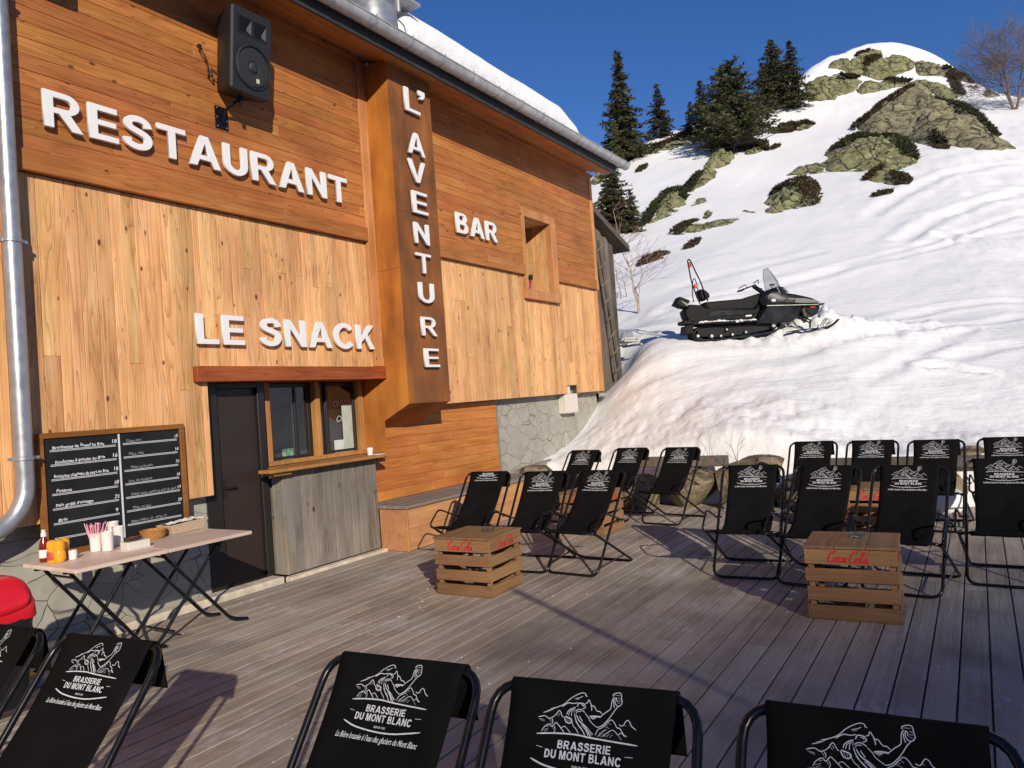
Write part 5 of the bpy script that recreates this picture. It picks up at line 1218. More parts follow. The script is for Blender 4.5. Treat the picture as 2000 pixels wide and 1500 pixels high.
b = MB(); b.box(10.50, 10.68, -.2, 1.9, .47, .60); tag(b.build('timber_beam', M['barn_wood'], bevel=.01), 'dark timber beam behind the right back row of deckchairs', 'beam')
def snow_block():
    bm = bmesh.new(); bmesh.ops.create_icosphere(bm, subdivisions=4, radius=1)
    for v in bm.verts:
        p = np.array(v.co); q = np.sign(p)*np.abs(p)**.65; q *= 1+.12*float(fbm(p[0]*2, p[1]*2+p[2], 3)); v.co = (q[0]*.22, q[1]*.27, q[2]*.15)
    me = bpy.data.meshes.new('snow_block'); bm.to_mesh(me); bm.free(); me.polygons.foreach_set('use_smooth', [True]*len(me.polygons)); me.materials.append(M['snow'])
    o = bpy.data.objects.new('snow_block', me); COL.objects.link(o); o.location = (10.1, .50, .12); tag(o, 'lump of old snow on the deck under the right back row', 'snow')
snow_block()
def weeds(px, py, d, label, seed, n=7, h=.35):
    rs = np.random.RandomState(seed); p = dep(px, py, d); root = thing('dry_weed', label, 'weed', tuple(p), 0, 'dry weeds at the snow edge'); b = MB()
    for _ in range(n): branchy(b, np.zeros(3), np.array([rs.randn()*.4, rs.randn()*.5, .8]), h*(.5+rs.rand()*.6), .004, 1, rs, .5, .25, 2, .5, .0018)
    b.build('stems', M['twig'], root)
weeds(1388, 905, 9.9, 'thin dry weed stems beside the large tan boulder', 1, 4, .3)
weeds(1440, 902, 9.9, 'reddish dry weeds above the boulder with the crack', 2, 5, .33)
# ------------------------------------------------------------------ an unseen pole, added to cast the thin line shadow across the deck
b = MB(); b.tube([(1.0, -3.27, 0), (-.13, -2.55, 3.2)], .03, 10); tag(b.build('shadow_pole', M['grey_wood']), 'unseen leaning pole added to cast a line shadow on the deck', 'pole')
# ------------------------------------------------------------------ deckchairs
# local frame: x = towards the back, y = across (left is +), z up; the front foot bar lies on x = 0
SLING = smooth_path([(.742,0,.722),(.734,0,.80),(.726,0,.862),(.714,0,.893),(.694,0,.898),(.676,0,.880),(.62,0,.800),(.52,0,.675),(.41,0,.555),(.31,0,.462),(.21,0,.408),(.11,0,.388),(.03,0,.400),(-.030,0,.425),(-.055,0,.424),(-.058,0,.402),(-.03,0,.392),(.06,0,.372)], 5)
SLING = [(p[0], p[2]) for p in SLING]
def _front_profile():
    pts = np.array(SLING); k0 = int(np.argmax(pts[:, 1])); pts = pts[k0:]; s = np.r_[0, np.cumsum(np.linalg.norm(np.diff(pts, axis=0), axis=1))]
    return pts, s
FP, FS = _front_profile()
def on_sling(u, v, lift=.0022):
    """u across (m, right +), v down from the top bar (m) -> local point just above the cloth"""
    x = np.interp(v, FS, FP[:, 0]); z = np.interp(v, FS, FP[:, 1]); x2 = np.interp(v+.01, FS, FP[:, 0]); z2 = np.interp(v+.01, FS, FP[:, 1]); x1 = np.interp(v-.01, FS, FP[:, 0]); z1 = np.interp(v-.01, FS, FP[:, 1])
    t = np.array([x2-x1, z2-z1]); t /= np.linalg.norm(t)+1e-9; n = np.array([t[1], -t[0]])     # pointing forwards/up
    if n[1] < 0: n = -n
    return (x+n[0]*lift, -u, z+n[1]*lift)
EW, EA = .262, rad(6.6)                       # emblem width in metres, and the tilt it was traced with
def tr(x, y):                                  # traced coordinates -> (u, v) metres, v measured from the emblem's base line
    dx, dy = (x-1050)/1450*EW, (y-735)/1450*EW
    return dx*cos(EA)+dy*sin(EA), -dx*sin(EA)+dy*cos(EA)
STROKES = [  # (half width in traced units, points)
 (5,[(415,410),(520,385),(600,350),(720,310),(830,230),(930,180),(1000,160),(1045,170),(1060,200)]),(4,[(525,360),(575,352),(625,343)]),(4,[(470,385),(560,370)]),
 (5,[(720,320),(800,290),(870,300),(940,290)]),(5,[(700,340),(760,305),(820,285)]),(4,[(890,235),(960,225),(1010,205)]),(4,[(900,252),(965,240)]),(4,[(1045,190),(1060,205),(1080,212)]),
 (6,[(925,345),(945,305),(975,298),(1010,305),(1040,315)]),(5,[(1030,310),(1048,350),(1035,365),(1000,372)]),(5,[(985,320),(1010,325),(1025,345)]),
 (5,[(900,405),(950,380),(1005,395),(1040,425)]),(4,[(910,435),(930,410),(990,410)]),(5,[(890,430),(900,500),(940,580),(1000,650),(1045,735)]),
 (6,[(915,450),(955,530),(1035,605),(1090,690),(1125,745)]),(5,[(960,470),(985,510),(1005,545)]),(4,[(1000,560),(1075,625),(1130,690),(1160,705)]),(4,[(985,585),(1055,655),(1090,735)]),(4,[(900,530),(960,610),(1020,680)]),
 (4,[(1040,430),(1090,490),(1110,530),(1165,585),(1222,625)]),(4,[(1050,620),(1110,690)]),(4,[(1075,660),(1150,730)]),
 (5,[(905,350),(835,372),(785,410),(772,450)]),(4,[(890,365),(850,410),(840,470)]),(4,[(865,375),(815,410),(800,460)]),(4,[(900,370),(880,420)]),
 (7,[(735,475),(765,545),(825,560),(850,520),(800,488),(742,470)]),(4,[(770,480),(785,540)]),(4,[(800,492),(812,548)]),(4,[(825,500),(835,540)]),(4,[(850,545),(872,600),(912,640),(950,700)]),
 (5,[(1050,300),(1075,300),(1100,255),(1122,300),(1150,345),(1172,340),(1222,412),(1255,412),(1292,450)]),(5,[(1128,330),(1140,365),(1138,405)]),
 (5,[(1260,490),(1340,432),(1412,388),(1430,320),(1448,255),(1478,232)]),(5,[(1212,622),(1290,600),(1400,500),(1478,402),(1535,350)]),
 (9,[(1105,482),(1160,475),(1220,480),(1275,490)]),(6,[(1125,502),(1165,498),(1205,496)]),(5,[(1150,520),(1180,512)]),
 (5,[(1460,222),(1460,192),(1520,176),(1570,190),(1576,260),(1582,310),(1542,352),(1492,332),(1478,272),(1500,240),(1512,300)]),(5,[(1460,255),(1462,330),(1472,372)]),(4,[(1530,240),(1565,262)]),(4,[(1525,275),(1568,292)]),(4,[(1520,305),(1555,322)]),(4,[(1470,205),(1555,212)]),
 (5,[(340,470),(440,455),(500,490),(550,480),(602,450),(662,388),(700,460),(722,480)]),(4,[(355,488),(440,510)]),(4,[(375,505),(445,530)]),(4,[(625,440),(650,470)]),(4,[(650,420),(665,455)]),(5,[(550,490),(565,530),(555,565)]),(5,[(520,500),(545,545)]),
 (5,[(400,662),(440,602),(522,564),(552,602),(612,550),(642,572),(690,625),(740,684)]),(4,[(425,645),(500,622)]),(4,[(440,668),(492,645)]),(4,[(590,590),(602,640),(585,678)]),(4,[(560,590),(580,640)]),(4,[(470,600),(520,590)]),(4,[(690,625),(740,600),(790,642),(832,692)]),
 (5,[(1190,725),(1232,650),(1300,620),(1412,528),(1470,572),(1500,630),(1542,642),(1592,720),(1635,745)]),(5,[(1530,590),(1580,610),(1640,540),(1682,560),(1702,610),(1768,664)]),(4,[(1600,590),(1625,610)]),
 (4,[(1240,742),(1290,682),(1352,650)]),(4,[(1300,745),(1350,702),(1432,660),(1482,690),(1512,722),(1562,700),(1612,750)]),(4,[(1512,722),(1562,790)]),(4,[(1330,582),(1372,600)]),(4,[(1320,605),(1390,640)]),(4,[(1375,560),(1415,590)]),(4,[(1225,740),(1262,690)]),(4,[(1270,745),(1320,700)]),(4,[(1340,750),(1400,705)]),(4,[(1395,755),(1440,720)])]
BANDS = [(10,[(330,690),(600,690),(900,712),(1100,752),(1400,802),(1780,862)]),(11,[(255,1010),(450,1098),(700,1162),(1000,1212),(1300,1230),(1740,1202)]),(7,[(330,848),(425,872)]),(7,[(1605,1002),(1715,1010)])]
def build_print(wrapped=False):
    """the printed emblem and its words as thin ink on the cloth"""
    V, F = [], []; V0 = .035+ .098 - (.118 if wrapped else 0)      # base line of the emblem, measured down from the top bar
    def ribbon(hw, pts, k):
        P = smooth_path([(x, y, 0) for x, y in pts], 3) if len(pts) > 2 else pts; P = [np.array(tr(p[0], p[1])) for p in P]; hw = hw/1450*EW; n0 = len(V); m = len(P)
        for i, p in enumerate(P):
            t = P[min(i+1, m-1)]-P[max(i-1, 0)]; t = t/(np.linalg.norm(t)+1e-9); n = np.array([-t[1], t[0]]); w = hw*(1 if 0 < i < m-1 else .45)
            for sgn in (1, -1):
                q = p+n*w*sgn; V.append(on_sling(q[0], V0+q[1], .0020+.00001*k))
        for i in range(m-1): F.append((n0+2*i, n0+2*i+1, n0+2*i+3, n0+2*i+2))
    k = 0
    if not wrapped:
        for hw, pts in STROKES: ribbon(hw*1.05, pts, k); k += 1
    for hw, pts in BANDS[(1 if wrapped else 0):]: ribbon(hw, pts, k); k += 1
    def flat(me, u0, v0):
        n0 = len(V)
        for v in me.vertices: V.append(on_sling(u0+v.co.x, V0+v0-v.co.y, .0026))
        for p in me.polygons: F.append(tuple(n0+i for i in p.vertices))
    def caps(text, cx_, vbase, H, W, gap=.14, space=.36):
        ws = [(GL[.205][c][0] if c != ' ' else space-gap) for c in text]; kx = W/(sum(ws)+gap*(len(text)-1)); x = cx_-W/2
        for c, w in zip(text, ws):
            if c != ' ': me = letter(c, w*kx, H, 0.0, 'print', None, Matrix(), .205); flat(me, x, vbase); bpy.data.meshes.remove(me)
            x += (w+gap)*kx
    u1, v1 = tr(1022, 930); caps('BRASSERIE', u1, v1, .0195, .138)
    u2, v2 = tr(1000, 1062); caps('DU MONT BLANC', u2, v2, .0200, .198)
    u3, v3 = tr(970, 1150); me = line_text('DEPUIS 1820', .0055, 'print', None, Matrix(), offset=.012, width=.040); flat(me, u3-.02, v3); bpy.data.meshes.remove(me)
    me = line_text('La Bière brassée à l\u2019eau des glaciers du Mont Blanc', .0165, 'print', None, Matrix(), shear=.42, offset=.010, width=.285); flat(me, -.150, v3+.037); bpy.data.meshes.remove(me)
    me = bpy.data.meshes.new('printed_emblem'); me.from_pydata(V, [], F); me.validate(); me.materials.append(M['print']); me.name = 'printed_emblem'
    return me
def make_chair(name, wrapped=False, sd=0.0):
    root = thing(name, '', 'deckchair')
    r = .0125; W, WB = .275, .300
    b = MB(); b.tube(round_loop([(0, -W, .0125), (0, W, .0125), (.70, W, .885), (.70, -W, .885)], .085, 5), r, 8, closed=True); b.build('back_frame', M['black_steel'], root, smooth='all')
    b = MB(); b.tube(round_loop([(.68, -WB, .0125), (.68, WB, .0125), (-.042, WB, .412), (-.042, -WB, .412)], .07, 5), r, 8, closed=True); b.build('seat_frame', M['black_steel'], root, smooth='all')
    for s in (-1, 1):
        b = MB(); y = s*(WB+.021); b.tube(round_loop([(-.035, y, .418), (-.055, y, .45), (.10, y, .562), (.17, y, .556), (.475, y, .445)], .05, 4, closed=False), .009, 7); b.tube([(-.05, y, .425), (-.02, s*WB, .40)], .012, 6); b.tube([(.44, s*(W-.01), .452), (.455, y+s*.012, .452)], .008, 6)
        b.build('armrest', M['black_steel'], root, smooth='all')
        b = MB(); yb = s*(W+.012); b.tube([(.055, yb, .085), (.30, yb+s*.004, .098), (.52, yb+s*.010, .112)], .006, 6); b.build('brace', M['black_steel'], root)
    # sling
    hw = .225; nv = 13; vs = []; m = len(SLING)
    for i, (x, z) in enumerate(SLING):
        f = i/(m-1); belly = (.012+.006*math.sin(sd*2.3))*math.sin(pi*min(1, max(0, (f-.30)/.5)))
        nar = .018*math.sin(pi*min(1, max(0, (f-.26)/.56)))
        for k in range(nv):
            u = -1+2*k/(nv-1); w = (hw-nar)*u; edge = .25 if f < .40 else 1.0
            vs.append((x+belly*(1-u*u)*.4+.005*edge*float(fbm(u*1.7+3+sd*7, f*10+u*3, 3)), w+.003*edge*float(fbm(f*14+sd*5, u+5, 2)), z-belly*(1-u*u)+.005*edge*float(fbm(u*1.5+sd*3, f*9+7-u*4, 3))))
    fs = [(i*nv+k, i*nv+k+1, (i+1)*nv+k+1, (i+1)*nv+k) for i in range(m-1) for k in range(nv-1)]
    b = MB(); b.add(vs, fs); sl = b.build('sling', M['cloth'], root, smooth='all')
    so_ = sl.modifiers.new('thickness', 'SOLIDIFY'); so_.thickness = .0025; so_.offset = -1 if False else 0
    pr = bpy.data.objects.new('printed_emblem', build_print(wrapped)); COL.objects.link(pr); pr.parent = sl
    return root
chairs_a = [make_chair('deckchair', False, s) for s in (0.0, 1.0, 2.1)]; chair_b = make_chair('deckchair', True, .6); _turn = [0]
_used = {}
def put_chair(A, B, label, group, wrapped=False, z=0):
    """A, B: the sling's top left and top right corner seen from the front (x, y)"""
    A, B = np.array(A), np.array(B); c = (A+B)/2; d = B-A; ang = math.atan2(d[0], -d[1])       # 0 = facing -X
    src = chair_b if wrapped else chairs_a[_turn[0] % 3]; _turn[0] += 1
    o = src if not _used.get(src.name) else copy_tree(src); _used[src.name] = True
    fx = np.array([cos(ang), sin(ang)]); p = c-fx*.694
    o.location = (p[0], p[1], z); o.rotation_euler = (0, 0, ang); o['label'] = label; o['group'] = group
G1, G2, G3 = 'deckchairs by the bench and left crate', 'deckchairs on the right of the terrace', 'deckchairs in the foreground'
def row(p): return p
put_chair((6.786,4.866),(6.829,4.417),'deckchair nearest the bench corner, only words showing, emblem wrapped over its top', G1, True)
put_chair((6.745,4.126),(6.790,3.690),'middle deckchair of three between the left crate and the bench', G1)
put_chair((6.819,3.500),(6.785,3.043),'third deckchair from the bench, in front of the half hidden far crate', G1)
put_chair((9.411,4.964),(9.352,4.510),'far row deckchair in front of the stone base and snow edge', G1)
put_chair((9.574,4.330),(9.520,3.875),'middle far row deckchair of the left group, before the dark beam', G1)
put_chair((9.438,3.571),(9.373,3.117),'far row deckchair just left of the large tan boulder', G1)
put_chair((7.070,2.067),(7.101,1.614),'deckchair at the left end of the front row right of the large tan boulder', G2)
put_chair((6.991,1.395),(6.937,.942),'deckchair right behind the crate with the ashtray, left of its glass', G2)
put_chair((6.920,.745),(6.866,.298),'deckchair behind the right edge of the crate with the ashtray', G2)
put_chair((7.336,.092),(7.310,-.36),'front row deckchair cut by the right picture edge', G2)
put_chair((9.751,2.000),(9.744,1.545),'back row deckchair right of the large tan boulder, leftmost of its row', G2)
put_chair((9.660,1.328),(9.634,.872),'back row deckchair over the far crate with the half hidden red script', G2)
put_chair((9.482,.670),(9.440,.214),'back row deckchair in front of the grey snow lump', G2)
put_chair((9.564,.003),(9.53,-.45),'back row deckchair cut by the right picture edge', G2)
put_chair((1.400,3.600),(1.446,3.150),'foreground deckchair beside the red bin, cut by the left picture edge', G3)
put_chair((1.461,2.952),(1.520,2.502),'foreground deckchair in front of the folding tables', G3)
put_chair((1.688,1.756),(1.732,1.308),'foreground deckchair alone at the bottom centre left', G3)
put_chair((1.702,1.130),(1.768,.684),'foreground deckchair at the bottom right of centre', G3)
put_chair((1.796,.482),(1.828,.032),'foreground deckchair at the bottom right corner, only its emblem top in view', G3)
# ------------------------------------------------------------------ crates with the red script
SCRIPT = [ # hand drawn strokes, x right, y up, unit = cap height
 (.085,[(.78,.86),(.66,1.0),(.42,.92),(.18,.62),(.10,.30),(.22,.06),(.42,.05),(.62,.22)]), (.05,[(.60,.98),(.52,.80),(.62,.68)]),
 (.075,[(.92,.50),(.78,.44),(.68,.22),(.76,.06),(.90,.10),(1.00,.30),(.96,.46),(.90,.50)]),
 (.075,[(1.34,.44),(1.24,.52),(1.12,.38),(1.10,.16),(1.20,.06),(1.36,.18)]),
 (.075,[(1.74,.48),(1.60,.48),(1.48,.26),(1.52,.08),(1.64,.14),(1.74,.40),(1.72,.18),(1.80,.07),(1.92,.18)]), (.05,[(1.96,.36),(2.10,.40)]),
 (.085,[(2.80,.84),(2.66,.98),(2.42,.86),(2.20,.50),(2.16,.20),(2.30,.04),(2.52,.08),(2.70,.26)]), (.055,[(2.62,1.0),(2.95,1.02),(3.30,.90),(3.70,.92),(3.98,1.02)]),
 (.075,[(2.98,.50),(2.84,.44),(2.76,.22),(2.84,.06),(2.98,.10),(3.08,.30),(3.04,.46),(2.98,.50)]),
 (.07,[(3.14,.16),(3.30,.50),(3.48,.86),(3.40,.94),(3.28,.60),(3.24,.20),(3.32,.06),(3.44,.16)]),
 (.075,[(3.80,.48),(3.66,.48),(3.54,.26),(3.58,.08),(3.70,.14),(3.80,.40),(3.78,.18),(3.86,.06),(4.00,.14)])]
def script_mesh(width, M4):
    V, F = [], []; k = width/4.1
    for j, (hw, pts) in enumerate(SCRIPT):
        P = [np.array(p[:2]) for p in smooth_path([(x+.22*y, y, 0) for x, y in pts], 5)]; n0 = len(V); m = len(P)
        for i, p in enumerate(P):
            t = P[min(i+1, m-1)]-P[max(i-1, 0)]; t /= np.linalg.norm(t)+1e-9; n = np.array([-t[1], t[0]]); w = hw*.70*(.55+.9*abs(n[0]))*(1 if 0 < i < m-1 else .4)
            for s in (1, -1): q = p+n*w*s; V.append(((q[0]-2.05)*k, (q[1]-.12)*k*1.28, .00004*j))
        for i in range(m-1): F.append((n0+2*i, n0+2*i+1, n0+2*i+3, n0+2*i+2))
    me = bpy.data.meshes.new('red_script'); me.from_pydata(V, [], F); me.validate(); me.transform(M4); me.materials.append(M['red_print']); return me
def make_crate():
    root = thing('wooden_crate', '', 'crate'); D, W, H = .53, .58, .505     # x depth, y width; front face at x = 0 looking to -X
    rs = random.Random(12); zs = [(.385, .488), (.262, .352), (.132, .226), (.004, .098)]
    for nm, mat in (('slat_front', 'crate'), ('slat_back', 'crate')):
        for i, (z0, z1) in enumerate(zs):
            b = MB(); x = rs.uniform(-.006, .004)+(.0 if nm == 'slat_front' else D-.016); b.box(x, x+.014, -W/2+rs.uniform(-.004, .004), W/2+rs.uniform(-.004, .004), z0+rs.uniform(-.004, .003), z1+rs.uniform(-.003, .003)); o = b.build('slat', M[mat], root, bevel=.002)
            if nm == 'slat_front' and i == 0: top_f = (o, x)
    for sgn in (-1, 1):
        for i, (z0, z1) in enumerate(zs):
            b = MB(); y = sgn*(W/2-.010)+rs.uniform(-.003, .003); b.box(.017, D-.018, y-.007, y+.007, z0+rs.uniform(-.004, .003), z1+rs.uniform(-.003, .003)); o = b.build('slat', M['crate_x'], root, bevel=.002)
            if sgn < 0 and i == 0: top_s = (o, y-.007)
    for sx in (.017, D-.052):
        for sy in (-1, 1):
            b = MB(); y = sy*(W/2-.036); b.box(sx, sx+.034, y-.018, y+.018, .003, .486); b.build('corner_post', M['crate'], root, bevel=.002)
    b = MB(); n = 3
    for i in range(n): b.box(-.012, D+.008, -W/2-.008+i*(W+.016)/n+.0012, -W/2-.008+(i+1)*(W+.016)/n-.0012, .4895, .507)
    b.build('lid', M['crate_x'], root, bevel=.003)
    F4 = Matrix(((0,0,-1,0),(-1,0,0,0),(0,1,0,0),(0,0,0,1)))      # glyph (x right, y up) -> front face looking -X : right = -Y
    me = script_mesh(.272, Matrix.Translation((top_f[1]-.0012, .012, .403)) @ F4); o = bpy.data.objects.new('red_script', me); COL.objects.link(o); o.parent = top_f[0]
    S4 = Matrix(((1,0,0,0),(0,0,-1,0),(0,1,0,0),(0,0,0,1)))
    me = script_mesh(.265, Matrix.Translation((D/2, top_s[1]-.0012, .403)) @ S4); o = bpy.data.objects.new('red_script', me); COL.objects.link(o); o.parent = top_s[0]
    for q in range(1):
        b = MB()
        for y in (-W/2+.03, W/2-.03):
            for z in (.41, .46, .28, .33, .15, .20, .03, .08): b.lathe([(.004, 0), (.003, .0015), (0, .002)], 6, M=Matrix.Translation((-.0062, y, z)) @ Matrix.Rotation(rad(-90), 4, 'Y'))
        b.build('nail_heads', M['galv'], root)
    return root
crate0 = make_crate(); GC = 'slatted crates used as side tables'
def put_crate(x, y, rz, label, first=False, z=0):
    o = crate0 if first else copy_tree(crate0); o.location = (x, y, z); o.rotation_euler = (0, 0, rz); o['label'] = label; o['group'] = GC
put_crate(5.19, 3.885, rad(1.0), 'sunlit slatted crate at the left, red script on two faces', True)
put_crate(5.462, .822, rad(3.0), 'shaded slatted crate at the right with a glass ashtray on its lid')
put_crate(7.93, 4.12, rad(-4), 'far slatted crate mostly hidden behind the left front row deckchairs')
put_crate(8.36, .98, rad(2), 'far slatted crate glimpsed between two right front row deckchairs')
def ashtray(x, y, label):
    t = thing('ashtray', label, 'ashtray', (x, y, .508), 0, 'glass ashtrays'); b = MB()
    b.lathe([(.040, 0), (.056, .006), (.060, .034), (.057, .037), (.052, .034), (.048, .012), (.0, .010)], 28); b.build('bowl', M['ash_glass'], t, smooth=True)
ashtray(5.50, 3.80, 'glass ashtray on the sunlit left crate'); ashtray(5.80, .80, 'glass ashtray on the shaded right crate')
# ------------------------------------------------------------------ folding tables and what stands on them
def make_table(x0, x1, label, first):
    t = thing('folding_table', label, 'table', ((x0+x1)/2, 5.35, 0), 0, 'folding tables by the menu board'); cx_ = (x0+x1)/2
    def put(o): o.matrix_parent_inverse = Matrix.Translation((-cx_, -5.35, 0)); return o
    b = MB(); b.box(x0+.001, x1-.001, 5.01, 5.70, .738, .765); put(b.build('table_top', M['table'], t, bevel=.005, seg=2))
    r = .0135; a, c = x0+.03, x1-.03
    for y, s in ((5.27, 1), (5.60, -1)):
        b = MB(); b.tube(round_loop([(a+.06, y, .735), (a+.07, y, .70), (c-.02, y, .05), (c+.12, y-.02*s, .018)], .07, 5, closed=False), r, 8); put(b.build('leg', M['black_steel'], t, smooth='all'))
        b = MB(); yy = y+.03; b.tube(round_loop([(c-.06, yy, .735), (c-.07, yy, .70), (a+.04, yy, .05), (a-.04, yy, .018)], .07, 5, closed=False), r, 8); put(b.build('leg', M['black_steel'], t, smooth='all'))
    b = MB()
    for x, z in ((a+.10, .665), (c-.09, .665), (a+.14, .10)): b.tube([(x, 5.27, z), (x, 5.63, z)], .009, 6)
    b.box(a+.0, c, 5.20, 5.23, .715, .737); b.box(a, c, 5.58, 5.61, .715, .737); put(b.build('cross_rail', M['black_steel'], t))
make_table(2.545, 3.195, 'wood topped folding table nearer the bin and the downpipe', True)
make_table(3.20, 3.925, 'wood topped folding table nearer the brown door', False)
ZT = .766
def item(name, label, cat, px, py, group=None):
    p = onz(px, py, ZT); return thing(name, label, cat, (p[0], p[1], ZT), 0, group)
k = item('sauce_bottle', 'dark red ketchup bottle with white cap beside the yellow bottles', 'bottle', 88, 1097)
b = MB(); b.lathe([(.029, .001), (.033, .008), (.033, .10), (.028, .135), (.017, .165), (.015, .178), (.0, .178)], 20); b.build('bottle', M['ketchup'], k, smooth=True)
b = MB(); b.lathe([(.018, .175), (.018, .198), (.016, .200), (.013, .203), (.013, .222), (0, .224)], 16); b.build('cap', M['white_plastic'], k, smooth=True)
b = MB(); b.lathe([(.0335, .03), (.0338, .031), (.0338, .085), (.0335, .086)], 20); b.build('bottle_label', M['napkin'], k, smooth=True)
for i, (px, py, lab) in enumerate(((104, 1099, 'yellow mustard squeeze bottle leaning against the ketchup'), (117, 1098, 'middle yellow mustard squeeze bottle'), (126, 1093, 'yellow mustard squeeze bottle nearest the small white pot'))):
    t = item('mustard_bottle', lab, 'bottle', px, py, 'mustard bottles on the table'); b = MB(); b.lathe([(.022, .001), (.028, .012), (.030, .045), (.026, .075), (.030, .105), (.027, .128), (.014, .138), (0, .139)], 20); b.build('bottle', M['mustard'], t, smooth=True)
    b = MB(); b.lathe([(.0303, .02), (.0306, .03), (.0306, .06), (.028, .07)], 20); b.build('bottle_label', M['label_red' if i != 1 else 'mustard'], t, smooth=True); t.scale = (1.25, 1.25, 1.12)
t = item('small_pot', 'small white pot beside the mustard bottles', 'pot', 143, 1092); b = MB(); b.lathe([(.026, .001), (.028, .05), (.027, .062), (.022, .064), (0, .058)], 18); b.build('pot', M['white_plastic'], t, smooth=True)
def tumbler(px, py, h, r, label, straws=0):
    h *= 1.15; r *= 1.1
    t = item('plastic_tumbler', label, 'cup', px, py, 'white tumblers on the table'); b = MB(); b.lathe([(r*.84, .001), (r, h), (r*1.03, h+.003), (r*.95, h+.003), (r*.80, .01), (0, .01)], 20); b.build('tumbler', M['white_plastic'], t, smooth=True)
    if straws:
        b = MB(); rs = np.random.RandomState(3)
        for _ in range(straws): a = rs.rand()*6.28; q = r*.8*rs.rand()**.5; l = .16+.03*rs.rand(); lean = .55*rs.rand()+.1; a2 = a+rs.randn()*.4; b.tube([(q*.6*cos(a), q*.6*sin(a), .02), (q*.6*cos(a)+l*cos(a2)*lean*.7, q*.6*sin(a)+l*sin(a2)*lean*.5, .02+l)], .0035, 5)
        b.build('straws', M['pink'], t)
tumbler(188, 1076, .115, .040, 'white tumbler full of pink straws', 46)
tumbler(211, 1075, .118, .040, 'white tumbler between the straw one and the pale box'); tumbler(232, 1064, .120, .040, 'white tumbler behind the pale box')
tumbler(222, 1052, .118, .040, 'rear white tumbler beside the chalkboard divider')
t = item('napkin_box', 'pale napkin box with dark packets on top', 'box', 262, 1072); b = MB(); b.box(-.075, .10, -.05, .05, .004, .06, (.5,.5,.5)); b.build('box', M['white_box'], t, bevel=.006, seg=2)
b = MB(); b.box(-.09, .115, -.065, .065, .0005, .004, (.5,.5,.5)); b.build('tray', M['white_plastic'], t)
b = MB(); rs = random.Random(6)
for i in range(9): b.box(-.06+.03*(i % 4), -.035+.03*(i % 4), -.03+.02*(i//4), -.01+.02*(i//4), .061+.012*rs.random(), .075+.018*rs.random(), rt(), Matrix.Rotation(rs.uniform(-.3, .3), 4, 'Z'))
b.build('packets', M['choc'], t)
t = item('bread_basket', 'round wicker basket in front of the menu board', 'basket', 300, 1052); b = MB(); b.lathe([(.075, .001), (.092, .03), (.098, .065), (.102, .07), (.094, .072), (.085, .03), (0, .012)], 26); b.build('basket', M['wicker'], t, smooth=True)
t = item('bread_basket', 'long pale wicker basket lined with white paper', 'basket', 358, 1038); b = MB()
vs = [(-.15, -.07, .001), (.15, -.07, .001), (.15, .07, .001), (-.15, .07, .001), (-.19, -.09, .08), (.19, -.09, .09), (.19, .09, .09), (-.19, .09, .08), (-.175, -.075, .08), (.175, -.075, .09), (.175, .075, .09), (-.175, .075, .08), (-.14, -.06, .02), (.14, -.06, .02), (.14, .06, .02), (-.14, .06, .02)]
b.add(vs, [(3, 2, 1, 0)]+[(4*k+i, 4*k+(i+1) % 4, 4*k+4+(i+1) % 4, 4*k+4+i) for k in range(3) for i in range(4)]+[(12, 13, 14, 15)]); b.build('basket', M['wicker_pale'], t, bevel=.004)
b = MB(); rs = np.random.RandomState(2); n = 12; vs = [(-.17+.34*i/n, -.07+.14*j/4, .082+.02*rs.rand()) for i in range(n+1) for j in range(5)]; b.add(vs, [(i*5+j, (i+1)*5+j, (i+1)*5+j+1, i*5+j+1) for i in range(n) for j in range(4)]); b.build('lining', M['napkin'], t)
t.rotation_euler = (0, 0, rad(6))

# ------------------------------------------------------------------ menu board leaning on the planks
board = thing('menu_board', 'wood framed black menu board with white handwriting leaning on the wall', 'menu board', (3.5, 6.0, .70))
BL_, BR_, ZB, ZT_, YB, YT = 2.875, 4.115, .70, 1.662, 6.118, 6.122
def bp(u, v, d=0):   # u 0..1 across, v 0..1 up, d towards the viewer
    p = np.array([BL_+(BR_-BL_)*u, YB+(YT-YB)*v, ZB+(ZT_-ZB)*v]); n = np.array([0, -(ZT_-ZB), (YT-YB)]); n /= np.linalg.norm(n); return tuple(p+n*d)
def slab(b, u0, u1, v0, v1, d0, d1, tint=(.5,.4,.3)): b.add([bp(u0, v0, d1), bp(u1, v0, d1), bp(u1, v0, d0), bp(u0, v0, d0), bp(u0, v1, d1), bp(u1, v1, d1), bp(u1, v1, d0), bp(u0, v1, d0)], [(3,2,1,0),(4,5,6,7),(0,1,5,4),(1,2,6,5),(2,3,7,6),(3,0,4,7)], tint)
b = MB(); slab(b, .03, .97, .035, .965, -.012, 0); on(b.build('panel', M['blackboard'], board), board)
b = MB(); slab(b, 0, 1, .955, 1, -.014, .02); slab(b, 0, 1, 0, .045, -.014, .02); slab(b, 0, .036, .0455, .9545, -.014, .02, (.7,.4,.2)); slab(b, .964, 1, .0455, .9545, -.014, .02, (.6,.3,.8)); on(b.build('frame', M['chalk_wood'], board, bevel=.003), board)
b = MB(); slab(b, .512, .524, .05, .952, .0005, .004); on(b.build('divider', M['chalk'], board), board)
Bm = Matrix((Vector(bp(1, 0))-Vector(bp(0, 0)), Vector(bp(0, 1))-Vector(bp(0, 0)), Vector((0, 0, 1)))).transposed()
ux = Vector((1, 0, 0)); uv = (Vector(bp(0, 1))-Vector(bp(0, 0))).normalized(); un = ux.cross(uv)
def bmat(u, v): m = Matrix((ux, uv, un)).transposed().to_4x4(); m.translation = Vector(bp(u, v, .0012)); return m
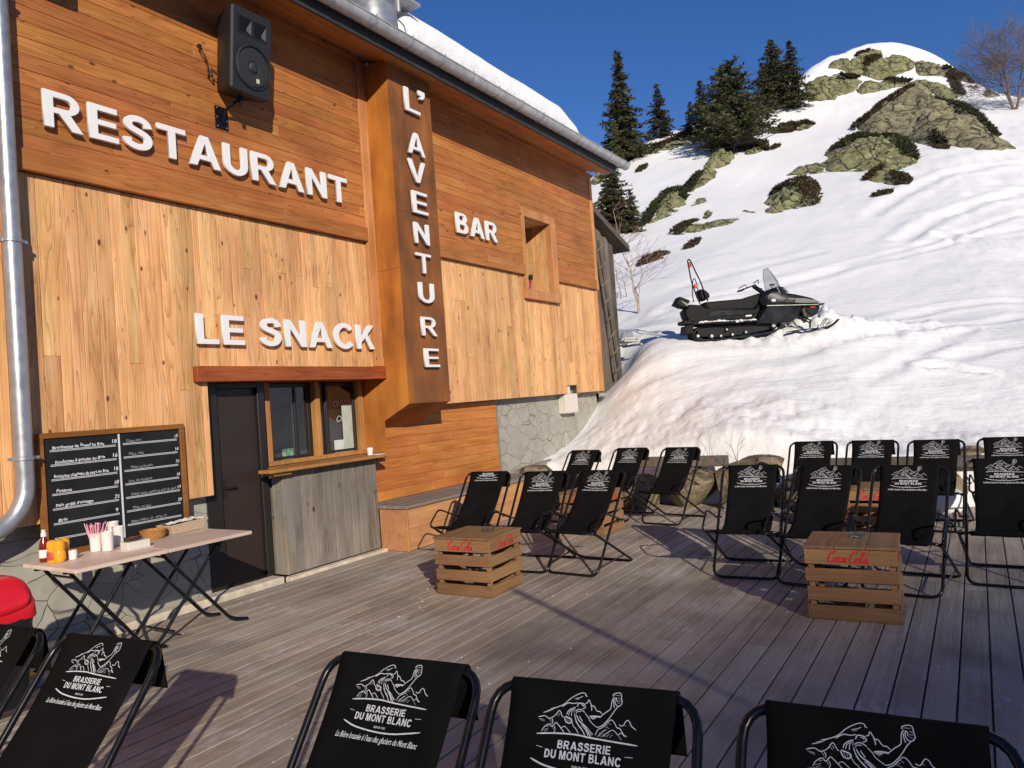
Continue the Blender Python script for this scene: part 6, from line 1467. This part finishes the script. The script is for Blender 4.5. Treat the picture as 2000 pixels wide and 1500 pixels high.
left = [('Brochettes de boeuf au Brie', '18'), ('Roulettes à poulet au Brie', '16'), ("Roulettes d'agneau de pays au Brie", '18'), ('Potence', '18'), ('Pain grillé fromage', '21'), ('Brie', '9'), ('', '')]
right = [('Côtes Porc', '15'), ('Filet rôti', '16'), ('Pâtes carbonara', '15'), ('Dos de cabillaud', '16'), ('Salade verte, melon et noix de thon', '14'), ('Pain au lait', '20'), ('Menu enfant 12 - sirop 12', '')]
b = MB()
for i in range(7):
    v = .845-.118*i
    slab(b, .075, .495, v, v+.0045, .0004, .0012); slab(b, .075, .495, v+.010, v+.0145, .0004, .0012)
    slab(b, .545, .945, v+.005, v+.0095, .0004, .0012); slab(b, .545, .945, v+.015, v+.0195, .0004, .0012)
on(b.build('rule_lines', M['chalk'], board), board)
for i, (t_, p_) in enumerate(left):
    v = .868-.118*i
    if t_: line_text(t_, .024, 'chalk', board, bmat(.09+.012*(i % 2), v), 'handwriting', .12, .022, jit=.5, width=min(.0147*len(t_)+.01, .43))
    if p_: line_text(p_, .030, 'chalk', board, bmat(.468, v+.006), 'handwriting', .1, .022, jit=.4)
for i, (t_, p_) in enumerate(right):
    v = .873-.118*i
    line_text(t_, .022, 'chalk_dim', board, bmat(.57+.01*(i % 3), v), 'handwriting', .12, .018, jit=.55, width=min(.0125*len(t_)+.01, .42))
    if p_: line_text(p_, .026, 'chalk', board, bmat(.925, v+.006), 'handwriting', .1, .02, jit=.4)
# ------------------------------------------------------------------ red lidded bin
pb = onz(38, 1125, .80)
binn = thing('litter_bin', 'litter bin with bright red swing lid at the left picture edge', 'bin', (2.00, 4.96, .085))
b = MB(); ow = .215
def sq(w, z, r=.07): return [Vector((p.x, p.y, z)) for p in round_loop([(-w, -w*.78, 0), (w, -w*.78, 0), (w, w*.78, 0), (-w, w*.78, 0)], r, 5)]
def loft(b, rings, top=True, bottom=True):
    m = len(rings[0]); vs = [tuple(p) for r in rings for p in r]; fs = [(i*m+j, i*m+(j+1) % m, (i+1)*m+(j+1) % m, (i+1)*m+j) for i in range(len(rings)-1) for j in range(m)]
    if bottom: fs.append(tuple(range(m))[::-1])
    if top: fs.append(tuple((len(rings)-1)*m+j for j in range(m)))
    b.add(vs, fs)
loft(b, [sq(.165, .0), sq(.175, .05), sq(.20, .47), sq(.205, .52)]); b.build('body', M['bin_body'], binn, smooth=True)
b = MB(); loft(b, [sq(.216, .50), sq(.222, .515), sq(.216, .60), sq(.212, .605), sq(.200, .66), sq(.175, .715), sq(.135, .745, .05)]); b.build('lid', M['red_plastic'], binn, smooth=True, angle=50)
b = MB(); n = 16; pts = [(.205+.004, .0, .0)]
flap = [(-.17+.34*i/n) for i in range(n+1)]
vs = []
for i, y in enumerate(flap):
    zlo = .60-.05*math.sqrt(max(0, 1-(y/.172)**2)); 
    for q in range(5): f = q/4; vs.append((y, -.160*(1-.0)-.014+.055*f*f, zlo+(.705-zlo)*f))
b.add(vs, [(i*5+q, (i+1)*5+q, (i+1)*5+q+1, i*5+q+1) for i in range(n) for q in range(4)]); fl_ = b.build('swing_flap', M['red_plastic'], binn, smooth='all'); fl_.modifiers.new('t', 'SOLIDIFY').thickness = .008
b = MB(); rs = np.random.RandomState(7); m = 48; vs = []
for j in range(5):
    for i in range(m):
        a = 2*pi*i/m; w = .208+.010*j/4+.014*float(fbm(a*4, j*.9, 3)); vs.append((w*1.02*np.sign(cos(a))*abs(cos(a))**.5, w*.82*np.sign(sin(a))*abs(sin(a))**.5, .505-.05*j+.012*float(fbm(a*5, j, 2))))
b.add(vs, [(j*m+i, j*m+(i+1) % m, (j+1)*m+(i+1) % m, (j+1)*m+i) for j in range(4) for i in range(m)]); b.build('bin_liner', M['bin_body'], binn, smooth='all')
c = onz(48, 1345, .0); b = MB(); b.box(c[0]-.11, c[0]+.09, c[1]-.07, c[1]+.06, .001, .05, (.5,.5,.5)); t = thing('carton', 'small yellow and pale blue carton on the deck between two foreground deckchairs', 'carton', (0, 0, 0)); b.build('box', M['blue_card'], t, bevel=.003)
b = MB(); b.box(c[0]-.10, c[0]+.08, c[1]-.01, c[1]+.05, .051, .075, (.5,.5,.5)); b.build('yellow_card', M['yellow'], t, bevel=.002)
# ------------------------------------------------------------------ old barn and what leans on it
barn = thing('barn', 'old grey board barn with small eave behind the chalet corner', 'building', (14, 6.4, 1.7))
b = MB(); rs = random.Random(8); x = 13.2
while x < 14.6:
    w = rs.uniform(.13, .22); zt = 5.14-.33*(x+w*.5-13.9)-.02; b.box(x+.004, x+w-.004, 6.42-rs.random()*.03, 6.46, 1.70-rs.random()*.08, zt); x += w
on(b.build('wall', M['barn_wood'], barn, bevel=.004), barn)
b = MB(); x = 6.47
while x < 10:
    b.box(14.56, 14.60, x+.004, x+.17, 1.5, 4.62); x += .175
b.box(13.3, 14.55, 6.47, 10, 1.4, 4.5); on(b.build('side_wall', M['barn_wood'], barn), barn)
b = MB(); sl = -.335
def rz_(x): return 5.17+sl*(x-13.75)
b.add([(12.6, 6.18, rz_(12.6)), (15.08, 6.18, rz_(15.08)), (15.08, 10.3, rz_(15.08)), (12.6, 10.3, rz_(12.6)), (12.6, 6.18, rz_(12.6)+.13), (15.08, 6.18, rz_(15.08)+.13), (15.08, 10.3, rz_(15.08)+.13), (12.6, 10.3, rz_(12.6)+.13)], [(3,2,1,0),(4,5,6,7),(0,1,5,4),(1,2,6,5),(2,3,7,6),(3,0,4,7)], (.4,.3,.2)); on(b.build('roof', M['barn_roof'], barn, bevel=.006), barn)
b = MB(); b.box(13.25, 14.75, 6.40, 6.75, .4, 1.70); on(b.build('stone_base', M['stone'], barn), barn)
lad = thing('ladder', 'grey wooden ladder leaning slanting on the old barn boards', 'ladder', (14.1, 6.2, 1.9))
pa, pb_ = ony(1166, 470, 6.36), ony(1209, 735, 6.28)
d = pb_-pa; side = np.array([.085, 0, .02]); b = MB(); b.tube([pa-side, pb_-side*1.5], .030, 5); on(b.build('rail', M['barn_wood'], lad), lad); b = MB(); b.tube([pa+side, pb_+side*1.5], .030, 5); on(b.build('rail', M['barn_wood'], lad), lad)
for i in range(8):
    q = pa+d*(.06+.125*i); b = MB(); b.tube([q-side*1.9-np.array([0, .03, .05]), q+side*1.9+np.array([0, -.03, .05])], .013, 6); on(b.build('rung', M['grey_wood'], lad), lad)
for i, (x, y, r, z, lab) in enumerate(((13.55, 6.28, .34, 1.40, 'pale rounded stone under the barn corner'), (13.95, 6.25, .30, 1.55, 'mossy stone at the foot of the barn boards'), (14.35, 6.2, .30, 1.62, 'brown stone where the barn meets the snow'), (13.35, 6.30, .26, 1.05, 'stone half sunk in snow beside the stone base'))):
    boulder(x, y, r, r*.8, r*.8, z, 80+i, lab)
# small white machine behind the barn corner
sd = dep(1222, 676, 16.2); t = thing('snow_machine', 'small weathered white sledge with plastic screen half hidden behind the barn', 'sledge', tuple(sd)); t.rotation_euler = (0, 0, rad(-32))
b = MB(); b.box(-.19, .19, -.25, .25, .07, .12); b.box(-.19, .19, -.26, -.22, .12, .17); b.box(-.17, .17, .20, .24, .12, .2); b.build('deck', M['old_white'], t, bevel=.01)
b = MB(); b.tube([(-.17, -.35, .01), (-.17, .35, .01)], .025, 6); b.build('runner', M['old_white'], t); b = MB(); b.tube([(.17, -.35, .01), (.17, .35, .01)], .025, 6); b.build('runner', M['old_white'], t)
b = MB(); b.add([(-.19, -.10, .17), (.17, -.10, .17), (.17, -.04, .36), (-.19, -.04, .36)], [(0, 1, 2, 3)]); o = b.build('screen', M['screen'], t); o.modifiers.new('t', 'SOLIDIFY').thickness = .008
b = MB(); b.lathe([(.10, 0), (.09, .09), (.05, .18), (.02, .2), (0, .2)], 14, (0, .02, .12)); b.build('snow_cap', M['snow'], t, smooth=True)
# ------------------------------------------------------------------ snowmobile (traced from the enlargement: px per unit .00204 m)
U = .00208
sm_p = hit(1352, 664); d_sm = float((sm_p-CAM)@FWD); U = .19*d_sm/F_PX
lat = np.array([RIGHT[0], RIGHT[1], 0]); lat /= np.linalg.norm(lat); dp_ = np.array([FWD[0], FWD[1], 0]); dp_ /= np.linalg.norm(dp_)
sm = thing('snowmobile', 'black two seat snowmobile with clear windscreen parked on the snow bank', 'snowmobile', tuple(sm_p))
hdg = math.atan2(lat[1], lat[0])+rad(4); sm.rotation_euler = (rad(1), 0, hdg)
ct, st_ = cos(rad(4.0)), -sin(rad(4.0))
def q(x, y):   # traced point -> local (x forwards, z up); undo the camera's roll
    a, b_ = (x-380)*U, (1000-y)*U; return (a*ct-b_*st_, a*st_+b_*ct)
def Q(pts): return [q(*p) for p in pts]
def prism3(name, pts, w, mat, inset=.06, yc=0, par=None, bev=.008, nrm=True):
    P = Q(pts); A = sum(P[i][0]*P[(i+1) % len(P)][1]-P[(i+1) % len(P)][0]*P[i][1] for i in range(len(P)))
    if A > 0: P = P[::-1]
    b = MB(); b.prism(P, yc-w/2, yc+w/2, inset=inset); return b.build(name, M[mat], par or sm, smooth=True, bevel=bev, seg=2)
prism3('tunnel', [(300,835),(430,800),(560,790),(1000,775),(1010,860),(700,880),(430,860),(330,850)], .40, 'sled_dark', .03)
b = MB(); path = [q(*p) for p in smooth_path([(395,905,0),(372,950,0),(388,992,0),(440,1004,0),(620,1000,0),(900,965,0),(1150,925,0),(1260,880,0),(1260,820,0),(1180,800,0),(900,830,0),(600,860,0),(450,880,0)], 4, True) for p in [p[:2]]]
n = len(path); th = .022; cen = np.mean(path, axis=0); vs = []
for x, z in path:
    dv = np.array([x, z])-cen; 
for i, (x, z) in enumerate(path):
    a = np.array(path[i-1]); c_ = np.array(path[(i+1) % n]); tt = (c_-a)/np.linalg.norm(c_-a); nn = np.array([tt[1], -tt[0]]); k = th*(.6 if i % 2 else 1.2)
    o_ = np.array([x, z])+nn*k; i_ = np.array([x, z])-nn*th*.5
    vs += [(o_[0], -.20, o_[1]), (o_[0], .20, o_[1]), (i_[0], .20, i_[1]), (i_[0], -.20, i_[1])]
b.add(vs, [(4*i+k, 4*i+(k+1) % 4, 4*((i+1) % n)+(k+1) % 4, 4*((i+1) % n)+k) for i in range(n) for k in range(4)]); b.build('track', M['rubber'], sm)
for (x, y, r) in ((402,968,26),(545,968,30),(640,965,22),(760,950,22),(900,925,22),(700,900,18),(1190,855,34)):
    cx_, cz_ = q(x, y)
    for yy in (-.215, .17):
        b = MB(); rr = r*U; b.lathe([(rr*.35, 0), (rr*.35, .02), (rr*.7, .024), (rr*.78, .03), (rr, .03), (rr, .0), (rr*.35, 0)], 16, M=Matrix.Translation((cx_, yy, cz_)) @ Matrix.Rotation(rad(90), 4, 'X')); w_ = b.build('wheel', M['rubber'], sm, smooth=True)
        b = MB(); b.lathe([(rr*.55, .0), (rr*.5, .004), (0, .005)], 12, M=Matrix.Translation((cx_, yy-.03, cz_)) @ Matrix.Rotation(rad(90), 4, 'X')); b.build('hub', M['old_white'], w_)
for s in (-1, 1):
    prism3('running_board', [(410,838),(560,826),(1010,806),(1015,822),(560,846),(410,856)], .13, 'sled_dark', 0, s*.29)
    b = MB(); rs_ = np.random.RandomState(4+s); pts = [(430+45*i, 836-2.2*i-16*rs_.rand()) for i in range(13)]
    for x, y in pts: cx_, cz_ = q(x, y+8); b.lathe([(.07, -.012), (.06, .012), (.03, .026+.012*rs_.rand()), (0, .028)], 9, (cx_, s*(.27+.03*rs_.rand()), cz_))
    b.build('snow_on_board', M['snow'], sm, smooth=True)
prism3('suspension', [(395,900),(420,970),(600,980),(900,945),(1180,890),(1230,830),(1000,830),(560,860)], .36, 'rubber', .02)
prism3('seat_base', [(270,715),(330,645),(430,650),(500,690),(1020,690),(1060,640),(1060,700),(1010,800),(560,815),(430,815),(310,820),(285,765)], .40, 'sled_dark', .03)
prism3('side_trim', [(500,722),(1020,688),(1015,735),(560,775),(520,770)], .43, 'sled_black', .02)
prism3('white_sticker', [(905,752),(965,747),(960,762),(900,768)], .436, 'white_plastic', 0, bev=0)
st1 = prism3('seat', [(470,640),(490,618),(640,603),(900,578),(935,560),(1000,540),(1062,520),(1090,560),(1050,650),(1020,692),(520,712),(490,690)], .34, 'seat', .10, bev=.02)
prism3('cowl', [(1085,668),(1140,650),(1400,648),(1478,660),(1440,775),(1350,832),(1180,845),(985,842),(1000,800)], .66, 'sled_black', .10, bev=.02)
hood = prism3('hood', [(1058,535),(1120,500),(1210,478),(1330,520),(1420,533),(1500,548),(1600,570),(1660,596),(1680,625),(1640,648),(1400,655),(1090,668),(1048,610)], .56, 'sled_black', .22, bev=.03)
prism3('console', [(1130,515),(1200,470),(1260,448),(1318,458),(1345,520),(1300,540),(1150,545)], .40, 'sled_dark', .15, bev=.02)
b = MB(); P = Q([(1300,618),(1340,578),(1500,578),(1650,602),(1668,618),(1500,625)]); b.add([(x, -.286, z) for x, z in P], [tuple(range(len(P)))]); b.build('side_decal', M['sled_grey'], hood)
for i, ch in enumerate('EXPERT'):
    pass
b = MB()
for i in range(5):
    P = Q([(1285+24*i, 622), (1300+24*i, 592), (1318+24*i, 590), (1303+24*i, 621)]); b.add([(x, -.2875, z) for x, z in P], [tuple(range(4))])
b.build('hood_lettering', M['sled_black'], hood)
b = MB(); P = Q([(1155,600),(1170,588),(1195,588),(1208,600),(1195,616),(1168,616)]); b.add([(x, -.283, z) for x, z in P], [tuple(range(6))]); b.build('badge', M['galv'], hood)
b = MB(); P = Q([(1100,655),(1640,640),(1640,646),(1100,664)]); b.add([(x, -.336, z) for x, z in P], [tuple(range(4))]); b.build('pinstripe', M['old_white'], hood)
prism3('belly_pan', [(1470,660),(1690,640),(1688,680),(1660,735),(1600,768),(1540,720)], .46, 'sled_black', .15, bev=.02)
prism3('indicator', [(1575,660),(1630,655),(1628,668),(1575,672)], .475, 'orange_lamp', 0, bev=0)
prism3('front_bumper', [(1660,622),(1742,618),(1744,632),(1660,638)], .36, 'sled_dark', 0)
b = MB(); x, z = q(1290, 500); b.tube([q3 for q3 in [(q(1300,470)[0], -.2, q(1300,470)[1]), (q(1345,515)[0], -.22, q(1345,515)[1])]], .02, 6); b.build('headlamp_rim', M['galv'], hood)
# windscreen
prof = [(1345,522),(1312,462),(1285,392),(1240,330),(1180,252)]
b = MB(); nv = 9; vs = []
for i, p_ in enumerate(prof):
    x, z = q(*p_); hw = (.30, .29, .26, .21, .12)[i]; back = (.20, .19, .17, .13, .05)[i]
    for k in range(nv): u = -1+2*k/(nv-1); vs.append((x-back*u*u, hw*u, z-.01*u*u))
b.add(vs, [(i*nv+k, i*nv+k+1, (i+1)*nv+k+1, (i+1)*nv+k) for i in range(4) for k in range(nv-1)]); o = b.build('windscreen', M['screen'], sm, smooth='all'); o.modifiers.new('t', 'SOLIDIFY').thickness = .006
b = MB(); e = [vs[i*nv] for i in range(5)]+[vs[4*nv+k] for k in range(1, nv)]+[vs[i*nv+nv-1] for i in (3, 2, 1, 0)]; b.tube(e, .006, 5); b.build('windscreen_edge', M['old_white'], sm)
# handlebar, mirrors
b = MB(); x0, z0 = q(1135, 510); x1, z1 = q(1030, 440); b.tube([(x0, 0, z0), (x1, 0, z1)], .045, 8); b.build('steering_post', M['seat'], sm, smooth=True)
b = MB(); xa, za = q(1010, 440); xb, zb = q(960, 462); b.tube(round_loop([(xb, -.36, zb), (xa, -.22, za), (xa, .22, za), (xb, .36, zb)], .08, 4, closed=False), .014, 7); b.build('handlebar', M['sled_dark'], sm)
for s in (-1, 1):
    b = MB(); b.tube([(xb-.05, s*.40, zb-.01), (xb+.005, s*.36, zb), (xb+.05, s*.29, zb+.02)], .021, 8); b.tube([(xa+.02, s*.30, za+.01), (xa, s*.34, za+.08), (xb-.02, s*.40, zb+.05)], .010, 6); b.build('grip', M['rubber'], sm, smooth=True)
    b = MB(); xm, zm = q(1160, 460); b.tube([(xm+.06, s*.18, zm-.06), (xm, s*.27, zm), (xm-.03, s*.31, zm+.04)], .008, 6); b.box(xm-.05, xm+.05, s*.31-.01, s*.31+.01, zm+.01, zm+.045); b.build('mirror', M['sled_dark'], sm)
# rear hoop, lamps, backrest, box, flap
b = MB()
hp = [(430,640),(385,520),(352,400),(338,300),(326,200),(338,178),(354,190),(400,300),(452,420),(480,520),(512,612)]
L1 = [(q(*p)[0], .0, q(*p)[1]) for p in hp]
for s in (-1, 1):
    pass
ins = [(q(*p)[0], q(*p)[1]) for p in hp]
b.tube(smooth_path([(x, -.20+.18*(i/5 if i <= 5 else (10-i)/5), z) for i, (x, z) in enumerate(ins)], 4), .014, 7); b.build('rear_hoop', M['sled_dark'], sm, smooth='all')
b = MB(); b.tube(smooth_path([(q(*p)[0], .02, q(*p)[1]) for p in [(398,610),(385,500),(390,400),(403,368),(420,385),(445,480),(462,600)]], 4), .010, 6); b.build('inner_hoop', M['sled_dark'], sm, smooth='all')
b = MB(); b.tube([(q(*p)[0], -.03, q(*p)[1]) for p in [(430,640),(440,690),(450,750)]], .014, 6); b.build('hoop_foot', M['galv'], sm)
prism3('rear_lamp', [(340,200),(358,200),(374,250),(345,256)], .05, 'orange_lamp', .1); prism3('beacon', [(402,428),(432,422),(438,465),(402,470)], .07, 'orange_lamp', .1)
prism3('backrest', [(430,500),(452,482),(500,492),(540,528),(550,552),(540,572),(500,598),(465,600),(440,560)], .26, 'seat', .12, bev=.02)
prism3('luggage_box', [(180,642),(226,562),(336,602),(300,680),(250,672)], .34, 'sled_dark', .06, bev=.015)
prism3('box_light_strip', [(228,604),(318,642),(306,664),(262,632)], .346, 'sled_grey', 0, bev=0)
prism3('rear_bumper', [(255,812),(340,806),(356,845),(300,850),(258,846)], .44, 'sled_dark', .05)
prism3('snow_flap', [(290,862),(360,850),(364,942),(280,948)], .38, 'sled_dark', 0, bev=.004)
b = MB(); cx_, cz_ = q(315, 812); b.lathe([(.09, -.01), (.07, .012), (0, .02)], 10, (cx_, -.06, cz_)); b.build('snow_on_bumper', M['snow'], sm, smooth=True)
for s in (-1, 1):
    b = MB(); x0, z0 = q(1490, 670); x1, z1 = q(1502, 780); b.tube([(x0, s*.27, z0), (x1, s*.34, z1)], .013, 7)
    sp_ = b.build('shock_absorber', M['sled_dark'], sm); b = MB(); b.tube([(x0+(x1-x0)*i/40+.024*cos(i*1.25), s*(.27+.07*i/40)+.024*sin(i*1.25), z0+(z1-z0)*i/40) for i in range(4, 38)], .006, 5); b.build('spring', M['spring'], sp_)
    b = MB(); xk, zk = q(1530, 835); b.tube([(q(1420,760)[0], s*.2, q(1420,760)[1]), (xk, s*.42, zk)], .016, 6); b.tube([(x1, s*.34, z1), (xk, s*.43, zk+.05), (xk-.02, s*.43, zk-.10)], .018, 6); b.build('spindle', M['sled_dark'], sm)
    b = MB(); sk = [(1290,905),(1400,885),(1540,872),(1640,862),(1720,846),(1780,812),(1815,775)]; P = [(q(*p)[0], q(*p)[1]-.06) for p in sk]; vs = []
    for i, (x, z) in enumerate(P): w = .07*(1 if i < 5 else .8); vs += [(x, s*.44-w, z), (x, s*.44+w, z), (x, s*.44+w, z+.02), (x, s*.44-w, z+.02)]
    b.add(vs, [(4*i+k, 4*i+(k+1) % 4, 4*(i+1)+(k+1) % 4, 4*(i+1)+k) for i in range(len(P)-1) for k in range(4)]+[(3,2,1,0),(24,25,26,27)]); ski = b.build('ski', M['sled_dark'], sm)
    b = MB(); lo = [(1640,862),(1690,790),(1745,812),(1700,850)] if s < 0 else [(1770,800),(1840,745),(1870,712),(1915,742),(1895,770)]
    for yy in (-.05, .05): b.tube([(q(*p)[0]+.0, s*.44+yy, q(*p)[1]) for p in lo], .009, 6)
    b.build('ski_loop', M['sled_dark'], ski)
